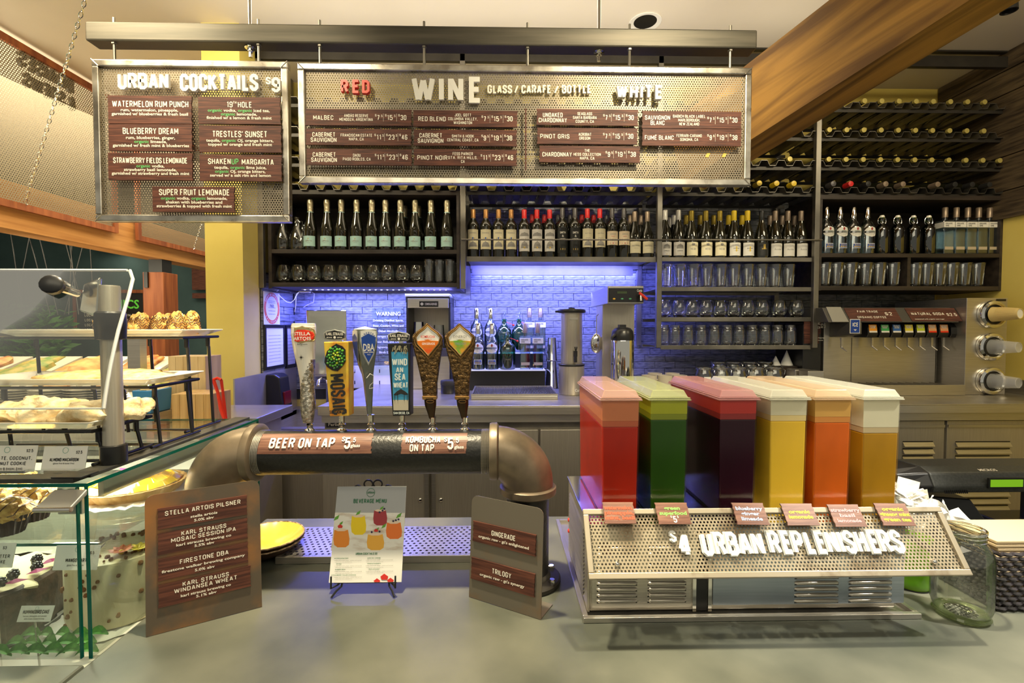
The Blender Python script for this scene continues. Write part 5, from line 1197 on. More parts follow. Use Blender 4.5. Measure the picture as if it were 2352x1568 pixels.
# two bronze kombucha handles
bronze = noisy('embossed_bronze', (.035, .020, .008), (.17, .10, .035), ns=150, r=.32, m=.7, bump=.7)
bz = pbr('bronze_edge', (.42, .24, .08), .3, .85); dbr = pbr('dark_bronze', (.07, .045, .025), .28, .7)
for px, label, word, word2, c1, c2, ic in ((992, 'bronze tap handle with red and orange teardrop window', 'KOMBUCHA', 'GINGERADE', (.72, .05, .01), (.85, .32, .02), M['red']), (1066, 'bronze tap handle with rainbow teardrop window, last on the tower', 'SYNERGY', 'TRILOGY', (.80, .34, .03), (.15, .42, .05), grey_ink)):
    t, w = handle(px + 1, label, zz0(958)); dx = px - 992; lx = -1.0 if dx == 0 else 0
    def Q(l): return [(a + dx - (a - 985) * 0 , c) for a, c in l]
    outL = [(948, 770), (956, 762), (970, 752), (981, 741), (993, 752), (1006, 762), (1017, 772), (1018, 790), (1012, 820), (1004, 880), (1004, 910), (972, 910), (970, 880), (956, 820), (948, 790)]
    ctr = 982 + dx
    tp = [(a + dx, c) for a, c in outL]
    Yh = YT
    poly(B(), tp, Yh, -.014, .010).build('sculpted_body', bronze, t, w, bevel=.004)
    poly(B(), [(972 + dx, 916), (1004 + dx, 916), (1004 + dx, 908), (971 + dx, 908)], Yh, -.014, .013).build('ring_band', bz, t, w, bevel=.001)
    st = [W(988 + dx, 913, Yh), W(989 + dx, 930, Yh), W(990.5 + dx, 945, Yh), W(992 + dx, 960, Yh)]
    B().tube(st, [.0165, .0155, .011, .0075], 20).build('lower_stem', dbr, t, w, smooth=True)
    B().tube([W(988 + dx, 922, Yh - .017) + Vector((math.cos(k_ * .52) * .010, 0, math.sin(k_ * .52) * .004)) for k_ in range(12)], .0007, 5, closed=True).build('scroll_emblem', bz, t, w)
    drop = [(955, 775), (962, 765), (973, 757), (982, 748), (992, 757), (1003, 765), (1011, 775), (1007, 789), (996, 802), (984, 817), (972, 803), (959, 790)]
    P = [W(a + dx, c, Yh - .010) for a, c in drop]; P = [q + Vector((0, 0, 0)) for q in P]
    B().tube(P, .0022, 8, closed=True).build('gold_rim', bz, t, w, smooth=True)
    c_ = sum(P, Vector()) / len(P)
    B().tube([c_ + (q - c_) * 1.17 + Vector((0, 0, -.001)) for q in P], .0011, 6, closed=True).build('outer_rim', bz, t, w, smooth=True)
    win = poly(B(), [(983 + dx + (a - 983) * .95, 780 + (c - 780) * .95) for a, c in drop], Yh - .010, 0, .0008).build('window_print', M['white'], t, w)
    gm = noisy('print_%d' % px, c1, c2, (40, 1, 40) if px > 1000 else (1, 1, 40), .6, r=.3, lo=.42, hi=.58)
    poly(B(), [(984 + dx, 814), (960 + dx, 790), (957 + dx, 783), (975 + dx, 782), (982 + dx, 779), (990 + dx, 782), (1008 + dx, 783), (1005 + dx, 790), (996 + dx, 800)], Yh - .0108, 0, .0006).build('colour_field', gm, win, w)
    b = B(); tt(b, word, 983 + dx, 773, 6, 32, Yh - .0112, 'r'); tt(b, 'organic & raw', 983 + dx, 779, 2.2, 18, Yh - .0112, 'r'); b.build('lettering', ic, win, w)
    b = B(); tt(b, word2, 984 + dx, 789, 5, 30 if px < 1000 else 26, Yh - .0118, 'b'); b.build('lettering', M['white'] if px < 1000 else grey_ink, win, w)
# ---------------------------------------------------------------- rusty price boards
def board(name, label, BL, BR, hgt, lean, mat, strips, foot, rad=.018):
    bl, br = ZP(*BL, ZF + .001), ZP(*BR, ZF + .001)
    t = thing(name, label, 'sign', tuple((bl + br) / 2)); w = t.location
    U = (br - bl).normalized(); N0 = U.cross(UZ).normalized(); V = (UZ * math.cos(lean) - N0 * math.sin(lean)).normalized(); N = U.cross(V).normalized(); wid = (br - bl).length
    fr = (bl, U, V, N)
    out = [(0, 0), (wid, 0), (wid, hgt - rad)] + [(wid - rad + rad * math.cos(a), hgt - rad + rad * math.sin(a)) for a in (.4, .8, 1.2)] + [(wid - rad, hgt), (rad, hgt)] + [(rad - rad * math.sin(a), hgt - rad + rad * math.cos(a)) for a in (.4, .8, 1.2)] + [(0, hgt - rad)]
    B().prism(out, fr, -.0025, 0).build('steel_plate', mat, t, w)
    if foot:
        p = bl + U * (wid * foot[0]); q = bl + U * (wid * foot[1])
        B().hexa([p - N0 * .002, q - N0 * .002, q - N0 * .07, p - N0 * .07, p - N0 * .002 + UZ * .002, q - N0 * .002 + UZ * .002, q - N0 * .07 + UZ * .002, p - N0 * .07 + UZ * .002]).build('folded_foot', mat, t, w)
    else:
        p = bl + U * (wid * .5)
        B().hexa([p - U * .04 - N0 * .09, p + U * .04 - N0 * .09, p + U * .04 - N0 * .088, p - U * .04 - N0 * .088, p - U * .04 + V * hgt * .7 - N * .003, p + U * .04 + V * hgt * .7 - N * .003, p + U * .04 + V * hgt * .7 - N * .001, p - U * .04 + V * hgt * .7 - N * .001]).build('rear_prop', mat, t, w)
    for (u0, v0, u1, v1, lines) in strips:
        f2 = (bl + U * (u0 + u1) / 2 * wid + V * (v0 + v1) / 2 * hgt, U, V, N); sw_, sh2 = (u1 - u0) * wid, (v1 - v0) * hgt
        o = B().prism(jag(sw_, sh2, True, True, 9, .0014), f2, .0005, .004).build('menu_strip', M['plaque'], t, w)
        b = B()
        for s, cy, h, wf_, st in lines: b.text(s, f2, 0, cy * sh2, h * hgt, wf_ * sw_, .0046, style=st, st=.16)
        b.build('lettering', M['cream'], o, w)
    return t
h1 = .313
board('price_board', 'rusted steel beer price board with four dark wood strips beside the pastry case', (335, 1463), (602, 1393), h1, .10, M['rust'], [
    (.10, .745, .88, .895, [('STELLA ARTOIS PILSNER', .22, .034, .84, 'G'), ('stella artois', -.13, .019, .30, 'b'), ('5.0% abv', -.34, .019, .22, 'b')]),
    (.10, .560, .88, .715, [('KARL STRAUSS', .33, .032, .50, 'G'), ('MOSAIC SESSION IPA', .08, .032, .72, 'G'), ('karl strauss brewing co', -.18, .019, .61, 'b'), ('5.5% abv', -.37, .019, .22, 'b')]),
    (.10, .375, .88, .530, [('FIRESTONE DBA', .20, .034, .54, 'G'), ('firestone walker brewing company', -.10, .019, .92, 'b'), ('5.0% abv', -.34, .019, .22, 'b')]),
    (.10, .185, .90, .345, [('KARL STRAUSS', .33, .032, .50, 'G'), ('WINDANSEA WHEAT', .09, .032, .68, 'G'), ('karl strauss brewing co', -.18, .019, .54, 'b'), ('5.1% abv', -.36, .019, .22, 'b')])], None)
board('price_board', 'grey rusted steel kombucha board with two dark wood strips before the upright pipe', (1077, 1370), (1242, 1423), .262, .06, M['rust2'], [
    (.04, .560, .92, .755, [('GINGERADE', .12, .050, .38, 'G'), ("organic raw - gt's enlightened", -.18, .026, .80, 'b')]),
    (.03, .190, .92, .400, [('TRILOGY', .14, .050, .30, 'G'), ("organic raw - gt's synergy", -.16, .026, .70, 'b')])], (.75, 1.0))
# ---------------------------------------------------------------- beverage menu on a wire easel
Ym = 1.25; bl, br, tl = W(755, 1339, Ym), W(922, 1341, Ym), W(780, 1118, 1.325)
mb = (bl + br) / 2
es = thing('wire_easel', 'black wrought wire easel with scrolled top holding the drinks menu', 'easel', (mb.x, Ym + .02, ZF)); w = es.location
x0, x1 = bl.x + .012, br.x - .012; cxm = (bl.x + br.x) / 2
U, V = UX, (tl - bl); V.x = 0; V.normalize(); N = U.cross(V)
for s, x in ((1, x0), (-1, x1)):
    up = Vector((x, Ym, bl.z))
    B().tube([Vector((x - s * .000, Ym - .016, bl.z + .026)), Vector((x, Ym - .018, bl.z - .004)), Vector((x + s * .010, Ym + .002, bl.z - .006)), Vector((x + s * .022, Ym + .004, bl.z + .004))], .0024, 6).build('hook', M['black'], es, w, smooth=True)
    B().tube([Vector((x + s * .024, Ym + .010, bl.z + .012)), Vector((x + s * .020, Ym + .002, bl.z - .010)), Vector((x + s * .010, Ym - .010, ZF + .014)), Vector((x + s * .002, Ym - .022, ZF + .004))], .0026, 6).build('leg', M['black'], es, w, smooth=True)
b = B(); zt_ = W(857, 1118, 1.33).z; yb = 1.335
b.tube([(x0 + .024, Ym + .010, bl.z + .012), (cxm - .01, yb, zt_ - .01), (cxm, yb + .004, zt_ + .004)], .0024, 6).tube([(x1 - .024, Ym + .010, bl.z + .012), (cxm + .01, yb, zt_ - .01), (cxm, yb + .004, zt_ + .004)], .0024, 6).tube([(cxm, yb + .005, zt_), (cxm, yb + .07, ZF + .003)], .0024, 6).tube([(x0, Ym + .005, bl.z - .001), (x1, Ym + .005, bl.z - .001)], .0022, 6)
b.build('back_frame', M['black'], es, w, smooth=True)
for s in (-1, 1):
    p = [Vector((cxm + s * .001, yb + .002, zt_ - .014))] + [Vector((cxm + s * (.013 - .012 * math.cos(a)), yb + .002, zt_ + .006 + .011 * math.sin(a))) for a in [x_ * .45 for x_ in range(0, 10)]]
    B().tube(p, .0022, 6).build('scroll', M['black'], es, w, smooth=True)
    p = [Vector((cxm + s * (.042 - .010 * math.cos(a)), yb, zt_ - .006 + .009 * math.sin(a))) for a in [x_ * .45 for x_ in range(0, 8)]]
    B().tube(p, .0022, 6).build('scroll', M['black'], es, w, smooth=True)
mn = thing('drinks_menu', 'printed beverage menu card with five drinks leaning on the wire easel', 'menu', (mb.x, Ym, bl.z)); w = mn.location
wid = (br - bl).length; H = (tl - bl).length; fr = (bl + V * .001, U, V, N)
pc = B().prism([(0, 0), (wid, 0), (wid, H), (0, H)], fr, -.002, 0).build('card', M['paper'], mn, w)
def mpx(a, c): # pixel of the photo to card coordinates
    v = (1339 - c) / 221.; k_ = 1 / (167 - 9 * v); xl_ = 755 + 25 * v
    return ((a - xl_) * k_ * wid, (v ** 1.0) * H)
def mp_poly(name, pts, mat, d, par=pc, smooth=False): return B().flat([mpx(*p) for p in pts], fr, d).build(name, mat, par, w)
mp_poly('grey_header', [(773, 1180), (933, 1182), (938, 1120), (780, 1118)], pbr('menu_blue_grey', (.42, .43, .45), .6), .0003)  # shadow and blue tint on the card top put into this colour
mp_poly('photo_ground', [(761, 1268), (926, 1268), (933, 1182), (773, 1180)], noisy('menu_table_print', (.86, .84, .78), (.50, .36, .24), (3, 1, 12), 6, r=.6, lo=.5, hi=.75), .0003)
def drink(cx, cy, w_, h, col, name):
    pts = [(cx - w_ * .42, cy - h / 2), (cx + w_ * .42, cy - h / 2), (cx + w_ * .5, cy), (cx + w_ * .46, cy + h * .32), (cx + w_ * .25, cy + h * .46), (cx, cy + h * .5), (cx - w_ * .25, cy + h * .46), (cx - w_ * .46, cy + h * .32), (cx - w_ * .5, cy)]
    o = mp_poly('printed_drink', pts, pbr(name, col, .4), .0007)
    mp_poly('glass_foot', [(cx - w_ * .3, cy + h * .46), (cx + w_ * .3, cy + h * .46), (cx + w_ * .15, cy + h * .57), (cx - w_ * .15, cy + h * .57)], M['white'], .0009, o)
    mp_poly('foam', [(cx - w_ * .42, cy - h * .5), (cx - w_ * .2, cy - h * .56), (cx + w_ * .2, cy - h * .56), (cx + w_ * .42, cy - h * .5), (cx + w_ * .2, cy - h * .42), (cx - w_ * .2, cy - h * .42)], pbr('drink_foam', (.85, .66, .5), .5), .0009, o)
drink(786, 1241, 37, 42, (.85, .28, .03), 'orange_drink'); drink(826, 1211, 35, 46, (.90, .66, .01), 'yellow_drink'); drink(876, 1194, 32, 37, (.38, .04, .05), 'berry_drink')
drink(907, 1224, 37, 40, (.85, .20, .03), 'coral_drink'); drink(864, 1250, 40, 38, (.88, .46, .06), 'peach_drink')
gl = pbr('menu_leaf', (.13, .38, .04), .5)
for a, c, s in ((776, 1192, 7), (786, 1205, 5), (826, 1181, 6), (880, 1170, 5), (919, 1188, 7), (868, 1220, 5), (884, 1212, 6)):
    mp_poly('printed_leaf', [(a - s, c + s), (a - s * .4, c - s * .2), (a + s, c - s), (a + s * .5, c + s * .4)], gl, .0011)
for a, c in ((875, 1180), (882, 1176), (886, 1172), (906, 1201), (912, 1199), (918, 1197), (856, 1226), (874, 1225)):
    mp_poly('printed_berry', [(a + 2.6 * math.cos(k_ * 1.05), c + 2.6 * math.sin(k_ * 1.05)) for k_ in range(6)][::-1], pbr('berry_ink', (.03, .02, .06), .5), .0013)
for a, c, s in ((883, 1329, 9), (866, 1338, 8), (897, 1337, 8), (784, 1213, 6), (866, 1223, 5)):
    mp_poly('printed_strawberry', [(a - s, min(c - s * .3, 1338)), (a, c - s), (a + s, min(c - s * .3, 1338)), (a + s * .7, min(c + s * .5, 1338.4)), (a - s * .7, min(c + s * .5, 1338.4))][::-1], pbr('strawberry_ink', (.65, .03, .02), .5), .0013)
b = B()
def mtx(s, cx, cy, h, w_, st='G', b_=None):
    u, v = mpx(cx, cy); (b_ or b).text(s, fr, u, v, h * H / 221, w_ * wid / 164, .0016, style=st, st=.17)
mtx('BEVERAGE MENU', 854, 1153, 10, 78); mtx('URBAN COCKTAILS $9', 843, 1275, 5, 49)
u, v = mpx(856, 1133); 
for k_ in range(24):
    a, c = k_ * math.pi / 12, (k_ + 1) * math.pi / 12; b.flat([(u + .0105 * math.cos(a), v + .0105 * math.sin(a)), (u + .0115 * math.cos(a), v + .0115 * math.sin(a)), (u + .0115 * math.cos(c), v + .0115 * math.sin(c)), (u + .0105 * math.cos(c), v + .0105 * math.sin(c))], fr, .0016)
mtx('URBAN', 856, 1133, 5, 16)
for i, s in enumerate(('WATERMELON RUM PUNCH', '19TH HOLE', 'BLUEBERRY DREAM', 'STRAWBERRY FIELDS LEMONADE')): mtx(s, 784 + (2, -8, -3, 10)[i] * .6, 1285 + i * 12.4, 2.4, (32, 12, 23, 56)[i])
for i, s in enumerate(('SUPER FRUIT LEMONADE', 'SHAKEN UP MARGARITA', 'TRESTLES SUNSET')): mtx(s, 860, 1285 + i * 12.4, 2.4, (30, 30, 26)[i])
b.build('green_lettering', pbr('menu_green', (.02, .16, .07), .5), pc, w)
b = B()
for i in range(7):
    mtx('vodka, lemonade, ginger, shaken and served', 800 if i < 4 else 872, 1289.5 + (i % 4) * 12.4, 1.7, 62, 'r'); mtx('with fresh mint and berries', 790 if i < 4 else 862, 1293 + (i % 4) * 12.4, 1.7, 38, 'r')
b.build('small_print', grey_ink, pc, w)
# ---------------------------------------------------------------- drip tray, bowls
zt2 = ZF + .022
dt = thing('drip_tray', 'perforated stainless drip tray under the beer taps', 'tray', (-.28, 1.52, ZF)); w = dt.location
ax, cx_, y0, y1 = -.667, -.012, 1.413, 1.627
fr = (Vector((ax + .012, y0 + .010, zt2)), UX, Vector((0, 1, 0)), UZ)
B().perf(cx_ - ax - .024, y1 - y0 - .02, fr, .0185, .0046).build('perforated_plate', M['steel'], dt, w)
B().box((ax, y0, ZF + .001), (cx_, y0 + .012, zt2)).box((ax, y1 - .012, ZF + .001), (cx_, y1, zt2)).box((ax, y0 + .012, ZF + .001), (ax + .014, y1 - .012, zt2)).box((cx_ - .014, y0 + .012, ZF + .001), (cx_, y1 - .012, zt2)).build('rim', M['steel'], dt, w, bevel=.001)
B().box((ax + .014, y0 + .012, ZF + .001), (cx_ - .014, y1 - .012, ZF + .003)).build('pan', M['dark'], dt, w)
ybowl = pbr('yellow_glaze', (.80, .52, .08), .22, Coat_Weight=.5); brn = pbr('brown_stoneware', (.05, .025, .015), .45)
for i in range(2):
    z = ZF + .001 + i * .012
    t = thing('serving_bowl', ['shallow yellow bowl with brown rim, lower one of the two stacked', 'shallow yellow bowl with brown rim, upper one of the two stacked'][i], 'bowl', (-.722 + i * .002, 1.475, z), group='stacked yellow bowls')
    B().lathe([(0, .0), (.040, .0), (.045, .004), (.080, .022), (.104, .043), (.107, .047)], seg=40).build('outer_shell', brn, t, smooth=True)
    B().lathe([(0, .008), (.040, .009), (.075, .026), (.098, .043), (.1035, .0475)], seg=40).build('yellow_glaze', ybowl, t, smooth=True)
    B().tube([(.1055 * math.cos(k_ * math.pi / 20), .1055 * math.sin(k_ * math.pi / 20), .0475 + .0006 * math.sin(k_ * 3)) for k_ in range(40)], .0021, 6, closed=True).build('rim', noisy('speckled_rim', (.12, .06, .03), (.62, .46, .26), ns=120, r=.5), t, smooth=True)
# ---------------------------------------------------------------- juice dispenser
jd = thing('juice_dispenser', 'stainless refrigerated juice dispenser base with perforated front sign', 'juice dispenser', (.59, 1.3, ZF)); w = jd.location
zb0, zb1 = ZF + .012, 1.135; x0, x1 = .205, .968
B().box((x0 + .006, 1.143, zb0), (x1 - .006, 1.50, zb1 - .002)).build('cooler_body', M['steel'], jd, w, bevel=.003)
# front: two louvred panels, a dark recess and one with a blue reflection in its colour
def louvres(parent, xa, xb, ztop, n, Y, dz=.0142, mat=None):
    b = B()
    for i in range(n):
        z = ztop - i * dz
        m = []
        for k in range(6):
            a = math.pi * k / 5; m.append((-.0065 * math.sin(a), .0045 * math.cos(a)))
        for u in range(1):
            pts = [(xa, 0), (xa + .006, 1), (xb - .006, 1), (xb, 0)]
            V = []
            for x, s in pts: V += [(x, Y + p * (s or .12), z + q * (s * .9 + .12)) for p, q in m]
            b.add(V, [(j * 6 + k, (j + 1) * 6 + k, (j + 1) * 6 + k + 1, j * 6 + k + 1) for j in range(3) for k in range(5)])
            o = B(); o.v, o.f = b.v, b.f; o.build('louvre', mat or M['steel'], parent, w, smooth=True); b = B()
            B().box((xa + .001, Y - .0006, z - .0066), (xb - .001, Y - .0002, z - .0042)).build('slot', M['black'], parent, w)
def X_(px, Y=1.143): return xx(px, Y)
pl = B().box((X_(1362), 1.138, zb0 + .010), (X_(1592), 1.1428, zb1 - .004)).build('louvred_panel', M['steel'], jd, w)
louvres(pl, X_(1372), X_(1468), 1.078, 10, 1.138); louvres(pl, X_(1490), X_(1582), 1.078, 10, 1.138)
B().box((X_(1596), 1.136, zb0), (X_(1604), 1.1428, zb1)).box((X_(1632), 1.136, zb0), (X_(1640), 1.1428, zb1)).build('trim_strip', M['chrome'], jd, w)
B().box((X_(1605), 1.140, zb0), (X_(1631), 1.1428, zb1)).build('recess', M['black'], jd, w)
pr = B().box((X_(1644), 1.138, zb0 + .014), (X_(2088), 1.1428, zb1 - .004)).build('louvred_panel', noisy('blue_film_steel', (.36, .42, .50), (.42, .48, .56), (1, 1, 40), 6, r=.3, m=.9), jd, w)  # bluish daylight reflection put into the steel colour
louvres(pr, X_(1832), X_(1936), 1.078, 10, 1.138, .0148); louvres(pr, X_(1958), X_(2060), 1.078, 10, 1.138, .0148)
B().box((x0, 1.14, zb0), (x0 + .0055, 1.468, zb1)).build('side_panel', M['steelv'], jd, w)
for i in range(18):
    z = zb1 - .03 - i * .0098
    B().hexa([(x0 - .004, 1.18, z), (x0, 1.18, z + .004), (x0, 1.43, z + .004), (x0 - .004, 1.43, z), (x0 - .0042, 1.18, z + .001), (x0, 1.18, z + .008), (x0, 1.43, z + .008), (x0 - .0042, 1.43, z + .001)]).build('side_louvre', M['steel'], jd, w)
for py in (1192, 1217):
    p = W(1314, py, 1.455)
    B().lathe([(0, 0), (.006, 0), (.006, .003), (.004, .005), (0, .005)], (x0 - .0, 1.45, p.z), 14, rot=Matrix.Rotation(-math.pi / 2, 3, 'Y')).build('red_rocker', M['red'], jd, w)
# top plate and drip gutter
B().box((x0, 1.135, zb1 - .001), (x1, 1.505, zb1 + .003)).build('top_plate', M['chrome'], jd, w, bevel=.001)
# tray lip around the base
tx0, tx1, ty0, ty1 = .192, 1.003, 1.113, 1.70
for a, c in (((tx0, ty0), (tx1, ty0 + .012)), ((tx0, ty0 + .012), (tx0 + .012, ty1)), ((tx1 - .012, ty0 + .012), (tx1, ty1)), ((tx0 + .012, ty1 - .012), (tx1 - .012, ty1))):
    B().box((a[0], a[1], ZF + .001), (c[0], c[1], ZF + .013)).build('tray_lip', M['steel'], jd, w, bevel=.001)
B().box((tx0 + .012, ty0 + .012, ZF + .001), (tx1 - .012, ty1 - .012, ZF + .004)).build('tray_pan', M['steel'], jd, w)
# sloping sign panel
bl, br = W(1353, 1331, 1.03), W(2232, 1329, 1.03); tl, tr = W(1337, 1170, 1.115), W(2150, 1173, 1.115)
bl.x = (bl.x + tl.x) / 2; tl.x = bl.x; br.x = (br.x + tr.x) / 2 + .002; fr = frame(bl, Vector((br.x, bl.y, bl.z)), Vector((bl.x, tl.y, tl.z))); WD = br.x - bl.x; HT = (Vector((bl.x, tl.y, tl.z)) - bl).length
O, U, V, N = fr; k = .0125
sgn = B(); sg = None
B().perf(WD - 2 * k, HT - 2 * k, (O + U * k + V * k, U, V, N), .0082, .0026).build('perforated_panel', M['perf_rust'], jd, w)
for (a, c) in (((0, 0), (WD, k)), ((0, HT - k), (WD, HT)), ((0, k), (k, HT - k)), ((WD - k, k), (WD, HT - k))):
    B().prism([(a[0], a[1]), (c[0], a[1]), (c[0], c[1]), (a[0], c[1])], fr, -.006, .006).build('frame_bar', noisy('aged_frame_steel', (.16, .10, .045), (.46, .40, .30), ns=11, r=.4, m=.6, lo=.28, hi=.45), jd, w, bevel=.0015)
for px, py in ((1417, 1298), (2140, 1300)):
    u = (px - (1345 if px < 2000 else 1345)) / 1; uu = WD * ((px - 1350) / 862.); vv = HT * (1331 - py) / 160.
    B().ball(O + U * uu + V * vv + N * .002, (.006, .006, .006), 12, 8).build('dome_screw', M['chrome'], jd, w, smooth=True)
for sx in (.06, .94):
    p = O + U * WD * sx
    B().hexa([p + V * HT * .8 - N * .002 + U * a + Vector((0, b_ * .0, 0)) if False else q for q in [p + V * HT * .3 - N * .003 - U * .01, p + V * HT * .3 - N * .003 + U * .01, Vector((p.x + .01, 1.142, 1.10)), Vector((p.x - .01, 1.142, 1.10)), p + V * HT * .34 - N * .003 - U * .01, p + V * HT * .34 - N * .003 + U * .01, Vector((p.x + .01, 1.142, 1.104)), Vector((p.x - .01, 1.142, 1.104))]]).build('bracket', M['dsteel'], jd, w)
# raised letters, one part each: clear backing with white face
def sg_letter(ch, px0, px1, h_px, base_py=None):
    """px at mid height of the row"""
    f = .40; wrow = 1337 * (1 - 0) ; 
    return
rowf = (1331 - 1254) / 161.0                     # height fraction of the lettering's middle
wl_ = 1353 * (1 - rowf) + 1337 * rowf; wr_ = 2232 * (1 - rowf) + 2150 * rowf
def ux_(px): return (px - wl_) / (wr_ - wl_) * WD
def put(ch, a, c, h, v0, parent=jd):
    u = (ux_(a) + ux_(c)) / 2; wd_ = (ux_(c) - ux_(a)); 
    b = B().text(ch, fr, u, v0, h + .003, wd_ + .003 if ch != 'I' else None, .003, .003, st=.235)
    o = b.build('raised_letter', M['acedge'], jd, w)
    B().text(ch, fr, u, v0, h, wd_ if ch != 'I' else None, .0062, .003, st=.165).build('white_face', M['white'], o, w)
put('$', 1538, 1550, .026, HT * .58); put('4', 1553, 1578, .050, HT * .46)
for ch, (a, c, _, _) in zip('URBAN', spread('URBAN', 1607, 1744, 0, 1)): put(ch, a, c, .050, HT * .465)
for ch, (a, c, _, _) in zip('REPLENISHERS', spread('REPLENISHERS', 1759, 2063, 0, 1)): put(ch, a, c, .050, HT * .478)
# flavour cards on the upper edge
inkc = {'r': pbr('ink_red', (.80, .09, .03), .5), 'g': pbr('ink_lime', (.25, .60, .12), .5), 'b': pbr('ink_pale_blue', (.42, .50, .72), .5), 'y': pbr('ink_yellow', (.80, .74, .03), .5), 'p': pbr('ink_pink', (.80, .32, .34), .5), 'w': M['white']}
cards = [((1380, 1154), (1453, 1154), (1391, 1203), 'r', ['watermelon,', 'pineapple,', 'mint, basil'], 'red print'), ((1502, 1155), (1576, 1155), (1512, 1204), 'g', ['green', 'superfood', '$5.5'], 'lime green print'),
         ((1678, 1155), (1750, 1156), (1692, 1205), 'b', ['blueberry', 'ginger', 'limeade'], 'pale blue print'), ((1790, 1157), (1862, 1157), (1808, 1207), 'y', ['organic', 'lemonade'], 'bright yellow print on two lines'),
         ((1897, 1159), (1968, 1159), (1918, 1210), 'p', ['strawberry', 'basil', 'lemonade'], 'pink print'), ((2003, 1156), (2076, 1157), (2028, 1207), 'y', ['organic', 'ginseng mint', 'green tea'], 'yellow print on three lines')]
for (TLc, TRc, BLc, cc, lines, desc) in cards:
    tl_, tr_, bl_ = W(*TLc, 1.112), W(*TRc, 1.112), W(*BLc, 1.078)
    t = thing('flavour_card', 'dark wood flavour card with %s on the juice sign' % desc, 'card', tuple((bl_ + tr_) / 2), group='juice flavour cards')
    xm = (tl_.x + bl_.x) / 2; tl_.x = bl_.x = xm; f2 = frame(bl_, bl_ + (tr_ - tl_), tl_); wc = (tr_ - tl_).length; hc = (tl_ - bl_).length
    pn = B().prism([(a + wc / 2, c + hc / 2) for a, c in jag(wc, hc, True, True, 8, .0012)], f2, 0, .003).build('card_panel', M['plaque_lt'], t, t.location)
    n = len(lines)
    for i, s in enumerate(lines):
        v = hc * (.5 + ((n - 1) / 2 - i) * .235)
        if s[0] == '$': B().text('$', f2, wc * .42, v + .003, .006, .003, .0036).text('5', f2, wc * .52, v - .003, .015, .008, .0036).text('5', f2, wc * .62, v + .003, .006, .003, .0036).build('price', M['white'], pn, t.location)
        else: B().text(s, f2, wc / 2, v, .0080, wc * min(.92, .088 * len(s) + .04), .0036, style='B').build('lettering', inkc[cc], pn, t.location)
    B().tube([tl_ + U * wc / 2 - N * .001, O + U * (tl_.x + wc / 2 - O.x) + V * HT - N * .006], .0014, 5).build('clip', M['chrome'], t, t.location)
# ---------------------------------------------------------------- juice containers
def juicemat(name, c_top, c_mid, rough=.35, trans=0.0):
    mt = pbr(name, c_mid, rough, 0, Subsurface_Weight=.25)
    mt.node_tree.nodes['Principled BSDF'].inputs['Subsurface Radius'].default_value = (.05, .03, .02)
    return mt
wall = pane('clear_plastic', (.97, .96, .95), .025, .12, .35)
edgem = pbr('plastic_rim', (.85, .85, .83), .15, Alpha=.55)
SPEC = [ # centre x, liquid colour, film colour, level py, label
 (.286, (.40, .020, .006), (.80, .28, .12), 968, 'orange red watermelon juice, at the left end of the dispenser'),
 (.404, (.020, .075, .003), (.55, .60, .02), 952, 'dark green juice'),
 (.573, (.022, .001, .008), (.70, .05, .035), 952, 'almost black blueberry juice'),
 (.697, (.88, .58, .045), (.96, .92, .66), 956, 'bright yellow lemonade'),
 (.806, (.60, .12, .010), (.90, .52, .12), 960, 'amber orange strawberry lemonade'),
 (.926, (.42, .22, .012), (.96, .92, .66), 985, 'brown gold green tea, at the right end of the dispenser')]
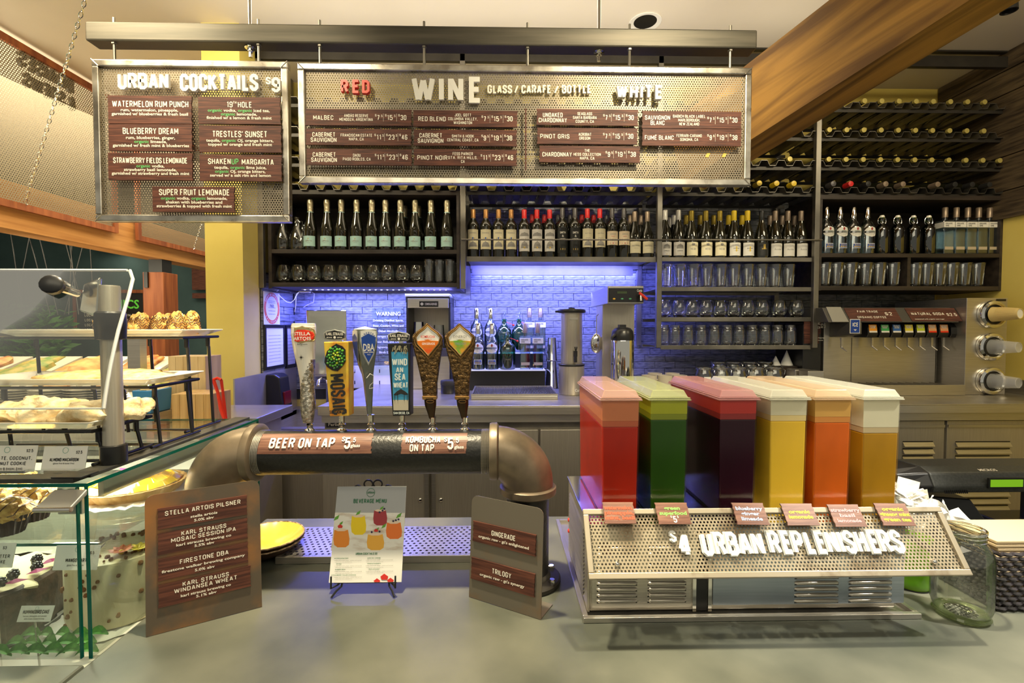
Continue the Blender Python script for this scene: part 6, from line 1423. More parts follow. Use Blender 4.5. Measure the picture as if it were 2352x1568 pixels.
for i, (cx, c1, c2, lv, desc) in enumerate(SPEC):
    zl = W(1420, lv, 1.15).z; zbt = zb1 + .003
    t = thing('juice_container', 'tall clear lidded container of ' + desc, 'juice container', (cx, 1.33, zbt), group='juice containers'); w = t.location
    y0, y1, hb, ht_ = 1.152, 1.50, .0440, .0470; zt3 = 1.437
    def shell(m, zlo, zhi):
        f0, f1 = (zlo - zbt) / (zt3 - zbt), (zhi - zbt) / (zt3 - zbt)
        a, c = hb + (ht_ - hb) * f0 - m, hb + (ht_ - hb) * f1 - m; g0, g1 = .003 * (1 - f0) + m, .003 * (1 - f1) + m
        return [(cx - a, y0 + g0, zlo), (cx + a, y0 + g0, zlo), (cx + a, y1 - g0, zlo), (cx - a, y1 - g0, zlo), (cx - c, y0 + g1, zhi), (cx + c, y0 + g1, zhi), (cx + c, y1 - g1, zhi), (cx - c, y1 - g1, zhi)]
    P = shell(0, zbt, zt3)
    b = B(); b.add(P, [(0, 3, 2, 1), (0, 1, 5, 4), (1, 2, 6, 5), (2, 3, 7, 6), (3, 0, 4, 7)])
    b.build('clear_walls', wall, t, w, bevel=.004)
    lq = noisy('juice_%d' % i, c1, tuple(min(1, v * (1.5 if i != 3 else 1.12)) for v in c1), (1, 1, .5), 9, r=.22, lo=.3, hi=.75)
    for q_ in (lq,): q_.node_tree.nodes['Principled BSDF'].inputs['Specular IOR Level'].default_value = .15
    B().hexa(shell(.003, zbt + .004, zl - .014)).build('juice', lq, t, w, bevel=.003)
    B().hexa(shell(.0031, zl - .0138, zl)).build('blended_layer', pbr('blend_%d' % i, tuple(a_ * .55 + b_ * .45 for a_, b_ in zip(c1, c2)), .4), t, w)
    fm = bpy.data.materials.new('film_%d' % i); fm.use_nodes = True; q = fm.node_tree.nodes['Principled BSDF']; q.inputs['Base Color'].default_value = (*c2, 1); q.inputs['Roughness'].default_value = .45
    q.inputs['Alpha'].default_value = .80
    B().hexa(shell(.0028, zl + .0004, zt3 - .004)).build('foam_film', fm, t, w)
    z = zt3
    def ring(o, z0, z1, m): return [(cx - ht_ - o, y0 - o, z0), (cx + ht_ + o, y0 - o, z0), (cx + ht_ + o, y1 + o, z0), (cx - ht_ - o, y1 + o, z0), (cx - ht_ - o + m, y0 - o + m, z1), (cx + ht_ + o - m, y0 - o + m, z1), (cx + ht_ + o - m, y1 + o - m, z1), (cx - ht_ - o + m, y1 + o - m, z1)]
    lid = B().hexa(ring(.003, z - .003, z + .001, 0)).hexa(ring(.0045, z - .006, z - .003, 0))
    lm = pbr('lid_%d' % i, tuple(.45 * v + .25 for v in c2), .12, 0, Alpha=.55)
    lo = lid.build('lid_rim', lm, t, w, bevel=.0008)
    B().hexa(ring(-.001, z + .001, z + .018, .008)).build('lid_dome', lm, lo, w, bevel=.0015)
# ---------------------------------------------------------------- jar, tumbler, napkins, basket
t = thing('mason_jar', 'large empty glass mason jar standing beside the juice sign', 'jar', (1.114, 1.13, ZF + .001)); w = t.location
JB = [(0, .010), (.030, .010), (.046, .008), (.053, .012), (.0585, .030), (.0595, .060), (.0595, .140), (.057, .158), (.048, .176), (.0425, .184), (.0415, .196), (.0425, .212)]
JI = [(r - .0028 if r else 0, z + (.004 if z < .02 else 0)) for r, z in JB]
jg = pane('jar_glass', (.90, .93, .85), .15, .0, .8)
B().lathe(JB, seg=48).build('glass_body', jg, t, smooth=True, ang=0)
B().lathe([(0, .0), (.050, .0), (.056, .006), (.053, .011), (0, .008)], seg=48).build('heavy_base', pbr('base_glass', (.75, .88, .45), .05, Transmission_Weight=.95), t, smooth=True)
b = B()
for z, r in ((.187, .0425), (.197, .0430), (.205, .0428)):
    b.tube([(r * math.cos(2 * math.pi * k / 40), r * math.sin(2 * math.pi * k / 40), z + .004 * k / 40) for k in range(40)], .0013, 6, closed=True)
b.build('screw_thread', M['glass'], t, smooth=True)
B().tube([(.0425 * math.cos(2 * math.pi * k / 40), .0425 * math.sin(2 * math.pi * k / 40), .212) for k in range(40)], .0022, 8, closed=True).build('rim', M['glass'], t, smooth=True)
def wr2(r, a0):
    return lambda u, v: Vector((r * math.cos(a0 + u / r), r * math.sin(a0 + u / r), v))
B().text('WIDE MOUTH', None, 0, .036, .006, .055, mp=wr2(.0602, -1.9)).build('embossing', M['glass'], t)
B().text('Mason', None, 0, .100, .018, .062, style='b', mp=wr2(.0602, -1.95)).build('embossing', M['glass'], t)
t = thing('green_tumbler', 'bright green glass behind the mason jar', 'glass', (1.105, 1.262, ZF + .001))
B().lathe([(0, 0), (.038, 0), (.040, .004), (.044, .135), (.042, .135), (.038, .010), (0, .010)], seg=32).build('glass_body', pbr('lime_glass', (.30, .62, .03), .15, Transmission_Weight=.45), t, smooth=True)
B().lathe([(0, -.0), (.041, 0), (.041, .003)], seg=32).build('base', M['black'], t, smooth=True)
random.seed(9)
t = thing('napkin_pile', 'heap of crumpled white paper behind the right end of the juice sign', 'napkins', (1.19, 1.42, ZF + .001)); w = t.location
b = B()
for i in range(150):
    x = random.uniform(1.06, 1.33); y = random.uniform(1.345, 1.50); top = 1.178 - max(0, x - 1.10) * .42
    zc_ = ZF + .012 + (top - ZF - .012) * random.random() ** .6; c = Vector((x, y, zc_)); r_ = random.uniform(.012, .026); V = []
    for j in range(4):
        for k in range(4):
            V.append(c + Vector(((j - 1.5) * r_ * .7, (k - 1.5) * r_ * .7, noise.noise(Vector((j, k, i))) * r_ * 1.5 + random.uniform(-.003, .003))))
    R = Matrix.Rotation(random.uniform(0, 6), 3, Vector((random.random(), random.random(), random.random())).normalized())
    V = [c + R @ (v - c) for v in V]; V = [Vector((v.x, v.y, max(v.z, ZF + .002))) for v in V]
    b.add(V, [(j * 4 + k, (j + 1) * 4 + k, (j + 1) * 4 + k + 1, j * 4 + k + 1) for j in range(3) for k in range(3)])
b.build('paper', M['paper'], t, w, kind='stuff')
t = thing('wicker_basket', 'black woven basket at the right edge of the counter holding tan napkins', 'basket', (1.36, 1.23, ZF + .001)); w = t.location
b = B(); x0b, x1b, y0b, y1b, hbk = 1.215, 1.60, 1.14, 1.325, .145
for j in range(12):
    z = ZF + .008 + j * .0122; ph = j % 2
    loop = []
    for (a, c, n) in (((x0b, y0b), (x1b, y0b), 30), ((x1b, y0b), (x1b, y1b), 26), ((x1b, y1b), (x0b, y1b), 30), ((x0b, y1b), (x0b, y0b), 26)):
        for k in range(n):
            f = k / n; q = Vector((a[0] + (c[0] - a[0]) * f, a[1] + (c[1] - a[1]) * f, z)); nn_ = Vector((c[1] - a[1], -(c[0] - a[0]), 0)).normalized(); loop.append(q + nn_ * (.0032 if (k + ph) % 2 else -.0032))
    b.tube(loop, .0052, 5, closed=True)
b.build('weave', noisy('dark_rattan', (.012, .010, .012), (.06, .05, .06), ns=40, r=.4), t, w, smooth=True)
B().box((x0b, y0b, ZF + .001), (x1b, y1b, ZF + .004)).build('bottom', M['black'], t, w)
tan = pbr('kraft_napkin', (.66, .50, .29), .8)
for i in range(17):
    z = ZF + .006 + i * .0095; o_ = random.uniform(-.003, .003)
    o = B().box((x0b + .016 + o_, y0b + .02, z), (x1b - .02, y1b - .03 + o_, z + .0082)).build('napkin', tan, bevel=.002)
    tag(o, 'folded tan paper napkin in the black basket, %s of the stack' % (['bottom', 'second from bottom', 'third from bottom', 'fourth from bottom', 'fifth from bottom', 'sixth from bottom', 'seventh from bottom', 'eighth from bottom', 'middle', 'eighth from top', 'seventh from top', 'sixth from top', 'fifth from top', 'fourth from top', 'third from top', 'second from top', 'topmost'][i]), 'napkin', 'tan napkins')
# ---------------------------------------------------------------- till printer / register behind
t = thing('cash_register', 'dark grey point of sale terminal with green display behind the jar', 'register', (1.75, 1.62, ZF)); w = t.location
a, c = W(2080, 1085, 1.58), W(2352, 1068, 1.58)
reg = noisy('charcoal_plastic', (.035, .038, .036), (.055, .058, .055), ns=150, r=.4)
z0, z1 = W(2200, 1135, 1.55).z, W(2200, 1070, 1.58).z
x0, x1 = xx(2140, 1.55), 2.05
prof_ = [(1.53, z0 + .012), (1.525, z0 + .035), (1.545, z1 - .012), (1.58, z1), (1.69, z1 - .004), (1.70, z0 + .03), (1.66, z0)]
b = B(); n = len(prof_); b.add([(x0, y, z) for y, z in prof_] + [(x1, y, z) for y, z in prof_], [tuple(range(n)), tuple(range(2 * n - 1, n - 1, -1))] + [(i, i + n, (i + 1) % n + n, (i + 1) % n) for i in range(n)])
b.build('head', reg, t, w, bevel=.006)
b = B(); xs_ = xx(2078, 1.55); b.add([(xs_, y * .6 + 1.6 * .4, z - .012) for y, z in prof_] + [(x0 - .001, y, z) for y, z in prof_], [tuple(range(n)), tuple(range(2 * n - 1, n - 1, -1))] + [(i, i + n, (i + 1) % n + n, (i + 1) % n) for i in range(n)])
b.build('rounded_end', M['black'], t, w, bevel=.004)
p0, p1 = W(2272, 1117, 1.523), W(2346, 1100, 1.523)
B().box((p0.x - .006, 1.519, p0.z - .005), (p1.x + .004, 1.5245, p1.z + .005)).build('display_bezel', M['black'], t, w)
B().box((p0.x, 1.5175, p0.z), (p1.x, 1.519, p1.z)).build('green_display', glow('lcd_green', (.18, .42, .01), .55), t, w)
B().box((1.86, 1.60, ZF + .002), (1.98, 1.68, z0 + .01)).box((1.74, 1.52, ZF + .001), (2.08, 1.74, ZF + .018)).build('stand', M['black'], t, w, bevel=.004)
pts = [W(2085, 1150, 1.60), W(2240, 1146, 1.60), W(2290, 1195, 1.52), W(2190, 1195, 1.52)]
B().hexa([(1.30, 1.60, ZF + .002), (1.66, 1.57, ZF + .002), (1.66, 1.72, ZF + .002), (1.30, 1.72, ZF + .002), (1.34, 1.62, z0 - .02), (1.60, 1.60, z0 - .035), (1.60, 1.70, z0 - .035), (1.34, 1.70, z0 - .02)]).build('side_screen', M['black'], t, w, bevel=.004)
b = B()
for i in range(12):
    x = xx(2178 + i * 4.6, 1.53); b.box((x, 1.5235, z0 + .012), (x + .003, 1.5265, z0 + .022))
b.build('vent_slots', M['black'], t, w, kind='stuff')
B().text('MICROS', (Vector((0, 1.545, z1 - .012)), UX, Vector((0, .9, .3)).normalized(), Vector((0, -.3, .95)).normalized()), xx(2290, 1.54), .012, .012, .06, .002, style='b').build('maker_lettering', M['cream'], t, w)
# ---------------------------------------------------------------- things on the back counter
def slot(n, lo): return lo
mat_ = thing('drain_mat', 'ribbed steel drain mat on the back counter before the spirits', 'mat', (.08, 2.83, ZB)); w = mat_.location
zm = ZB + .0315; xa, xb = -.17, .308
B().box((xa, 2.65, ZB + .001), (xb, 3.018, ZB + .020)).build('tray', M['steel'], mat_, w, bevel=.002)
B().box((xa, 2.65, ZB + .0202), (xb, 2.658, zm)).box((xa, 3.01, ZB + .0202), (xb, 3.018, zm)).box((xa, 2.658, ZB + .0202), (xa + .008, 3.01, zm)).box((xb - .008, 2.658, ZB + .0202), (xb, 3.01, zm)).build('rim', M['steel'], mat_, w)
b = B()
for i in range(52):
    x = xa + .012 + i * (xb - xa - .024) / 51; b.box((x - .0016, 2.659, ZB + .022), (x + .0016, 3.009, zm - .002))
b.build('ribs', M['dsteel'], mat_, w, kind='stuff')
rs = thing('bottle_riser', 'black two step bottle riser with white tops below the tiles', 'riser', (.04, 3.15, ZB)); w = rs.location
z1, z2 = 1.335, 1.436
B().box((-.22, 3.035, ZB + .001), (.272, 3.30, z1 - .006)).box((-.22, 3.175, z1 - .006), (.272, 3.30, z2 - .006)).build('box', M['black'], rs, w, bevel=.002)
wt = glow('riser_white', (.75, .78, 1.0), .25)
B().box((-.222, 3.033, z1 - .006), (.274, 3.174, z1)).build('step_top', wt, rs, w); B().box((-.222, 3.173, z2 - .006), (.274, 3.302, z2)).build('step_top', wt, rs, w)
for i, (px, Y, z) in enumerate(((1098, 3.09, z1), (1130, 3.09, z1), (1095, 3.235, z2), (1127, 3.235, z2))):
    dup(sp, (xx(px, Y), Y, z), 'spirit bottle with oval label on the riser, %s' % ['lower step behind the last tap handle', 'lower step beside the green bottle', 'upper step, first', 'upper step, second'][i], 'spirit bottles on the riser')
gb = thing('green_spirit_bottle', 'squat teal glass spirit bottle with pourer on the lower riser step', 'bottle', (xx(1166, 3.09), 3.09, z1))
B().lathe([(0, .004), (.044, 0), (.049, .006), (.050, .120), (.046, .150), (.026, .175), (.016, .190), (.015, .215), (.018, .222)], seg=28).build('glass', M['spiritg'], gb, smooth=True)
B().lathe([(0, .006), (.046, .006), (.046, .070), (0, .070)], seg=24).build('liquid', pane('teal_liquid', (.10, .60, .35), .05), gb, smooth=True)
B().tube([(0, 0, .215), (0, 0, .245), (.010, -.004, .275)], [.012, .007, .003], 10).build('pourer', M['spirit'], gb, smooth=True)
B().tube([(.016, -.01, .200), (.045, -.02, .190), (.058, -.02, .182)], .0015, 5).ball((.062, -.02, .181), .007, 8, 6).build('stopper_wire', M['red'], gb)
B().text('KOBOLD', None, 0, .112, .012, .05, mp=wrap(.0512)).text('VODKA', None, 0, .095, .012, .05, mp=wrap(.0512)).text('HAND MADE ORGANIC', None, 0, .060, .006, .06, mp=wrap(.0512)).build('embossing', M['spirit'], gb)
gname = gb
dup(gb, (xx(1158, 3.235), 3.235, z2), 'squat teal glass bottle on the upper riser step, nearer the oval labels', 'teal bottles on the riser'); dup(gb, (xx(1182, 3.235) + .03, 3.24, z2), 'squat teal glass bottle on the upper riser step, nearer the square bottles', 'teal bottles on the riser')
for i, (px, Y, z) in enumerate(((1206, 3.09, z1), (1235, 3.09, z1), (1216, 3.235, z2), (1241, 3.235, z2))):
    dup(sq, (xx(px, Y), Y, z), 'square clear bottle on the riser, %s' % ['lower step beside the teal bottle', 'lower step at the end', 'upper step beside the teal bottles', 'upper step at the end'][i], 'square bottles on the riser')
# shaker tins
for i, (z, r) in enumerate(((ZB + .001, .046), (ZB + .14, .043))):
    t = thing('shaker_tin', ['steel shaker tin standing upside down beside the drain mat', 'steel shaker tin stacked on the other beside the riser'][i], 'shaker', (xx(1268, 3.14), 3.14, z), group='shaker tins')
    B().lathe([(r, 0), (r + .002, .002), (r * .96, .01), (r * .66, .17), (r * .62, .176), (0, .178)], seg=28).build('tin', M['chrome'], t, smooth=True); break
t = thing('shaker_tin', 'tall steel shaker tin stacked over the other beside the riser', 'shaker', (xx(1268, 3.14), 3.14, ZB + .180), group='shaker tins')
B().lathe([(.038, 0), (.039, .002), (.036, .01), (.026, .150), (0, .152)], seg=28).build('tin', M['chrome'], t, smooth=True)
# coffee urn
cx, cy = xx(1313, 2.87), 2.87
t = thing('coffee_urn', 'tall brushed steel coffee urn with black lid and spigot', 'urn', (cx, cy, ZB + .001)); w = t.location
zsp = W(1313, 835, 2.87).z - w.z; zt_ = W(1313, 714, 2.87).z - w.z
B().lathe([(0, .0), (.074, 0), (.076, .004), (.076, zsp - .004), (.070, zsp)], seg=40).build('base_cylinder', M['steelv'], t, smooth=True)
B().lathe([(.077, zsp - .012), (.079, zsp - .006), (.077, zsp)], seg=40).build('rubber_band', M['black'], t, smooth=True)
B().lathe([(.0625, zsp), (.063, zsp + .003), (.063, zt_)], seg=40).build('upper_cylinder', M['steelv'], t, smooth=True)
B().lathe([(.080, zt_ - .012), (.083, zt_ - .008), (.083, zt_ + .004), (.078, zt_ + .010), (.02, zt_ + .012), (.018, zt_ + .020), (0, zt_ + .020)], seg=40).box((-.098, -.012, zt_ - .010), (-.078, .012, zt_ + .002)).build('lid', M['black'], t, smooth=True)
zs_ = W(1325, 812, 2.8).z - w.z
B().box((.002, -.085, zs_ - .016), (.022, -.060, zs_ + .016)).tube([(.012, -.080, zs_), (.012, -.083, zs_ - .05)], .009, 10).tube([(.012, -.086, zs_ + .012), (.006, -.092, zs_ + .04), (.018, -.092, zs_ + .04), (.012, -.086, zs_ + .012)], .0035, 6).build('spigot', M['black'], t)
B().box((-.022, -.0655, zt_ - .052), (.026, -.061, zt_ - .040)).build('name_holder', M['steel'], t)
B().text('Curtis', None, .035, .030, .016, .05, style='b', mp=wrap(.0768)).build('script_lettering', M['white'], t)
# brewer
x0, x1 = xx(1384, 2.8), xx(1457, 2.8); hx0, hx1 = xx(1396, 2.62), xx(1479, 2.62); zh0, zh1 = W(1430, 697, 2.62).z, W(1430, 656, 2.62).z
t = thing('coffee_brewer', 'steel coffee brewer tower with black control panel and red tap handle', 'coffee machine', ((x0 + x1) / 2, 2.9, ZB + .001)); w = t.location
B().box((x0, 2.80, ZB + .001), (x1, 2.99, zh0 + .02)).box((x0 - .01, 2.58, ZB + .001), (x1 + .03, 2.80, ZB + .03)).build('tower', M['steelv'], t, w, bevel=.003)
hd = B().box((hx0, 2.63, zh0), (hx1, 3.12, zh1)).build('head', M['steel'], t, w, bevel=.004)
B().box((hx0 + .004, 2.624, zh0 + .008), (hx1 - .003, 2.6295, zh1 - .012)).build('control_panel', M['black'], hd, w, bevel=.001)
gls = [pbr('button_amber', (.75, .42, .02), .4), pbr('button_green', (.10, .45, .20), .4), pbr('button_green', (.10, .45, .20), .4)]
for i, px in enumerate((1410.5, 1429, 1447.5)):
    p = W(px, 686, 2.624); B().lathe([(0, 0), (.0075, 0), (.0075, .0015), (0, .002)], (p.x, 2.624, p.z), 16, rot=Matrix.Rotation(math.pi / 2, 3, 'X'), sy=.6).build('button', gls[i], hd, w)
p = W(1429, 671.5, 2.624); B().box((p.x - .026, 2.6225, p.z - .006), (p.x + .026, 2.624, p.z + .006)).build('display', pbr('lcd_off', (.05, .08, .03), .3), hd, w)
B().text('Curtis', front(2.6238), xx(1470, 2.62) - .003, zh1 - .025, .013, .028, .0004, style='b').build('script_lettering', M['white'], hd, w)
p = W(1471, 678, 2.6)
B().tube([(p.x, 2.624, p.z + .004), (p.x, 2.590, p.z + .004), (p.x, 2.588, p.z - .030)], .007, 10).build('faucet', M['chrome'], t, w, smooth=True)
B().hexa([(p.x - .012, 2.582, p.z + .006), (p.x + .030, 2.582, p.z - .028), (p.x + .030, 2.596, p.z - .028), (p.x - .012, 2.596, p.z + .006), (p.x - .008, 2.582, p.z + .020), (p.x + .038, 2.582, p.z - .018), (p.x + .038, 2.596, p.z - .018), (p.x - .008, 2.596, p.z + .020)]).build('faucet_lever', M['red'], t, w, bevel=.002)
# airpot
t = thing('airpot', 'chrome airpot with black pump lid in front of the coffee brewer', 'airpot', (xx(1430, 2.66), 2.66, ZB + .031)); w = t.location; H = W(1430, 752, 2.66).z - w.z
B().lathe([(0, 0), (.060, 0), (.062, .004), (.062, H - .075), (.060, H - .068)], seg=36).build('body', M['chrome'], t, smooth=True)
B().lathe([(.0605, H - .072), (.062, H - .050), (.057, H - .020), (.044, H - .004), (.025, H + .002), (0, H + .002)], seg=36).box((-.022, -.03, H - .004), (.012, .02, H + .016)).build('pump_lid', M['black'], t, smooth=True)
B().tube([(-.05, -.03, H - .04), (-.068, -.045, H - .055), (-.070, -.046, H - .065)], [.010, .008, .007], 8).build('spout', M['black'], t, smooth=True)
# scoop hanging on the brewer
p = W(1368, 765, 2.84)
t = thing('steel_scoop', 'chrome ladle hanging against the side of the coffee brewer', 'ladle', (xx(1370, 2.84), 2.84, p.z - .06)); 
B().ball((0, 0, .0), (.034, .016, .060), 18, 12).tube([(0, 0, .055), (.0, 0, .16), (.012, .0, .172)], .003, 6).build('bowl', M['chrome'], t, smooth=True)
# towel dispenser and soap dispenser
a, c = W(703, 712, 3.20), W(797, 860, 3.20)
t = thing('towel_dispenser', 'mirror polished steel paper towel dispenser on the tiled wall', 'dispenser', ((a.x + c.x) / 2, 3.3, c.z)); w = t.location
B().box((a.x, 3.20, c.z), (c.x, YW - .014, a.z)).build('body', pbr('mirror_steel', (.72, .70, .66), .10, 1), t, w, bevel=.004)
B().box((a.x + .02, 3.205, c.z - .012), (c.x - .02, 3.32, c.z - .0005)).build('slot_lip', M['steel'], t, w)
a = W(616, 862, 3.0)
t = thing('soap_dispenser', 'glossy black soap dispenser on the stainless side splash', 'dispenser', (-1.39, 3.0, 1.10)); w = t.location
pr = [(-1.433, 1.09), (-1.33, 1.085), (-1.325, 1.12), (-1.335, 1.20), (-1.345, 1.30), (-1.375, 1.318), (-1.433, 1.318)]
b = B(); n = len(pr); b.add([(x, 2.94, z) for x, z in pr] + [(x, 3.07, z) for x, z in pr], [tuple(range(n)), tuple(range(2 * n - 1, n - 1, -1))] + [(i, i + n, (i + 1) % n + n, (i + 1) % n) for i in range(n)])
b.build('body', M['black'], t, w, bevel=.008)
B().box((-1.335, 2.96, 1.13), (-1.322, 3.05, 1.21)).build('red_window', pbr('dark_red', (.12, .005, .01), .2), t, w, bevel=.004)
# certificate, framed permits, power box
Xw = XL + .0165
def onwall(name, label, px0, px1, py0, py1, cat):
    Y0, Y1 = Xw * -F / (1153 - px0) * 1.0, Xw * -F / (1153 - px1)
    z1 = W(px0, py0, Y0).z; z0 = W(px0, py1, Y0).z
    return thing(name, label, cat, (Xw, (Y0 + Y1) / 2, z0)), Y0, Y1, z0, z1
t, Y0, Y1, z0, z1 = onwall('inspection_certificate', 'white health inspection certificate with orange ring on the tiled side wall', 612, 648, 668, 745, 'certificate'); w = t.location
pp = B().box((Xw - .001, Y0, z0), (Xw + .001, Y1, z1)).build('paper', M['paper'], t, w)
fw = (Vector((Xw + .001, Y0, z0)), Vector((0, 1, 0)), UZ, Vector((1, 0, 0))); cw, chh = (Y1 - Y0) / 2, (z1 - z0) / 2
org = pbr('orange_ring', (.80, .15, .04), .5); b = B()
for k in range(32):
    a, c = k * math.pi / 16, (k + 1) * math.pi / 16
    b.flat([(cw + cw * .74 * math.cos(a), chh + chh * .74 * math.sin(a)), (cw + cw * .97 * math.cos(a), chh + chh * .97 * math.sin(a)), (cw + cw * .97 * math.cos(c), chh + chh * .97 * math.sin(c)), (cw + cw * .74 * math.cos(c), chh + chh * .74 * math.sin(c))], fw, .0006)
b.build('orange_ring', org, pp, w)
b = B()
for s, (a0, a1), up in (('COUNTY OF SAN DIEGO', (150, 30), 1), ('CALIFORNIA', (215, 325), -1)):
    for i, ch in enumerate(s):
        a = math.radians(a0 + (a1 - a0) * i / (len(s) - 1)); e = (math.cos(a), math.sin(a))
        f2 = (fw[0] + fw[1] * (cw + cw * .86 * e[0]) + fw[2] * (chh + chh * .86 * e[1]), fw[1] * e[1] * up - fw[2] * e[0] * up, fw[1] * e[0] * up + fw[2] * e[1] * up, fw[3])
        b.text(ch, f2, 0, 0, .014, .009, .001)
b.build('white_lettering', M['white'], pp, w)
b = B().text('PASS', fw, cw, chh * 1.15, .018, .05, .0006)
for i in range(5): b.text('food facility inspection', fw, cw, chh * (1.45 - i * .2) if i != 1 else chh * 1.35, .005, .09, .0006, style='r')
b.build('black_lettering', M['ink'], pp, w)
for i, (p0, p1) in enumerate(((611, 657), (659, 683))):
    t, Y0, Y1, z0, z1 = onwall('framed_permit', ['black framed permit under the orange ringed certificate', 'black framed permit deeper in the corner by the towel dispenser'][i], p0, p1, 746, 850, 'framed notice')
    w = t.location; k = .018; z0 = max(z0, 1.335); z1 = 1.618
    for (a, c) in (((Y0, z0), (Y1, z0 + k)), ((Y0, z1 - k), (Y1, z1)), ((Y0, z0 + k), (Y0 + k, z1 - k)), ((Y1 - k, z0 + k), (Y1, z1 - k))):
        B().box((Xw - .001, a[0], a[1]), (Xw + .010, c[0], c[1])).build('frame_bar', M['black'], t, w)
    pp = B().box((Xw - .001, Y0 + k, z0 + k), (Xw + .003, Y1 - k, z1 - k)).build('sheet', M['paper'], t, w)
    b = B(); f3 = (Vector((Xw + .003, Y0, z0)), Vector((0, 1, 0)), UZ, Vector((1, 0, 0)))
    for j in range(9): b.text('business permit and licence conditions', f3, (Y1 - Y0) / 2, (z1 - z0) * (.16 + .075 * j), .006, (Y1 - Y0) * .6, .0006, style='r')
    b.build('small_print', grey_ink, pp, w)
a = W(700, 667, 3.15)
t = thing('power_box', 'small white led power box with loose white leads under the cabinet', 'power box', (a.x, 3.15, a.z)); w = t.location; zc2 = cabL.location.z
B().box((a.x - .032, 3.13, a.z - .014), (a.x + .032, 3.17, zc2 - .001)).build('box', M['white'], t, w, bevel=.002)
def P3(l, Y): return [W(p, q, Y) for p, q in l]
B().tube(P3([(690, 668), (682, 674), (676, 688), (668, 695), (658, 693), (645, 682), (635, 670), (643, 662)], 3.14), .0022, 5).build('lead', glow('lit_lead', (.7, .72, 1), .6), t, w)
B().tube(P3([(688, 669), (680, 680), (679, 700), (677, 716)], 3.15), .0022, 5).build('lead', M['white'], t, w); B().tube(P3([(712, 668), (722, 674), (720, 694), (706, 700), (697, 706)], 3.16), .0022, 5).build('lead', M['white'], t, w)
# clear warning notice on the tiles
a, c = W(853, 706, YW - .04), W(930, 862, YW - .04)
t = thing('warning_notice', 'clear acrylic alcohol warning notice with white print on the tiles', 'sign', ((a.x + c.x) / 2, YW - .03, c.z)); w = t.location
pn = B().box((a.x, YW - .030, c.z), (c.x, YW - .026, a.z)).build('acrylic_sheet', M['pane'], t, w)
B().tube([(a.x + .02, YW - .026, a.z - .01), (a.x + .02, YW - .012, a.z - .01)], .004, 8).tube([(c.x - .02, YW - .026, a.z - .01), (c.x - .02, YW - .012, a.z - .01)], .004, 8).build('standoff', M['chrome'], t, w)
b = B(); fy = front(YW - .030); cxx = (a.x + c.x) / 2
b.text('WARNING', fy, cxx, a.z - .042, .026, .17, .0008, style='b')
for i, s in enumerate(('Drinking Distilled Spirits,', 'Beer, Coolers, Wine and', 'Other Alcoholic', 'Beverages May Increase', 'Cancer Risk, and, During', 'Pregnancy, Can Cause', 'Birth Defects.')): b.text(s, fy, cxx, a.z - .088 - i * .037, .014, min(.21, len(s) * .0092), .0008, style='b')
b.build('lettering', M['white'], pn, w)
# glass rinser
x0, x1 = xx(932, 3.12), xx(1034, 3.12); z1 = W(980, 675, 3.12).z
t = thing('glass_rinser', 'stainless glass rinser cabinet with dark name plate on the back counter', 'rinser', ((x0 + x1) / 2, 3.2, ZB + .001)); w = t.location
B().box((x0, 3.12, z1 - .055), (x1, 3.375, z1 - .018)).build('hood', M['black'], t, w, bevel=.002)
B().box((x0, 3.10, z1 - .018), (x1, 3.375, z1)).build('cap', M['steel'], t, w, bevel=.003)
hd = B().box((x0 + .018, 3.09, z1 - .090), (x1 - .008, 3.119, z1 - .030)).build('front_fascia', M['steel'], t, w, bevel=.002)
p = W(985, 698, 3.09); B().box((p.x - .060, 3.086, p.z - .018), (p.x + .060, 3.0898, p.z + .018)).text('OMNI-RINSE', front(3.086), p.x + .012, p.z, .013, .078, .0004, style='b').build('name_plate', M['black'], hd, w)
B().text('OMNI-RINSE', front(3.086), p.x + .014, p.z, .014, .076, .0012, style='b').prism([(p.x - .055, p.z), (p.x - .043, p.z - .011), (p.x - .031, p.z), (p.x - .043, p.z + .011)], front(3.086), .0004, .0012).build('lettering', M['white'], hd, w)
B().box((x0, 3.14, ZB + .002), (x0 + .012, 3.375, z1 - .056)).box((x1 - .012, 3.14, ZB + .002), (x1, 3.375, z1 - .056)).build('side_wall', M['black'], t, w)
B().box((x0 + .012, 3.36, ZB + .002), (x1 - .012, 3.375, z1 - .056)).build('back_plate', M['steelv'], t, w)
zs_ = W(980, 800, 3.12).z
B().box((x0, 3.10, zs_ - .05), (x1, 3.359, zs_)).build('glass_shelf', pbr('blue_grey_panel', (.10, .10, .16), .3, .5), t, w, bevel=.003); B().box((x0 + .005, 3.11, ZB + .002), (x1 - .005, 3.15, zs_ - .051)).build('lower_fascia', M['steel'], t, w)
for i, px in enumerate((962, 1008)):
    q = thing('rinsed_glass', ['upturned steel tumbler inside the glass rinser', 'upturned clear tumbler inside the glass rinser'][i], 'tumbler', (xx(px, 3.2), 3.2, zs_ + .001))
    B().lathe([(.043, 0), (.043, .003), (.033, .17 - .02 * i), (0, .172 - .02 * i)], seg=24).build('tumbler_wall', M['chrome'] if i == 0 else M['tglass'], q, smooth=True)
a, c = W(802, 840, YW - .03), W(905, 892, YW - .03)
t = thing('outlet_cover', 'wide white wall plate with slots low on the tiles', 'wall plate', ((a.x + c.x) / 2, YW - .02, c.z)); w = t.location
B().box((a.x, YW - .024, c.z + .002), (c.x, YW - .013, a.z)).build('plate', M['white'], t, w, bevel=.003)
for px in (815, 845, 872):
    for py in (852, 878): p = W(px, py, YW - .024); B().box((p.x - .003, YW - .0252, p.z - .012), (p.x + .003, YW - .0242, p.z + .012)).build('slot', M['black'], t, w)
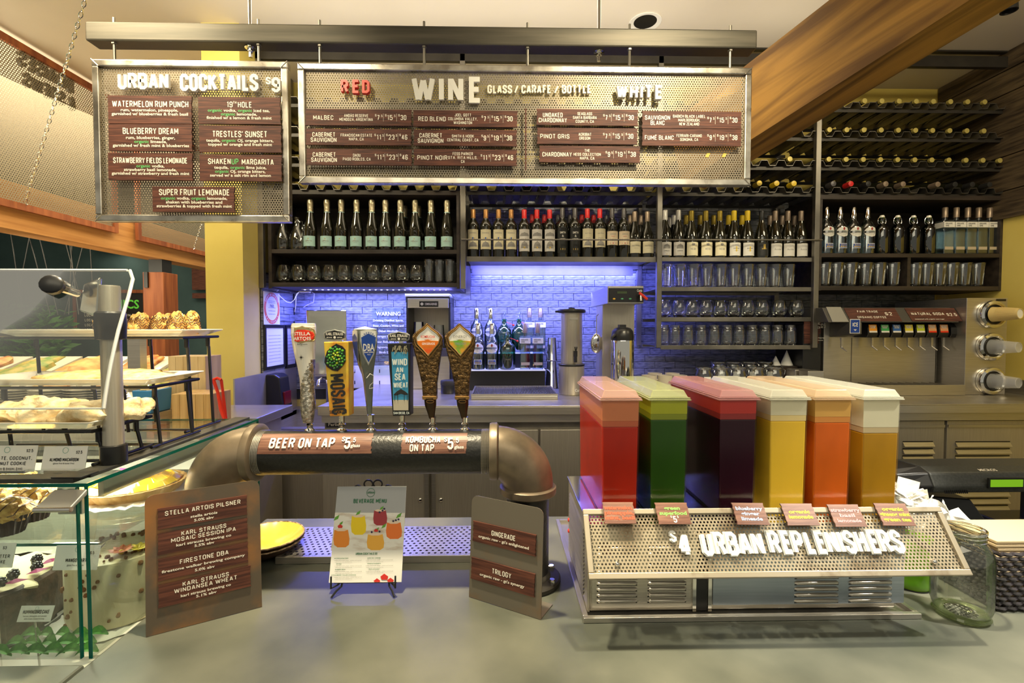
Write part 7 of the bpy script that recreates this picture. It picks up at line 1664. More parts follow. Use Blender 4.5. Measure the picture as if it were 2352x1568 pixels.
t = thing('black_canister', 'small black round canister on the back counter behind the kombucha taps', 'canister', (xx(1030, 2.9), 2.92, ZB + .001)); B().lathe([(0, 0), (.048, 0), (.050, .004), (.050, .068), (.046, .074), (0, .076)], seg=32).build('body', M['black'], t, smooth=True)
B().lathe([(.0505, .050), (.0515, .052), (.0515, .072), (.048, .077), (0, .078)], seg=32).build('lid', M['blackm'], t, smooth=True)
# clamp jars
cj = thing('clamp_jar', 'x', 'jar'); B().lathe([(0, .003), (.046, 0), (.050, .005), (.050, .120), (.044, .134), (.042, .144)], seg=24).build('glass', M['tglass'], cj, smooth=True)
B().lathe([(.0475, .144), (.049, .148), (.048, .158), (.030, .165), (0, .166)], seg=24).build('lid', M['tglass'], cj, smooth=True)
B().tube([(.047 * math.cos(k * math.pi / 12), .047 * math.sin(k * math.pi / 12), .150) for k in range(24)], .0022, 5, closed=True).tube([(.047, 0, .150), (.060, -.01, .140), (.056, -.012, .115), (.050, -.008, .12)], .0022, 5).build('wire_clamp', M['chrome'], cj, smooth=True)
B().lathe([(0, .004), (.0465, .004), (.0465, .095), (0, .100)], seg=20).build('contents', pbr('dry_tea', (.07, .05, .03), .9), cj, smooth=True)
B().box((-.020, -.0525, .075), (.020, -.0505, .105)).build('label_tag', M['paper'], cj)
jp = [(xx(px, 2.86), 2.86, ZB + .001) for px in (1618, 1657, 1697, 1738, 1780)]
row(cj, jp, lambda i: 'wire clamp jar, ' + od(i, 5) + ' of the front row behind the juices', 'clamp jars')
for i, px in enumerate((1650, 1684, 1721, 1759)): 
    d_ = dup(cj, (xx(px, 3.05), 3.05, ZB + .001), 'wire clamp jar, ' + od(i, 4) + ' of the back row behind the juices', 'clamp jars'); d_.scale = (1, 1, 1.12)
mg = thing('coffee_mug', 'x', 'mug'); B().lathe([(0, 0), (.036, 0), (.040, .004), (.042, .125), (.039, .125), (.037, .008), (0, .008)], seg=24).build('body', pbr('stoneware', (.55, .50, .40), .4), mg, smooth=True)
B().tube([(.040, 0, .100), (.062, 0, .098), (.066, 0, .07), (.060, 0, .040), (.040, 0, .036)], .006, 8).build('handle', pbr('stoneware', (.55, .50, .40), .4), mg, smooth=True)
row(mg, [(xx(px, Y), Y, ZB + .001) for px, Y in ((1492, 2.72), (1528, 2.72), (1562, 2.72), (1505, 2.84), (1545, 2.84))], lambda i: 'cream stoneware mug behind the green juice, ' + ['first of the front three', 'second of the front three', 'third of the front three', 'first of the two behind', 'second of the two behind'][i], 'stoneware mugs')
t = thing('cup_box', 'dark box carrying white paper cones on the back counter', 'box', (xx(1800, 3.06), 3.08, ZB + .001)); zbx = W(1800, 839, 3.05).z
B().box((xx(1765, 3.0), 3.0, ZB + .001), (xx(1842, 3.0), 3.16, zbx)).build('carton', M['cab'], t, t.location, bevel=.002)
for i, (px, h, r) in enumerate(((1783, .060, .030), (1808, .095, .038))):
    q = thing('paper_cone', ['smaller white paper cone on the dark box', 'taller white paper cone on the dark box'][i], 'paper cone', (xx(px, 3.06), 3.06, zbx + .001)); B().lathe([(r, 0), (.001, h)], seg=24).build('cone', M['paper'], q, smooth=True)
for i, (p0, p1) in enumerate(((1828, 1868), (1858, 1896))):
    Y = 2.86 - i * .10; a, c = xx(p0, Y), xx(p1, Y); z1 = W(p0, 849 + 3 * i, Y).z
    t = thing('napkin_dispenser', ['small steel napkin box next to the paper cones', 'small steel napkin box beside the soda machine'][i], 'box', ((a + c) / 2, Y, ZB + .001)); B().box((a, Y, ZB + .001), (c, Y + .09, z1)).build('case', M['steel'], t, t.location, bevel=.004)
    B().box((a + .01, Y - .002, ZB + .03), (c - .01, Y - .0003, z1 - .03)).build('face_plate', M['steelv'], t, t.location)
# tea brewer panel
x0, x1 = 1.862, 1.976; z1 = 1.622
t = thing('tea_machine', 'tall black tea machine with price plate beside the soda machine', 'tea machine', ((x0 + x1) / 2, 3.0, ZB + .001)); w = t.location
B().box((x0, 2.95, ZB + .001), (x1, 3.25, z1)).build('cabinet', M['black'], t, w, bevel=.003)
p = W(1880, 748, 2.95); o = B().box((x0 + .002, 2.946, p.z - .05), (x1 - .006, 2.9495, p.z + .05)).build('price_plate', M['plaque'], t, w)
B().text('ORGANIC', front(2.946), p.x - .018, p.z + .014, .017, .05, .0005).text('ICED TEA', front(2.946), p.x - .018, p.z - .010, .017, .05, .0005).text('$2.5', front(2.946), p.x + .026, p.z, .03, .03, .0005).build('lettering', M['cream'], o, w)
p = W(1880, 778, 2.95); o = B().box((x0 + .004, 2.946, p.z - .028), (x1 - .016, 2.9495, p.z + .028)).build('lower_plate', M['plaque'], t, w)
B().text('COPPER PALE ALE', front(2.946), p.x - .003, p.z + .006, .009, .08, .0005).text('karl strauss', front(2.946), p.x, p.z - .008, .006, .05, .0005, style='b').build('lettering', M['cream'], o, w)
# soda machine
x0, x1 = 1.992, 2.700; YM = 2.95
t = thing('soda_machine', 'stainless soda and ice machine with eight black valves under a lit price rail', 'soda machine', (2.35, 3.1, ZB + .001)); w = t.location
def wz(py, Y=2.95, px=2070): return W(px, py, Y).z
B().box((x0, YM, ZB + .02), (x1, 3.36, wz(735))).build('back_cabinet', M['steel'], t, w, bevel=.002)
xv0 = xx(1903, 2.80); b = B(); zt1, zt0 = W(2070, 706, 2.86).z, W(2070, 740, 2.80).z
b.hexa([(xv0, 2.80, zt0), (x1, 2.80, zt0), (x1, 3.30, zt0), (xv0, 3.30, zt0), (xv0, 2.86, zt1), (x1, 2.86, zt1), (x1, 3.30, zt1), (xv0, 3.30, zt1)]); b.build('top_hood', pbr('grey_hood', (.10, .095, .085), .4, .3), t, w, bevel=.004)
fh = frame(Vector((xv0, 2.80, zt0)), Vector((x1, 2.80, zt0)), Vector((xv0, 2.86, zt1))); HH = (Vector((xv0, 2.86, zt1)) - Vector((xv0, 2.80, zt0))).length
def hx(px): return xx(px, 2.83) - xv0
for (a, c, L_) in ((1946, 2063, [('FAIR TRADE', 1994, .70, .014, 49), ('ORGANIC COFFEE', 1998, .32, .014, 68), ('$2', 2040, .55, .024, 17)]), (2086, 2200, [('NATURAL SODA', 2130, .55, .019, 78), ('sweetened with organic cane sugar', 2128, .20, .006, 70), ('$2.5', 2184, .5, .022, 24)])):
    o = B().prism([(hx(a), HH * .06), (hx(c), HH * .06), (hx(c) - .004, HH * .94), (hx(a) - .006, HH * .94)], fh, .0005, .003).build('price_strip', M['plaque'], t, w)
    b = B()
    for s, cx_, vf, h, wd_ in L_: b.text(s, fh, hx(cx_), HH * vf, h, wd_ * 2.83 / F, .0036, style='b' if s[0] == 's' else 'G')
    b.build('lettering', M['cream'], o, w)
for a, c in ((1903, 1940), (2204, 2222)):
    B().prism([(hx(a), 0), (hx(c), 0), (hx(c) - .008, HH), (hx(a), HH)], fh, .0005, .006).build('corner_cap', pbr('grey_cap', (.34, .33, .29), .4), t, w, bevel=.001)
# ice chute
ix0, ix1 = xx(1916, 2.88), xx(1980, 2.80); zi0, zi1 = wz(775, 2.84), zt0 - .001
B().hexa([(ix0 + .06, 2.80, zi0 + .02), (ix1, 2.80, zi0 + .02), (ix1, 2.949, zi0), (ix0 + .02, 2.949, zi0), (ix0 + .03, 2.80, zi1), (ix1, 2.80, zi1), (ix1, 2.949, zi1), (ix0 + .02, 2.949, zi1)]).build('ice_chute', pbr('grey_hood', (.10, .095, .085), .4, .3), t, w, bevel=.004)
p = W(1963, 749, 2.80)
o = B().box((p.x - .030, 2.797, p.z - .042), (p.x + .030, 2.7995, p.z + .042)).build('ice_sign', M['white'], t, w)
o2 = B().box((p.x - .026, 2.7955, p.z - .038), (p.x + .026, 2.7969, p.z + .038)).build('blue_panel', pbr('ice_blue', (.01, .06, .36), .4), o, w)
B().text('ICE', front(2.7955), p.x, p.z + .010, .024, .034, .0005).prism([(p.x - .010, p.z - .018), (p.x, p.z - .028), (p.x + .010, p.z - .018)], front(2.7955), .0004, .0009).build('lettering', M['white'], o, w)
def lever(px, zt_, L=.055):
    x = xx(px, 2.88); B().tube([(x, 2.90, zt_), (x, 2.888, zt_ - L), (x + .012, 2.862, zt_ - L - .022)], [.004, .005, .003], 8).box((x - .006, 2.885, zt_ - L), (x + .006, 2.893, zt_)).build('lever', M['steel'], t, w)
lever(1937, zi0 - .002, .06)
cols = [((.85, .33, .02), 'orange soda'), ((.04, .36, .10), 'root beer'), ((.02, .12, .40), 'blueberry soda'), ((.75, .62, .05), 'ginger ale'), ((.52, .62, .03), 'lemon lime'), ((.72, .36, .16), 'black tea'), ((.72, .34, .16), 'green tea'), (None, '')]
zv0, zv1 = wz(775, 2.84), zt0 - .001
for i, px in enumerate((2007, 2035, 2062, 2090, 2117, 2144, 2171, 2199)):
    x = xx(px, 2.83); hw = .0305
    pr = [(2.949, zv0), (2.845, zv0), (2.835, zv0 + .02), (2.838, zv0 + .06), (2.855, zv1 - .008), (2.88, zv1), (2.949, zv1)]
    n = len(pr); b = B(); b.add([(x - hw, y, z) for y, z in pr] + [(x + hw, y, z) for y, z in pr], [tuple(range(n - 1, -1, -1)), tuple(range(n, 2 * n))] + [(k, (k + 1) % n, (k + 1) % n + n, k + n) for k in range(n)])
    vb = b.build('valve_body', M['black'], t, w, bevel=.003)
    lever(px, zv0 - .001)
    if cols[i][0]:
        c_, nm_ = cols[i]; za2 = zv0 + .030; fa = frame(Vector((x - .024, 2.8345, za2)), Vector((x + .024, 2.8345, za2)), Vector((x - .024, 2.8420, zv1 - .012))); hh = zv1 - .012 - za2
        lb = B().prism([(0, 0), (.048, 0), (.048, hh), (0, hh)], fa, .0016, .0022).build('flavour_label', pbr('soda_%d' % i, c_, .4), vb, w)
        B().prism([(0, .0), (.048, 0), (.048, hh * .2), (0, hh * .2)], fa, .0022, .0026).build('label_band', M['red'] if i > 4 else M['white'], lb, w)
        a_, _, c2 = nm_.partition(' '); B().text(a_, fa, .024, hh * .84, .010, .036, .003, style='b').text(c2, fa, .024, hh * .64, .010, .030, .003, style='b').build('lettering', M['white'], lb, w)
for px in (1957, 2152, 2176): x = xx(px, 2.95); B().box((x - .0015, 2.9475, ZB + .06), (x + .0015, 2.9495, zv0 - .004)).build('panel_seam', M['dsteel'], t, w)
zd_ = W(2150, 884, 2.75).z
B().box((xx(2030, 2.75), 2.75, ZB + .001), (x1, 2.762, zd_)).box((x0, 2.762, ZB + .001), (x1, 2.949, ZB + .019)).box((x0, 2.75, ZB + .001), (xx(2030, 2.75), 2.762, zd_)).build('drip_pan', M['steel'], t, w, bevel=.002)
b = B()
for i in range(14): b.box((x0 + .02 + i * .05, 2.764, zd_ - .012), (x0 + .024 + i * .05, 2.948, zd_ - .006))
b.build('pan_grate', M['dsteel'], t, w, kind='stuff')
# cup dispenser
x0, x1 = 2.722, xx(2313, 2.78); z0, z1 = W(2270, 910, 2.78).z + .001, W(2270, 684, 2.78).z
t = thing('cup_dispenser', 'steel cup dispenser box with three round ports beside the yellow wall', 'dispenser', ((x0 + x1) / 2, 3.0, ZB + .001)); w = t.location
B().box((x0, 2.78, ZB + .001), (x1, 3.30, z1)).build('cabinet', M['steel'], t, w, bevel=.002)
p = W(2299, 689, 2.78); B().box((p.x - .028, 2.777, p.z - .006), (p.x + .028, 2.7795, p.z + .006)).build('name_plate', M['black'], t, w)
RX = Matrix.Rotation(math.pi / 2, 3, 'X'); tilt = Matrix.Rotation(math.radians(8), 3, 'Z') @ Matrix.Rotation(math.radians(90 + 4), 3, 'X')
for i, (px, py) in enumerate(((2284, 722), (2281, 796), (2281, 874))):
    p = W(px - 9, py, 2.78); pt = (p.x, 2.779, p.z)
    B().lathe([(.056, 0), (.082, 0), (.084, .010), (.078, .024), (.066, .030), (.058, .024), (.056, .010)], pt, 40, rot=RX).build('port_ring', M['chrome'], t, w, smooth=True)
    B().lathe([(0, .002), (.056, .002), (.056, .012), (.046, .018)], pt, 32, rot=RX).build('rubber_gasket', M['black'], t, w, smooth=True)
    cm = ([pbr('kraft_cup', (.72, .55, .22), .6)] + [pbr('cup_plastic', (.80, .82, .84), .15, Alpha=.35)] * 2)[i]
    L = .125; q = thing('stacked_cups', ['ridged tan paper cup sticking out of the upper port', 'clear plastic cup sticking out of the middle port', 'clear plastic cup sticking out of the lower port'][i], 'cup', (p.x, 2.765, p.z), group='dispenser cups')
    prof2 = [(.044, 0), (.040, .03), (.030, L - .004), (.029, L), (.026, L), (.026, L - .004), (0, L - .004)]
    RT = Matrix.Rotation(math.radians(-4), 3, 'Y') @ Matrix.Rotation(math.radians(14), 3, 'Z') @ RX
    B().lathe(prof2, (0, 0, 0), 32, rot=RT).build('cup_wall', cm, q, smooth=True)
    if i == 0: 
        b = B()
        for k in range(40):
            a = k * math.pi / 20; b.tube([RT @ Vector((.0405 * math.cos(a), .0405 * math.sin(a), .028)), RT @ Vector((.0305 * math.cos(a), .0305 * math.sin(a), L - .012))], .0012, 4)
        b.build('ribs', cm, q, kind='stuff'); B().lathe([(.0262, L - .003), (0, L - .003)], seg=24, rot=RT).build('cup_bottom', M['paper'], q)
    else:
        for k in range(1, 4): B().lathe([(.046 - k * .001, .004 + k * .008), (.047 - k * .001, .006 + k * .008)], (0, 0, 0), 32, rot=RT).build('nested_rim', M['glass'], q, smooth=True)
B().box((x1 + .004, 2.46, ZB + .001), (XR - .003, 2.47, ZB + .05)).box((XR - .02, 2.46, ZB + .001), (XR - .003, YW - .02, W(2340, 868, 2.9).z)).build('end_splash', M['steel'], bc, bc.location)
# ---------------------------------------------------------------- glass pastry case
ZT = 1.283; CX0 = -2.6; Y0c, Y1c = 1.014, 1.72
pc_ = thing('pastry_case', 'glass pastry display case with teal glass edges and inner shelves', 'display case', (-1.4, 1.3, ZF)); w = pc_.location
te = .006
def gpane(name, a, c): 
    return B().box(a, c).build(name, M['pane'], pc_, w)
gpane('side_pane', (XS - te, Y0c + .002, ZF + .001), (XS, Y1c, ZT - .008))
gpane('front_pane', (CX0, Y0c, ZF + .001), (XS - .022, Y0c + te, ZT - .008))
gpane('top_pane', (CX0, Y0c, ZT - .007), (XS, Y1c, ZT))
def edge(a, c): B().box(a, c).build('glass_edge', M['edge'], pc_, w)
edge((XS - .0065, Y0c - .0006, ZF + .001), (XS + .0004, Y0c + .0018, ZT - .007)); edge((XS - .0245, Y0c - .0006, ZF + .001), (XS - .0215, Y0c + te, ZT - .008))
edge((XS - .0005, Y0c, ZT - .0072), (XS + .0006, Y1c, ZT + .0002)); edge((CX0, Y0c - .0008, ZT - .0072), (XS, Y0c - .0001, ZT + .0002)); edge((XS - .0068, Y1c, ZF + .001), (XS + .0004, Y1c + .0012, ZT)); edge((CX0, Y1c, ZT - .007), (XS, Y1c + .001, ZT))
dk = noisy('worn_black_trim', (.035, .035, .03), (.07, .068, .06), ns=20, r=.4, m=.3)
B().box((CX0, Y0c + .001, ZT + .0004), (XS - .03, Y0c + .036, ZT + .010)).build('front_trim', dk, pc_, w, bevel=.001)
B().box((XS - .075, Y0c + .0, ZT + .0106), (XS - .012, Y0c + .045, ZT + .0135)).build('corner_plate', M['black'], pc_, w, bevel=.001)
B().box((XS - .075, Y0c + .037, ZT + .0004), (XS - .024, Y1c - .01, ZT + .008)).build('side_trim', dk, pc_, w, bevel=.001)
B().box((XS - .020, Y0c + .05, ZT - .045), (XS - .0075, Y1c, ZT - .009)).build('side_bar', pbr('grey_bar', (.42, .42, .38), .4, .3), pc_, w)
B().box((CX0, Y1c - .02, ZF - .05), (XS, Y1c - .008, ZF + .18)).build('rear_door', M['steel'], pc_, w)
B().box((CX0, Y0c + .008, ZF - .055), (XS - .008, Y1c - .021, ZF - .045)).build('floor_deck', pbr('deck_white', (.62, .60, .52), .5), pc_, w)
ZS1 = 1.125
g1 = B().box((CX0, Y0c + .06, ZS1), (XS - .03, Y1c - .04, ZS1 + .006)).build('glass_shelf', M['pane'], pc_, w)
edge((CX0, Y0c + .0585, ZS1), (XS - .03, Y0c + .0598, ZS1 + .006)); 
B().box((CX0, Y1c - .10, ZS1 + .007), (XS - .03, Y1c - .06, ZS1 + .045)).build('light_bar', pbr('lamp_cover', (.75, .74, .66), .3), pc_, w, bevel=.002)
b = B()
for i in range(26):
    for j in range(3): b.box((XS - .05 - i * .05 - .02 * (j % 2), Y1c - .024, ZF + .10 + j * .014), (XS - .018 - i * .05 - .02 * (j % 2), Y1c - .0205, ZF + .106 + j * .014))
b.build('vent_slots', M['blackm'], pc_, w, kind='stuff')
# hinge clamp
c0, c1 = W(97, 1168, 1.0), W(190, 1127, 1.0)
hg = B().hexa([(c0.x, .985, c0.z), (c1.x - .012, .985, c0.z), (c1.x, 1.012, c1.z - .012), (c0.x + .015, 1.012, c1.z - .012), (c0.x, .985, c0.z + .008), (c1.x - .012, .985, c0.z + .008), (c1.x, 1.012, c1.z), (c0.x + .015, 1.012, c1.z)]).build('hinge_clamp', pbr('satin_nickel', (.66, .65, .60), .28, .8), pc_, w, bevel=.002)
B().tube([(c0.x, .984, c0.z + .004), (c1.x - .010, .984, c0.z + .004)], .0055, 12).build('hinge_pin', M['chrome'], hg, w, smooth=True)
B().box((c0.x + .012, 1.0205, c0.z - .02), (c1.x - .02, 1.030, c1.z - .012)).build('inner_jaw', pbr('satin_nickel', (.66, .65, .60), .28, .8), hg, w, bevel=.001)
# sneeze guard
sg = thing('sneeze_guard', 'curved clear sneeze guard on a steel stanchion above the pastry case', 'sneeze guard', (-.907, 1.14, ZT + .008)); w = sg.location
px_, py_ = -.907, 1.14
B().lathe([(.0205, ZT + .01), (.0205, 1.70), (.019, 1.704), (0, 1.704)], (px_, py_, 0), 32).build('stanchion_tube', M['steelv'], sg, w, smooth=True)
B().lathe([(0, ZT + .0085), (.0255, ZT + .0085), (.0262, ZT + .012), (.0262, ZT + .050), (.0210, ZT + .052)], (px_, py_, 0), 32).build('base_collar', M['black'], sg, w, smooth=True)
za, zb_2 = W(270, 780, 1.13).z, W(270, 715, 1.13).z
B().lathe([(.021, za), (.029, za + .001), (.0305, za + .03), (.0312, (za + zb_2) / 2), (.0295, zb_2 - .004), (.0255, zb_2), (.021, zb_2)], (px_, py_, 0), 32).build('clamp_sleeve', M['black'], sg, w, smooth=True)
zk = 1.70
B().hexa([(px_ - .060, py_ - .015, zk - .055), (px_ - .018, py_ - .015, zk - .07), (px_ - .018, py_ - .005, zk - .07), (px_ - .060, py_ - .005, zk - .055), (px_ - .048, py_ - .015, zk + .006), (px_ - .010, py_ - .015, zk + .022), (px_ - .010, py_ - .005, zk + .022), (px_ - .048, py_ - .005, zk + .006)]).build('bracket_plate', M['chrome'], sg, w, bevel=.004)
B().lathe([(.0, 0), (.019, 0), (.021, .004), (.021, .018), (.016, .022), (0, .022)], (px_ - .075, py_ - .055, zk - .003), 14, rot=Matrix.Rotation(math.radians(75), 3, 'X') @ Matrix.Rotation(.4, 3, 'Y')).build('knob', M['black'], sg, w, smooth=True)
B().lathe([(.008, 0), (.008, .05)], (px_ - .075, py_ - .055, zk - .003), 12, rot=Matrix.Rotation(math.radians(-105), 3, 'X') @ Matrix.Rotation(.2, 3, 'Y')).build('knob_shaft', M['chrome'], sg, w, smooth=True)
pr = []
for py, Yy in ((620, 1.10), (640, 1.092), (680, 1.076), (720, 1.060), (760, 1.045), (800, 1.033), (840, 1.022), (880, 1.013), (915, 1.006), (938, 1.002)):
    pr.append((Yy, W(270, py, Yy).z))
XE = -.818
b = B(); V = []
for (y, z) in pr: V += [(CX0, y, z), (XE - (.012 if z > 1.735 else .0), y, z), (CX0, y + .006, z + .001), (XE - (.012 if z > 1.735 else .0), y + .006, z + .001)]
n = len(pr)
for i in range(n - 1):
    k = i * 4; b_ = k + 4; b.f += [(k, k + 1, b_ + 1, b_), (k + 2, b_ + 2, b_ + 3, k + 3)]
b.v = V; b.build('curved_pane', pane('guard_glass', (.95, .96, .93), .07), sg, w, smooth=True)
B().tube([(XE - (.014 if i == 0 else .002 if i == 1 else 0), y + .003, z) for i, (y, z) in enumerate(pr)], .0036, 6).build('pane_edge', M['acedge'], sg, w, smooth=True)
B().tube([(CX0, pr[0][0] + .003, pr[0][1]), (XE - .02, pr[0][0] + .003, pr[0][1])], .0030, 6).build('top_edge', M['acedge'], sg, w, smooth=True)
B().tube([(CX0, pr[-1][0] + .003, pr[-1][1]), (XE - .0, pr[-1][0] + .003, pr[-1][1])], .0022, 6).build('bottom_edge', M['acedge'], sg, w, smooth=True)
# tiered platters on black wire stands
bw_ = pbr('black_wire', (.012, .012, .014), .3)
def platter(lab, x0, x1, y0, y1, z, lab2):
    t = thing('wire_riser', lab2, 'stand', ((x0 + x1) / 2, (y0 + y1) / 2, ZT + .009)); w2 = t.location; zr = z - .016
    ri = [(x0 + .025, y0 + .02), (x1 - .012, y0 + .02), (x1 - .012, y1 - .01), (x0 + .025, y1 - .01)]
    B().tube([(a, c, zr) for a, c in ri], .0042, 8, closed=True).build('top_ring', bw_, t, w2, smooth=True)
    legs = []
    for (a, c) in ((x1 - .022, y0 + .05), (x1 - .022, y1 - .05), (x0 + .10, y0 + .035), (x0 + .19, y1 - .03), (x1 - .22, y1 - .03)):
        B().tube([(a, c, zr), (a, c, zr - .03), (a + .003, c, zr - .031), (a + .01, c + .004, ZT + .014)], [.0062, .0062, .0045, .0045], 10).build('leg', bw_, t, w2, smooth=True)
        legs.append((a + .01, c + .004))
    B().tube([(legs[0][0], y0 + .02, ZT + .0135), (legs[0][0], y1 - .01, ZT + .0135)], .0042, 8).tube([(x0 + .11, legs[0][1], ZT + .0135), (legs[0][0], legs[0][1], ZT + .0135)], .0042, 8).build('bottom_rail', bw_, t, w2, smooth=True)
    q = thing('platter', lab, 'platter', ((x0 + x1) / 2, (y0 + y1) / 2, zr + .005)); w3 = q.location
    def R(m, zz_, k=0): return [(x0 + m, y0 + m, zz_), (x1 - m, y0 + m, zz_), (x1 - m, y1 - m, zz_), (x0 + m, y1 - m, zz_)]
    rings = [R(.045, z - .011), R(.040, z - .013), R(.0, z + .006), R(.001, z + .009), R(.012, z + .006), R(.045, z - .006)]
    b = B(); b.v = [p for r in rings for p in r]; b.f = [(k * 4 + i, k * 4 + (i + 1) % 4, k * 4 + 4 + (i + 1) % 4, k * 4 + 4 + i) for k in range(5) for i in range(4)] + [(20, 21, 22, 23), (3, 2, 1, 0)]
    b.build('dish', M['porc'], q, w3, bevel=.003); return z - .006
zA = platter('white rectangular platter of drizzled macaroons, highest of three', -1.475, -.925, 1.42, 1.625, 1.592, 'tall black wire riser under the highest platter')
zB_ = platter('white rectangular platter of flat golden pastries, middle of three', -1.39, -.895, 1.24, 1.47, 1.468, 'middle black wire riser under the middle platter')
zC_ = platter('white rectangular platter of pale scones, lowest of three', -1.60, -.915, 1.085, 1.30, 1.388, 'low black wire riser under the lowest platter')
def pastry(name, lab, c, r, mat, lump, freq, seed, squash=None, group=None, drizzle=None, cat='pastry', rz=0, zshape=None):
    t = thing(name, lab, cat, c, rz, group)
    b = B().ball((0, 0, r[2] * .8), r, 22, 14, lump, freq, seed)
    z0 = 0
    b.v = [(x * (1 - (zshape or 0) * z), y * (1 - (zshape or 0) * z), max(z, 0)) for x, y, z in b.v]
    b.build('crumb', mat, t, smooth=True)
    if drizzle:
        g = B()
        for k in range(6):
            pts = []
            for i in range(14):
                f = i / 13; a = -math.pi + f * math.pi + k * .1; zz_ = r[2] * (.35 + .22 * k) + .006 * math.sin(i * 1.9 + k)
                if zz_ > 1.72 * r[2]: zz_ = 1.72 * r[2]
                q = max(0, 1 - ((zz_ - r[2] * .8) / r[2]) ** 2) ** .5 * (1 - (zshape or 0) * zz_)
                pts.append((r[0] * q * 1.06 * math.cos(a), r[1] * q * 1.06 * math.sin(a), zz_))
            g.tube(pts, .0011, 5)
        g.build('chocolate_drizzle', drizzle, t, smooth=True)
    return t
gold = noisy('toasted_coconut', (.38, .13, .03), (.92, .62, .20), ns=70, r=.6, bump=.8, lo=.3, hi=.65, c3=(.75, .40, .09)); choc = pbr('dark_chocolate', (.055, .015, .006), .3)
for i, (px, Y, s) in enumerate(((237, 1.50, 1), (312, 1.56, .95), (328, 1.50, 1.02), (366, 1.50, 1), (388, 1.57, .98), (408, 1.49, 1.12), (440, 1.52, 1.10))):
    pastry('coconut_macaroon', 'chocolate drizzled coconut macaroon on the highest platter, ' + od(i, 7), (xx(px, Y), Y, zA), (.027 * s, .026 * s, .036 * s), gold, .35, 60, i, group='drizzled macaroons', drizzle=choc, cat='macaroon', zshape=5)
pale = noisy('golden_pastry', (.72, .42, .10), (.95, .78, .38), ns=45, r=.6, bump=.6)
for i, (px, Y, rx) in enumerate(((165, 1.33, .085), (225, 1.39, .075), (325, 1.33, .075), (300, 1.42, .07))):
    pastry('flat_pastry', 'flat golden pastry on the middle platter, ' + ['furthest from the pillar', 'beside the steel stanchion', 'at the platter end near the bamboo block', 'behind, half covered'][i], (xx(px, Y), Y, zB_), (rx, .055, .014), pale, .25, 40, i + 9, group='flat golden pastries')
sc_ = noisy('pale_scone', (.60, .40, .16), (.88, .76, .50), ns=40, r=.7, bump=.8)
for i, (px, Y, rx, rz) in enumerate(((30, 1.20, .07, .024), (95, 1.17, .068, .034), (165, 1.20, .060, .026), (215, 1.15, .060, .030), (290, 1.20, .050, .028))):
    pastry('scone', 'rough pale scone on the lowest platter, ' + od(i, 5), (xx(px, Y), Y, zC_), (rx, .055, rz), sc_, .45, 35, i + 20, group='pale scones', cat='scone')
# price cards on top of the case
def card(name, lab, TL, BR, Y, lines, lean=.012, stand=True, th=.0012, hgap=.0):
    a, c = W(*TL, Y), W(*BR, Y); t = thing(name, lab, 'price card', ((a.x + c.x) / 2, Y, c.z - hgap)); w2 = t.location
    f2 = frame(Vector((a.x, Y, c.z)), Vector((c.x, Y, c.z)), Vector((a.x, Y + lean, a.z))); W_, H_ = c.x - a.x, math.hypot(a.z - c.z, lean)
    pn = B().prism([(0, 0), (W_, 0), (W_, H_), (0, H_)], f2, 0, th).build('card', M['paper'], t, w2)
    b = B()
    for s, cx_, cy_, h, wd_, st in lines: b.text(s, f2, cx_ * W_, cy_ * H_, h * H_, wd_ * W_, th + .0006, style=st)
    b.build('lettering', M['ink'], pn, w2)
    b = B()
    for k in range(16):
        q, q2 = k * math.pi / 8, (k + 1) * math.pi / 8; R1 = H_ * .10
        b.flat([(W_ * .5 + R1 * math.cos(q), H_ * .83 + R1 * math.sin(q)), (W_ * .5 + R1 * 1.15 * math.cos(q), H_ * .83 + R1 * 1.15 * math.sin(q)), (W_ * .5 + R1 * 1.15 * math.cos(q2), H_ * .83 + R1 * 1.15 * math.sin(q2)), (W_ * .5 + R1 * math.cos(q2), H_ * .83 + R1 * math.sin(q2))], f2, th + .0005)
    b.build('round_logo', pbr('logo_teal', (.10, .35, .28), .5), pn, w2)
    return t, a, c, w2
t, a, c, w2 = card('price_card', 'coconut walnut cookie price card standing on the case top', (-62, 1026), (79, 1083), 1.12, [('CHOCOLATE, COCONUT,', .5, .52, .13, .88, 'G'), ('WALNUT COOKIE', .55, .32, .13, .6, 'G'), ('$2.5', .88, .80, .12, .11, 'G'), ('(gluten free & butter free)', .5, .14, .06, .6, 'r')])
B().box((a.x + .06, 1.105, ZT + .0005), (c.x - .01, 1.118, c.z)).build('holder_base', M['chrome'], t, w2)
t, a, c, w2 = card('price_card', 'almond macaroon price card standing on the case top next to the stanchion', (92, 1027), (195, 1084), 1.12, [('ALMOND MACAROON', .5, .48, .13, .66, 'G'), ('$2.5', .82, .76, .12, .14, 'G'), ('(gluten free & butter free)', .5, .34, .06, .48, 'r')])
B().box((a.x + .02, 1.105, ZT + .0005), (c.x - .02, 1.118, c.z)).build('holder_base', M['chrome'], t, w2)
t, a, c, w2 = card('price_card', 'peanut butter cupcake price card inside the case by the front pane', (-60, 1252), (28, 1303), 1.05, [('PEANUT BUTTER', .45, .46, .14, .9, 'G'), ('CUPCAKE', .55, .24, .14, .5, 'G'), ('$3', .72, .8, .13, .10, 'G')])
B().tube([((a.x + c.x) / 2, 1.052, c.z), ((a.x + c.x) / 2, 1.06, ZF - .044)], .0014, 5).build('wire_stem', M['chrome'], t, w2)
t, a, c, w2 = card('price_card', 'mango tart price card hung below the upper shelf by the corner', (120, 1258), (223, 1308), 1.045, [('MANGO TART', .5, .40, .15, .48, 'G'), ('$6.5', .82, .70, .13, .14, 'G'), ('gluten free & nut free', .5, .2, .07, .38, 'r')])
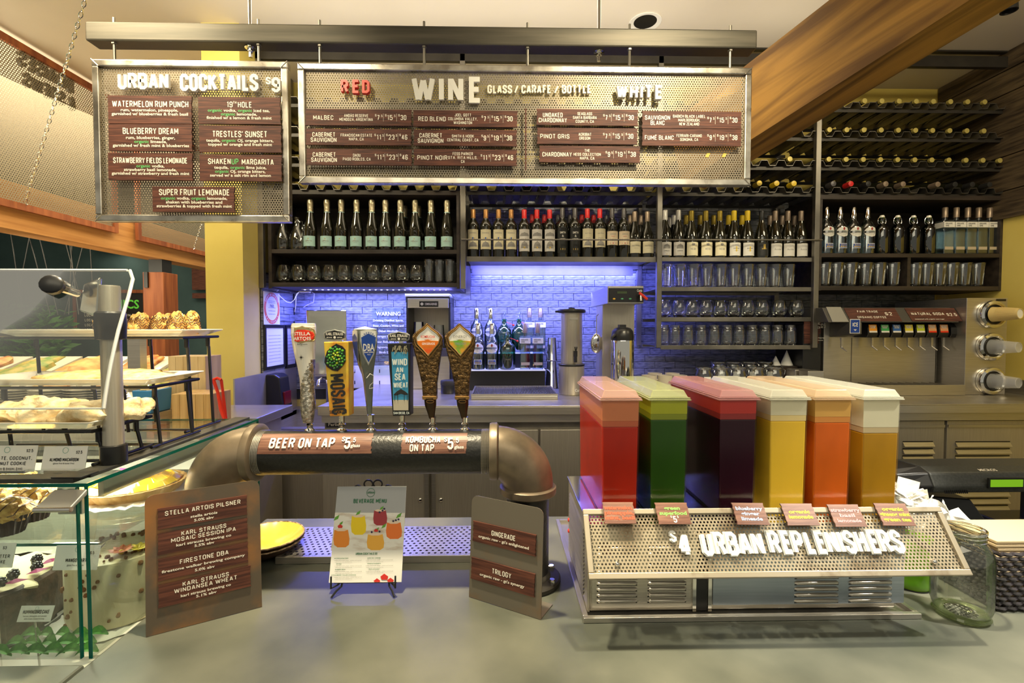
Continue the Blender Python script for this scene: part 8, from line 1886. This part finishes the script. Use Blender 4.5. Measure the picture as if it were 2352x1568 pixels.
B().tube([((a.x + c.x) / 2 + .02, 1.047, c.z + .01), ((a.x + c.x) / 2 + .03, 1.09, ZS1 - .0005)], .0014, 5).build('wire_stem', M['chrome'], t, w2)
t, a, c, w2 = card('price_card', 'hummingbird cake price card on a clip in front of the cakes', (38, 1398), (116, 1427), 1.05, [('HUMMINGBIRD CAKE', .5, .62, .24, .78, 'G'), ('banana, pineapple and pecans', .5, .36, .10, .7, 'r'), ('with cream cheese frosting', .5, .2, .10, .6, 'r')])
B().tube([((a.x + c.x) / 2, 1.052, c.z), ((a.x + c.x) / 2, 1.06, ZF - .044)], .0022, 6).build('clip_stem', M['chrome'], t, w2)
# cupcakes, tart and cakes
liner = noisy('cupcake_liner', (.02, .010, .007), (.05, .022, .014), ns=30, r=.5)
nuts = noisy('peanut_crust', (.42, .20, .04), (.90, .62, .18), ns=70, r=.5, bump=.8)
for i, (px, Y) in enumerate(((2, 1.13), (62, 1.21), (-30, 1.26), (20, 1.36))):
    x = xx(px, Y); t = thing('cupcake', 'nut topped cupcake in a dark liner, ' + ['front one by the pane', 'second one, towards the hinge clamp', 'third one, behind the front one', 'back one'][i], 'cupcake', (x, Y, ZS1 + .0065), group='nut cupcakes')
    V = []; n = 40; b = B()
    for z, r in ((0, .028), (.05, .043)):
        for k in range(n):
            q = 2 * math.pi * k / n; rr = r + (.0016 if k % 2 else -.0016); V.append((rr * math.cos(q), rr * math.sin(q), z))
    b.add(V, [(k, (k + 1) % n, n + (k + 1) % n, n + k) for k in range(n)] + [tuple(range(n - 1, -1, -1))]); b.build('paper_liner', liner, t)
    b = B().ball((0, 0, .052), (.046, .046, .026), 20, 12, .5, 80, i); b.build('frosting', nuts, t, smooth=True)
    g = B()
    for k in range(5):
        g.tube([(-.040 + .02 * k + .004 * math.sin(j), -.04 + .08 * j / 7, .052 + .028 * max(0, 1 - ((-.04 + .08 * j / 7) ** 2 + (-.04 + .02 * k) ** 2) / .0022) ** .5) for j in range(8)], .0012, 5)
    g.build('chocolate_drizzle', choc, t, smooth=True)
x, y = xx(312, 1.40), 1.40
x = -1.06
t = thing('mango_tart', 'round mango tart with purple flower on a paper doily on the glass shelf', 'tart', (x, y, ZS1 + .0065))
b = B(); n = 60; V = [(0, 0, .001)]
for k in range(n): r = .150 + .005 * (k % 3); V.append((r * math.cos(k * math.pi / 30), r * math.sin(k * math.pi / 30), .001 + .004 * (k % 2)))
b.add(V, [(0, k + 1, (k + 1) % n + 1) for k in range(n)]); b.build('doily', M['paper'], t)
b = B(); V = []
for r_, z in ((.110, .003), (.128, .030), (.122, .030), (.112, .020)):
    for k in range(72): rr = r_ * (1 + (.014 if k % 2 else -.014)); V.append((rr * math.cos(k * math.pi / 36), rr * math.sin(k * math.pi / 36), z))
b.add(V, [(j * 72 + k, j * 72 + (k + 1) % 72, j * 72 + 72 + (k + 1) % 72, j * 72 + 72 + k) for j in range(3) for k in range(72)]); b.build('fluted_crust', noisy('tart_crust', (.48, .22, .05), (.78, .50, .18), ns=30, r=.6), t)
mango = noisy('mango_slices', (.85, .42, .01), (.95, .66, .04), ns=14, r=.15, Coat_Weight=.8)
b = B()
for ringi, (rad, m_) in enumerate(((.095, 16), (.068, 12), (.040, 8), (.015, 4))):
    for k in range(m_):
        q = k * 2 * math.pi / m_ + ringi; cxx_, cyy_ = rad * math.cos(q), rad * math.sin(q); u = Vector((-math.sin(q), math.cos(q), 0)); o_ = Vector((math.cos(q), math.sin(q), 0)); p = Vector((cxx_, cyy_, .026 + ringi * .008)); L = .034
        b.add([p - u * L - o_ * .012, p + u * L - o_ * .012, p + u * L * .9 + o_ * .018 + UZ * .004, p - u * L * .9 + o_ * .018 + UZ * .004, p - u * L * .6 + UZ * .016, p + u * L * .6 + UZ * .016], [(0, 1, 5, 4), (1, 2, 5), (2, 3, 4, 5), (3, 0, 4), (3, 2, 1, 0)])
b.build('mango_slices', mango, t, kind='stuff', bevel=.001)
pur = pbr('purple_petal', (.25, .01, .10), .5)
def flower(parent, c, s, mat, mid, n=6):
    for k in range(n):
        q = k * 2 * math.pi / n; b = B(); u = Vector((math.cos(q), math.sin(q), .35)).normalized(); v = Vector((-math.sin(q), math.cos(q), 0)); c_ = Vector(c)
        b.add([c_, c_ + u * s * .5 - v * s * .35, c_ + u * s, c_ + u * s * .5 + v * s * .35, c_ + u * s * .5 + UZ * s * .12], [(0, 1, 4), (1, 2, 4), (2, 3, 4), (3, 0, 4)]); b.build('petal', mat, parent)
    B().ball(c, s * .22, 10, 6).build('flower_centre', mid, parent, smooth=True)
flower(t, (.02, -.02, .062), .048, pur, pur)
# dark cake and cream cake on the deck
zd2 = ZF - .044
t = thing('chocolate_cake', 'dark chocolate cake with cream, blackberries and magenta petals', 'cake', (-1.285, 1.20, zd2))
B().lathe([(0, 0), (.160, 0), (.166, .003), (.160, .006)], seg=40).build('board', M['black'], t, smooth=True)
b = B(); b.ball((0, 0, 0), (.150, .150, .150), 44, 22, .10, 30, 3)
b.v = [(x * (1.0 if abs(z) < .2 else 1), y, z) for x, y, z in b.v]
V = []; F_ = []; n = 48; pr_ = [(.0, .006), (.150, .007), (.152, .02), (.150, .10), (.147, .118), (.135, .124)]
b = B()
for j, (r, z) in enumerate(pr_):
    for k in range(n):
        q = k * 2 * math.pi / n; rr = r + (noise.noise(Vector((math.cos(q) * 6, math.sin(q) * 6, z * 50))) * .009 if r else 0); V.append((rr * math.cos(q), rr * math.sin(q), z))
b.add(V, [(j * n + k, j * n + (k + 1) % n, j * n + n + (k + 1) % n, j * n + n + k) for j in range(len(pr_) - 1) for k in range(n)]); b.build('chocolate_side', noisy('chocolate_crumb', (.025, .010, .006), (.10, .05, .03), ns=40, r=.55, bump=.8), t, smooth=True)
B().ball((0, 0, .118), (.142, .142, .014), 40, 8, .4, 25, 1).build('cream_top', pbr('cream_frosting', (.78, .68, .42), .6), t, smooth=True)
bb = pbr('blackberry', (.010, .005, .015), .25)
for i, (a, r) in enumerate(((-.2, .10), (.15, .12), (-.5, .12), (-.9, .125), (-1.5, .12), (-2.2, .12), (.6, .10))):
    c_ = (r * math.cos(a), r * math.sin(a), .142); b = B()
    for k in range(26):
        th, ph = math.acos(1 - 2 * (k + .5) / 26), k * 2.4; b.ball((c_[0] + .009 * math.sin(th) * math.cos(ph), c_[1] + .009 * math.sin(th) * math.sin(ph), c_[2] + .010 * math.cos(th)), .0042, 6, 4)
    b.build('blackberry', bb, t, smooth=True)
for i, (a, r) in enumerate(((0.0, .135), (-.35, .14), (-.7, .10), (-1.2, .135), (-1.9, .13), (.4, .13))):
    c_ = Vector((r * math.cos(a), r * math.sin(a), .136)); u = Vector((math.cos(a + .8), math.sin(a + .8), -.1)); v = u.cross(UZ)
    B().add([c_ - u * .02, c_ + v * .013 + UZ * .004, c_ + u * .024 + UZ * .006, c_ - v * .013 + UZ * .004, c_ + UZ * .010], [(0, 1, 4), (1, 2, 4), (2, 3, 4), (3, 0, 4)]).build('petal', pbr('magenta_petal', (.32, .01, .12), .5), t)
t = thing('hummingbird_cake', 'tall cream frosted cake with pecan crumbs and orange flowers', 'cake', (-1.035, 1.40, zd2))
b = B(); V = []; n = 44; pr_ = [(.0, .006), (.108, .007), (.112, .02), (.112, .150), (.106, .166), (.09, .170), (0, .170)]
for j, (r, z) in enumerate(pr_):
    for k in range(n): q = k * 2 * math.pi / n; V.append((r * math.cos(q) * (1 + .012 * noise.noise(Vector((math.cos(q) * 4, math.sin(q) * 4, z * 30)))), r * math.sin(q), z))
b.add(V, [(j * n + k, j * n + (k + 1) % n, j * n + n + (k + 1) % n, j * n + n + k) for j in range(len(pr_) - 1) for k in range(n)])
t.location = (-1.0, 1.27, zd2)
b.build('frosting', noisy('ivory_frosting', (.62, .52, .30), (.86, .78, .55), (1, 1, .25), 20, r=.55, bump=.5), t, smooth=True)
random.seed(21); b = B()
for i in range(150):
    q = random.uniform(0, 6.28); z = random.choice([random.uniform(.01, .16), .172]); r = .113 if z < .165 else random.uniform(.06, .10); b.ball((r * math.cos(q), r * math.sin(q), z), random.uniform(.003, .0065), 6, 4)
b.build('pecan_crumbs', pbr('pecan', (.22, .09, .025), .7), t, kind='stuff')
flower(t, (.045, -.055, .178), .030, pbr('orange_petal', (.45, .10, .01), .5), pbr('yellow_centre', (.70, .48, .02), .5), 9)
flower(t, (.075, -.035, .176), .028, pbr('yellow_petal', (.66, .52, .04), .5), pbr('yellow_centre', (.70, .48, .02), .5), 9)
b = B(); n = 50; V = [(0, 0, .001)]
for k in range(n): r = .140 + .006 * (k % 3); V.append((r * math.cos(k * math.pi / 25), r * math.sin(k * math.pi / 25), .002 + .003 * (k % 2)))
b.add(V, [(0, k + 1, (k + 1) % n + 1) for k in range(n)]); b.build('doily', M['paper'], t)
random.seed(8)
lf = noisy('lemon_leaf', (.02, .12, .012), (.10, .34, .04), ns=60, r=.4)
for i in range(16):
    x, y = xx(-20 + i * 13.5, 1.05), 1.045 + .02 * (i % 3); t = thing('lemon_leaf', 'green garnish leaf at the bottom front of the case, ' + (['first', 'second', 'third', 'fourth', 'fifth', 'sixth', 'seventh', 'eighth', 'ninth', 'tenth', 'eleventh', 'twelfth', 'thirteenth', 'fourteenth', 'fifteenth', 'sixteenth'][i]) + ' along', 'leaf', (x, y, ZF - .010 + .006 * (i % 3)), group='garnish leaves')
    a = random.uniform(-.6, .6); L, ww = random.uniform(.022, .032), random.uniform(.009, .013); b = B(); V = []
    for k in range(7):
        f = k / 6; wk = ww * math.sin(math.pi * min(f * .9 + .05, 1)) ; cx_ = (f - .5) * 2 * L; zz_ = .012 * math.sin(f * 3)
        V += [(cx_ * math.cos(a), cx_ * math.sin(a) * .5 - wk, zz_), (cx_ * math.cos(a), cx_ * math.sin(a) * .5, zz_ - .003 + .002), (cx_ * math.cos(a), cx_ * math.sin(a) * .5 + wk * .7, zz_ + wk)]
    b.add(V, [(k * 3 + j, k * 3 + 3 + j, k * 3 + 4 + j, k * 3 + 1 + j) for k in range(6) for j in range(2)]); b.build('blade', lf, t, smooth=True)
# ---------------------------------------------------------------- prep counter behind the case
pcx = thing('prep_counter', 'steel preparation counter behind the pastry case', 'counter', (-2.4, 2.2, 0)); w = pcx.location; ZP_ = 1.19
B().box((-4.2, 1.80, ZP_ - .04), (-1.12, 2.60, ZP_)).build('worktop', M['steel'], pcx, w, bevel=.003); B().box((-4.1, 1.85, 0), (-1.16, 2.55, ZP_ - .04)).build('carcass', M['steelv'], pcx, w)
def block(lab, px0, px1, pyt, Y, D, nm='cutting_board_block', mat=None):
    x0, x1 = xx(px0, Y), xx(px1, Y); z1 = W((px0 + px1) / 2, pyt, Y).z; t = thing(nm, lab, 'box', ((x0 + x1) / 2, Y + D / 2, ZP_ + .001)); n = 5; 
    for k in range(n): 
        u0, u1 = x0 + (x1 - x0) * k / n, x0 + (x1 - x0) * (k + 1) / n
        B().box((u0 + .0004, Y, ZP_ + .001), (u1 - .0004, Y + D, z1)).build('slat', mat, t, t.location, bevel=.0015)
    return t, x0, x1, z1
bam = noisy('bamboo', (.48, .28, .08), (.74, .50, .20), (30, 30, 1.2), 2, r=.4, lo=.3, hi=.7)
block('bamboo utensil box with vertical slats beside the yellow pillar', 390, 482, 905, 1.95, .14, 'bamboo_box', bam); block('taller pale wooden box behind the bamboo box', 384, 470, 818, 2.12, .12, 'wooden_box', noisy('pale_wood', (.52, .36, .16), (.72, .54, .28), (8, 8, 1), 3, r=.5))
t = thing('serving_tongs', 'bright red plastic tongs leaning beside the bamboo box', 'tongs', (xx(505, 1.98), 1.96, ZP_ + .001)); w = t.location
P = lambda l, Y: [W(a, c, Y) for a, c in l]
B().tube(P([(490, 872), (500, 900), (508, 940), (516, 965)], 1.93), [.007, .006, .008, .006], 8).tube(P([(508, 872), (512, 900), (514, 930), (519, 962)], 1.95), [.006, .005, .008, .006], 8).tube(P([(490, 872), (499, 868), (508, 872)], 1.94), .006, 8).build('arms', M['red'], t, w, smooth=True)
# plate stacks: every plate its own thing
plm = M['porc']; pk = thing('side_plate', 'x', 'plate'); B().lathe([(0, 0), (.045, 0), (.050, .002), (.078, .011), (.080, .0125), (.076, .0125), (.048, .005), (0, .004)], seg=32).build('plate_body', plm, pk, smooth=True); first = True
on = ['bottom', 'second', 'third', 'fourth', 'fifth', 'sixth', 'seventh', 'eighth', 'ninth', 'tenth', 'top']
for s, (px, Y) in enumerate(((35, 2.3), (112, 2.28), (188, 2.3), (240, 2.32))):
    for k in range(11):
        loc = (xx(px, Y), Y, ZP_ + .002 + k * .0115); l = 'white plate, %s of the %s stack counted towards the pillar' % (on[k], ['first', 'second', 'third', 'fourth'][s])
        if first: pk.location = loc; pk['label'] = l; pk['group'] = 'stacked white plates'; first = False
        else: dup(pk, loc, l, 'stacked white plates')
for i, (p0, p1, Y) in enumerate(((298, 345, 2.0), (350, 385, 2.12))):
    x0, x1 = xx(p0, Y), xx(p1, Y); z1 = W(p0, 897 - i * 6, Y).z
    t = thing('baking_dish', ['blue enamelled dish beside the steel stanchion', 'blue enamelled dish nearer the bamboo box'][i], 'dish', ((x0 + x1) / 2, Y, ZP_ + .06))
    B().box((x0, Y, ZP_ + .001), (x1, Y + .14, ZP_ + .06)).build('stand_block', M['steel'], t, t.location); 
    B().hexa([(x0 + .008, Y + .005, ZP_ + .061), (x1 - .008, Y + .005, ZP_ + .061), (x1 - .008, Y + .14, ZP_ + .061), (x0 + .008, Y + .14, ZP_ + .061), (x0, Y, z1), (x1, Y, z1), (x1, Y + .15, z1), (x0, Y + .15, z1)]).build('dish_body', pbr('blue_enamel', (.05, .25, .55), .25), t, t.location, bevel=.004)
    B().ball(((x0 + x1) / 2, Y + .07, z1 - .002), ((x1 - x0) * .46, .065, .012), 16, 8, .4, 50, i).build('filling', pbr('crumb_filling', (.80, .62, .30), .7), t, t.location, smooth=True)
# hot display with trays of food behind, seen through the platters
t = thing('hot_food_display', 'steel framed hot food display with orange trays behind the prep counter', 'food display', (-2.4, 3.6, 0)); w = t.location
B().box((-4.0, 3.0, 0), (-1.70, 4.0, 1.10)).build('counter_body', M['steelv'], t, w)
B().tube([(-4.0, 3.2, 1.56), (-1.75, 3.2, 1.56)], .02, 8).build('top_rail', M['dsteel'], t, w); B().box((-2.42, 3.17, 1.10), (-2.34, 3.23, 1.56)).build('upright', M['steel'], t, w)
fd_ = [noisy('roast_food', (.40, .10, .02), (.80, .45, .12), ns=18, r=.4), noisy('salad_food', (.10, .28, .03), (.60, .45, .10), ns=18, r=.5), noisy('pizza_food', (.70, .28, .04), (.85, .62, .20), ns=14, r=.5)]
for i in range(6):
    x = -3.9 + i * .37; tr_ = B().hexa([(x, 3.1, 1.14), (x + .33, 3.1, 1.14), (x + .33, 3.75, 1.36), (x, 3.75, 1.36), (x, 3.1, 1.16), (x + .33, 3.1, 1.16), (x + .33, 3.75, 1.38), (x, 3.75, 1.38)]).build('tray', M['porc'], t, w)
    b = B().ball((0, 0, 0), (.14, .30, .045), 20, 12, .5, 12, i); R = Matrix.Rotation(.325, 3, 'X'); b.v = [tuple(R @ Vector(p) + Vector((x + .165, 3.425, 1.275))) for p in b.v]; b.build('food', fd_[i % 3], tr_, w, smooth=True)
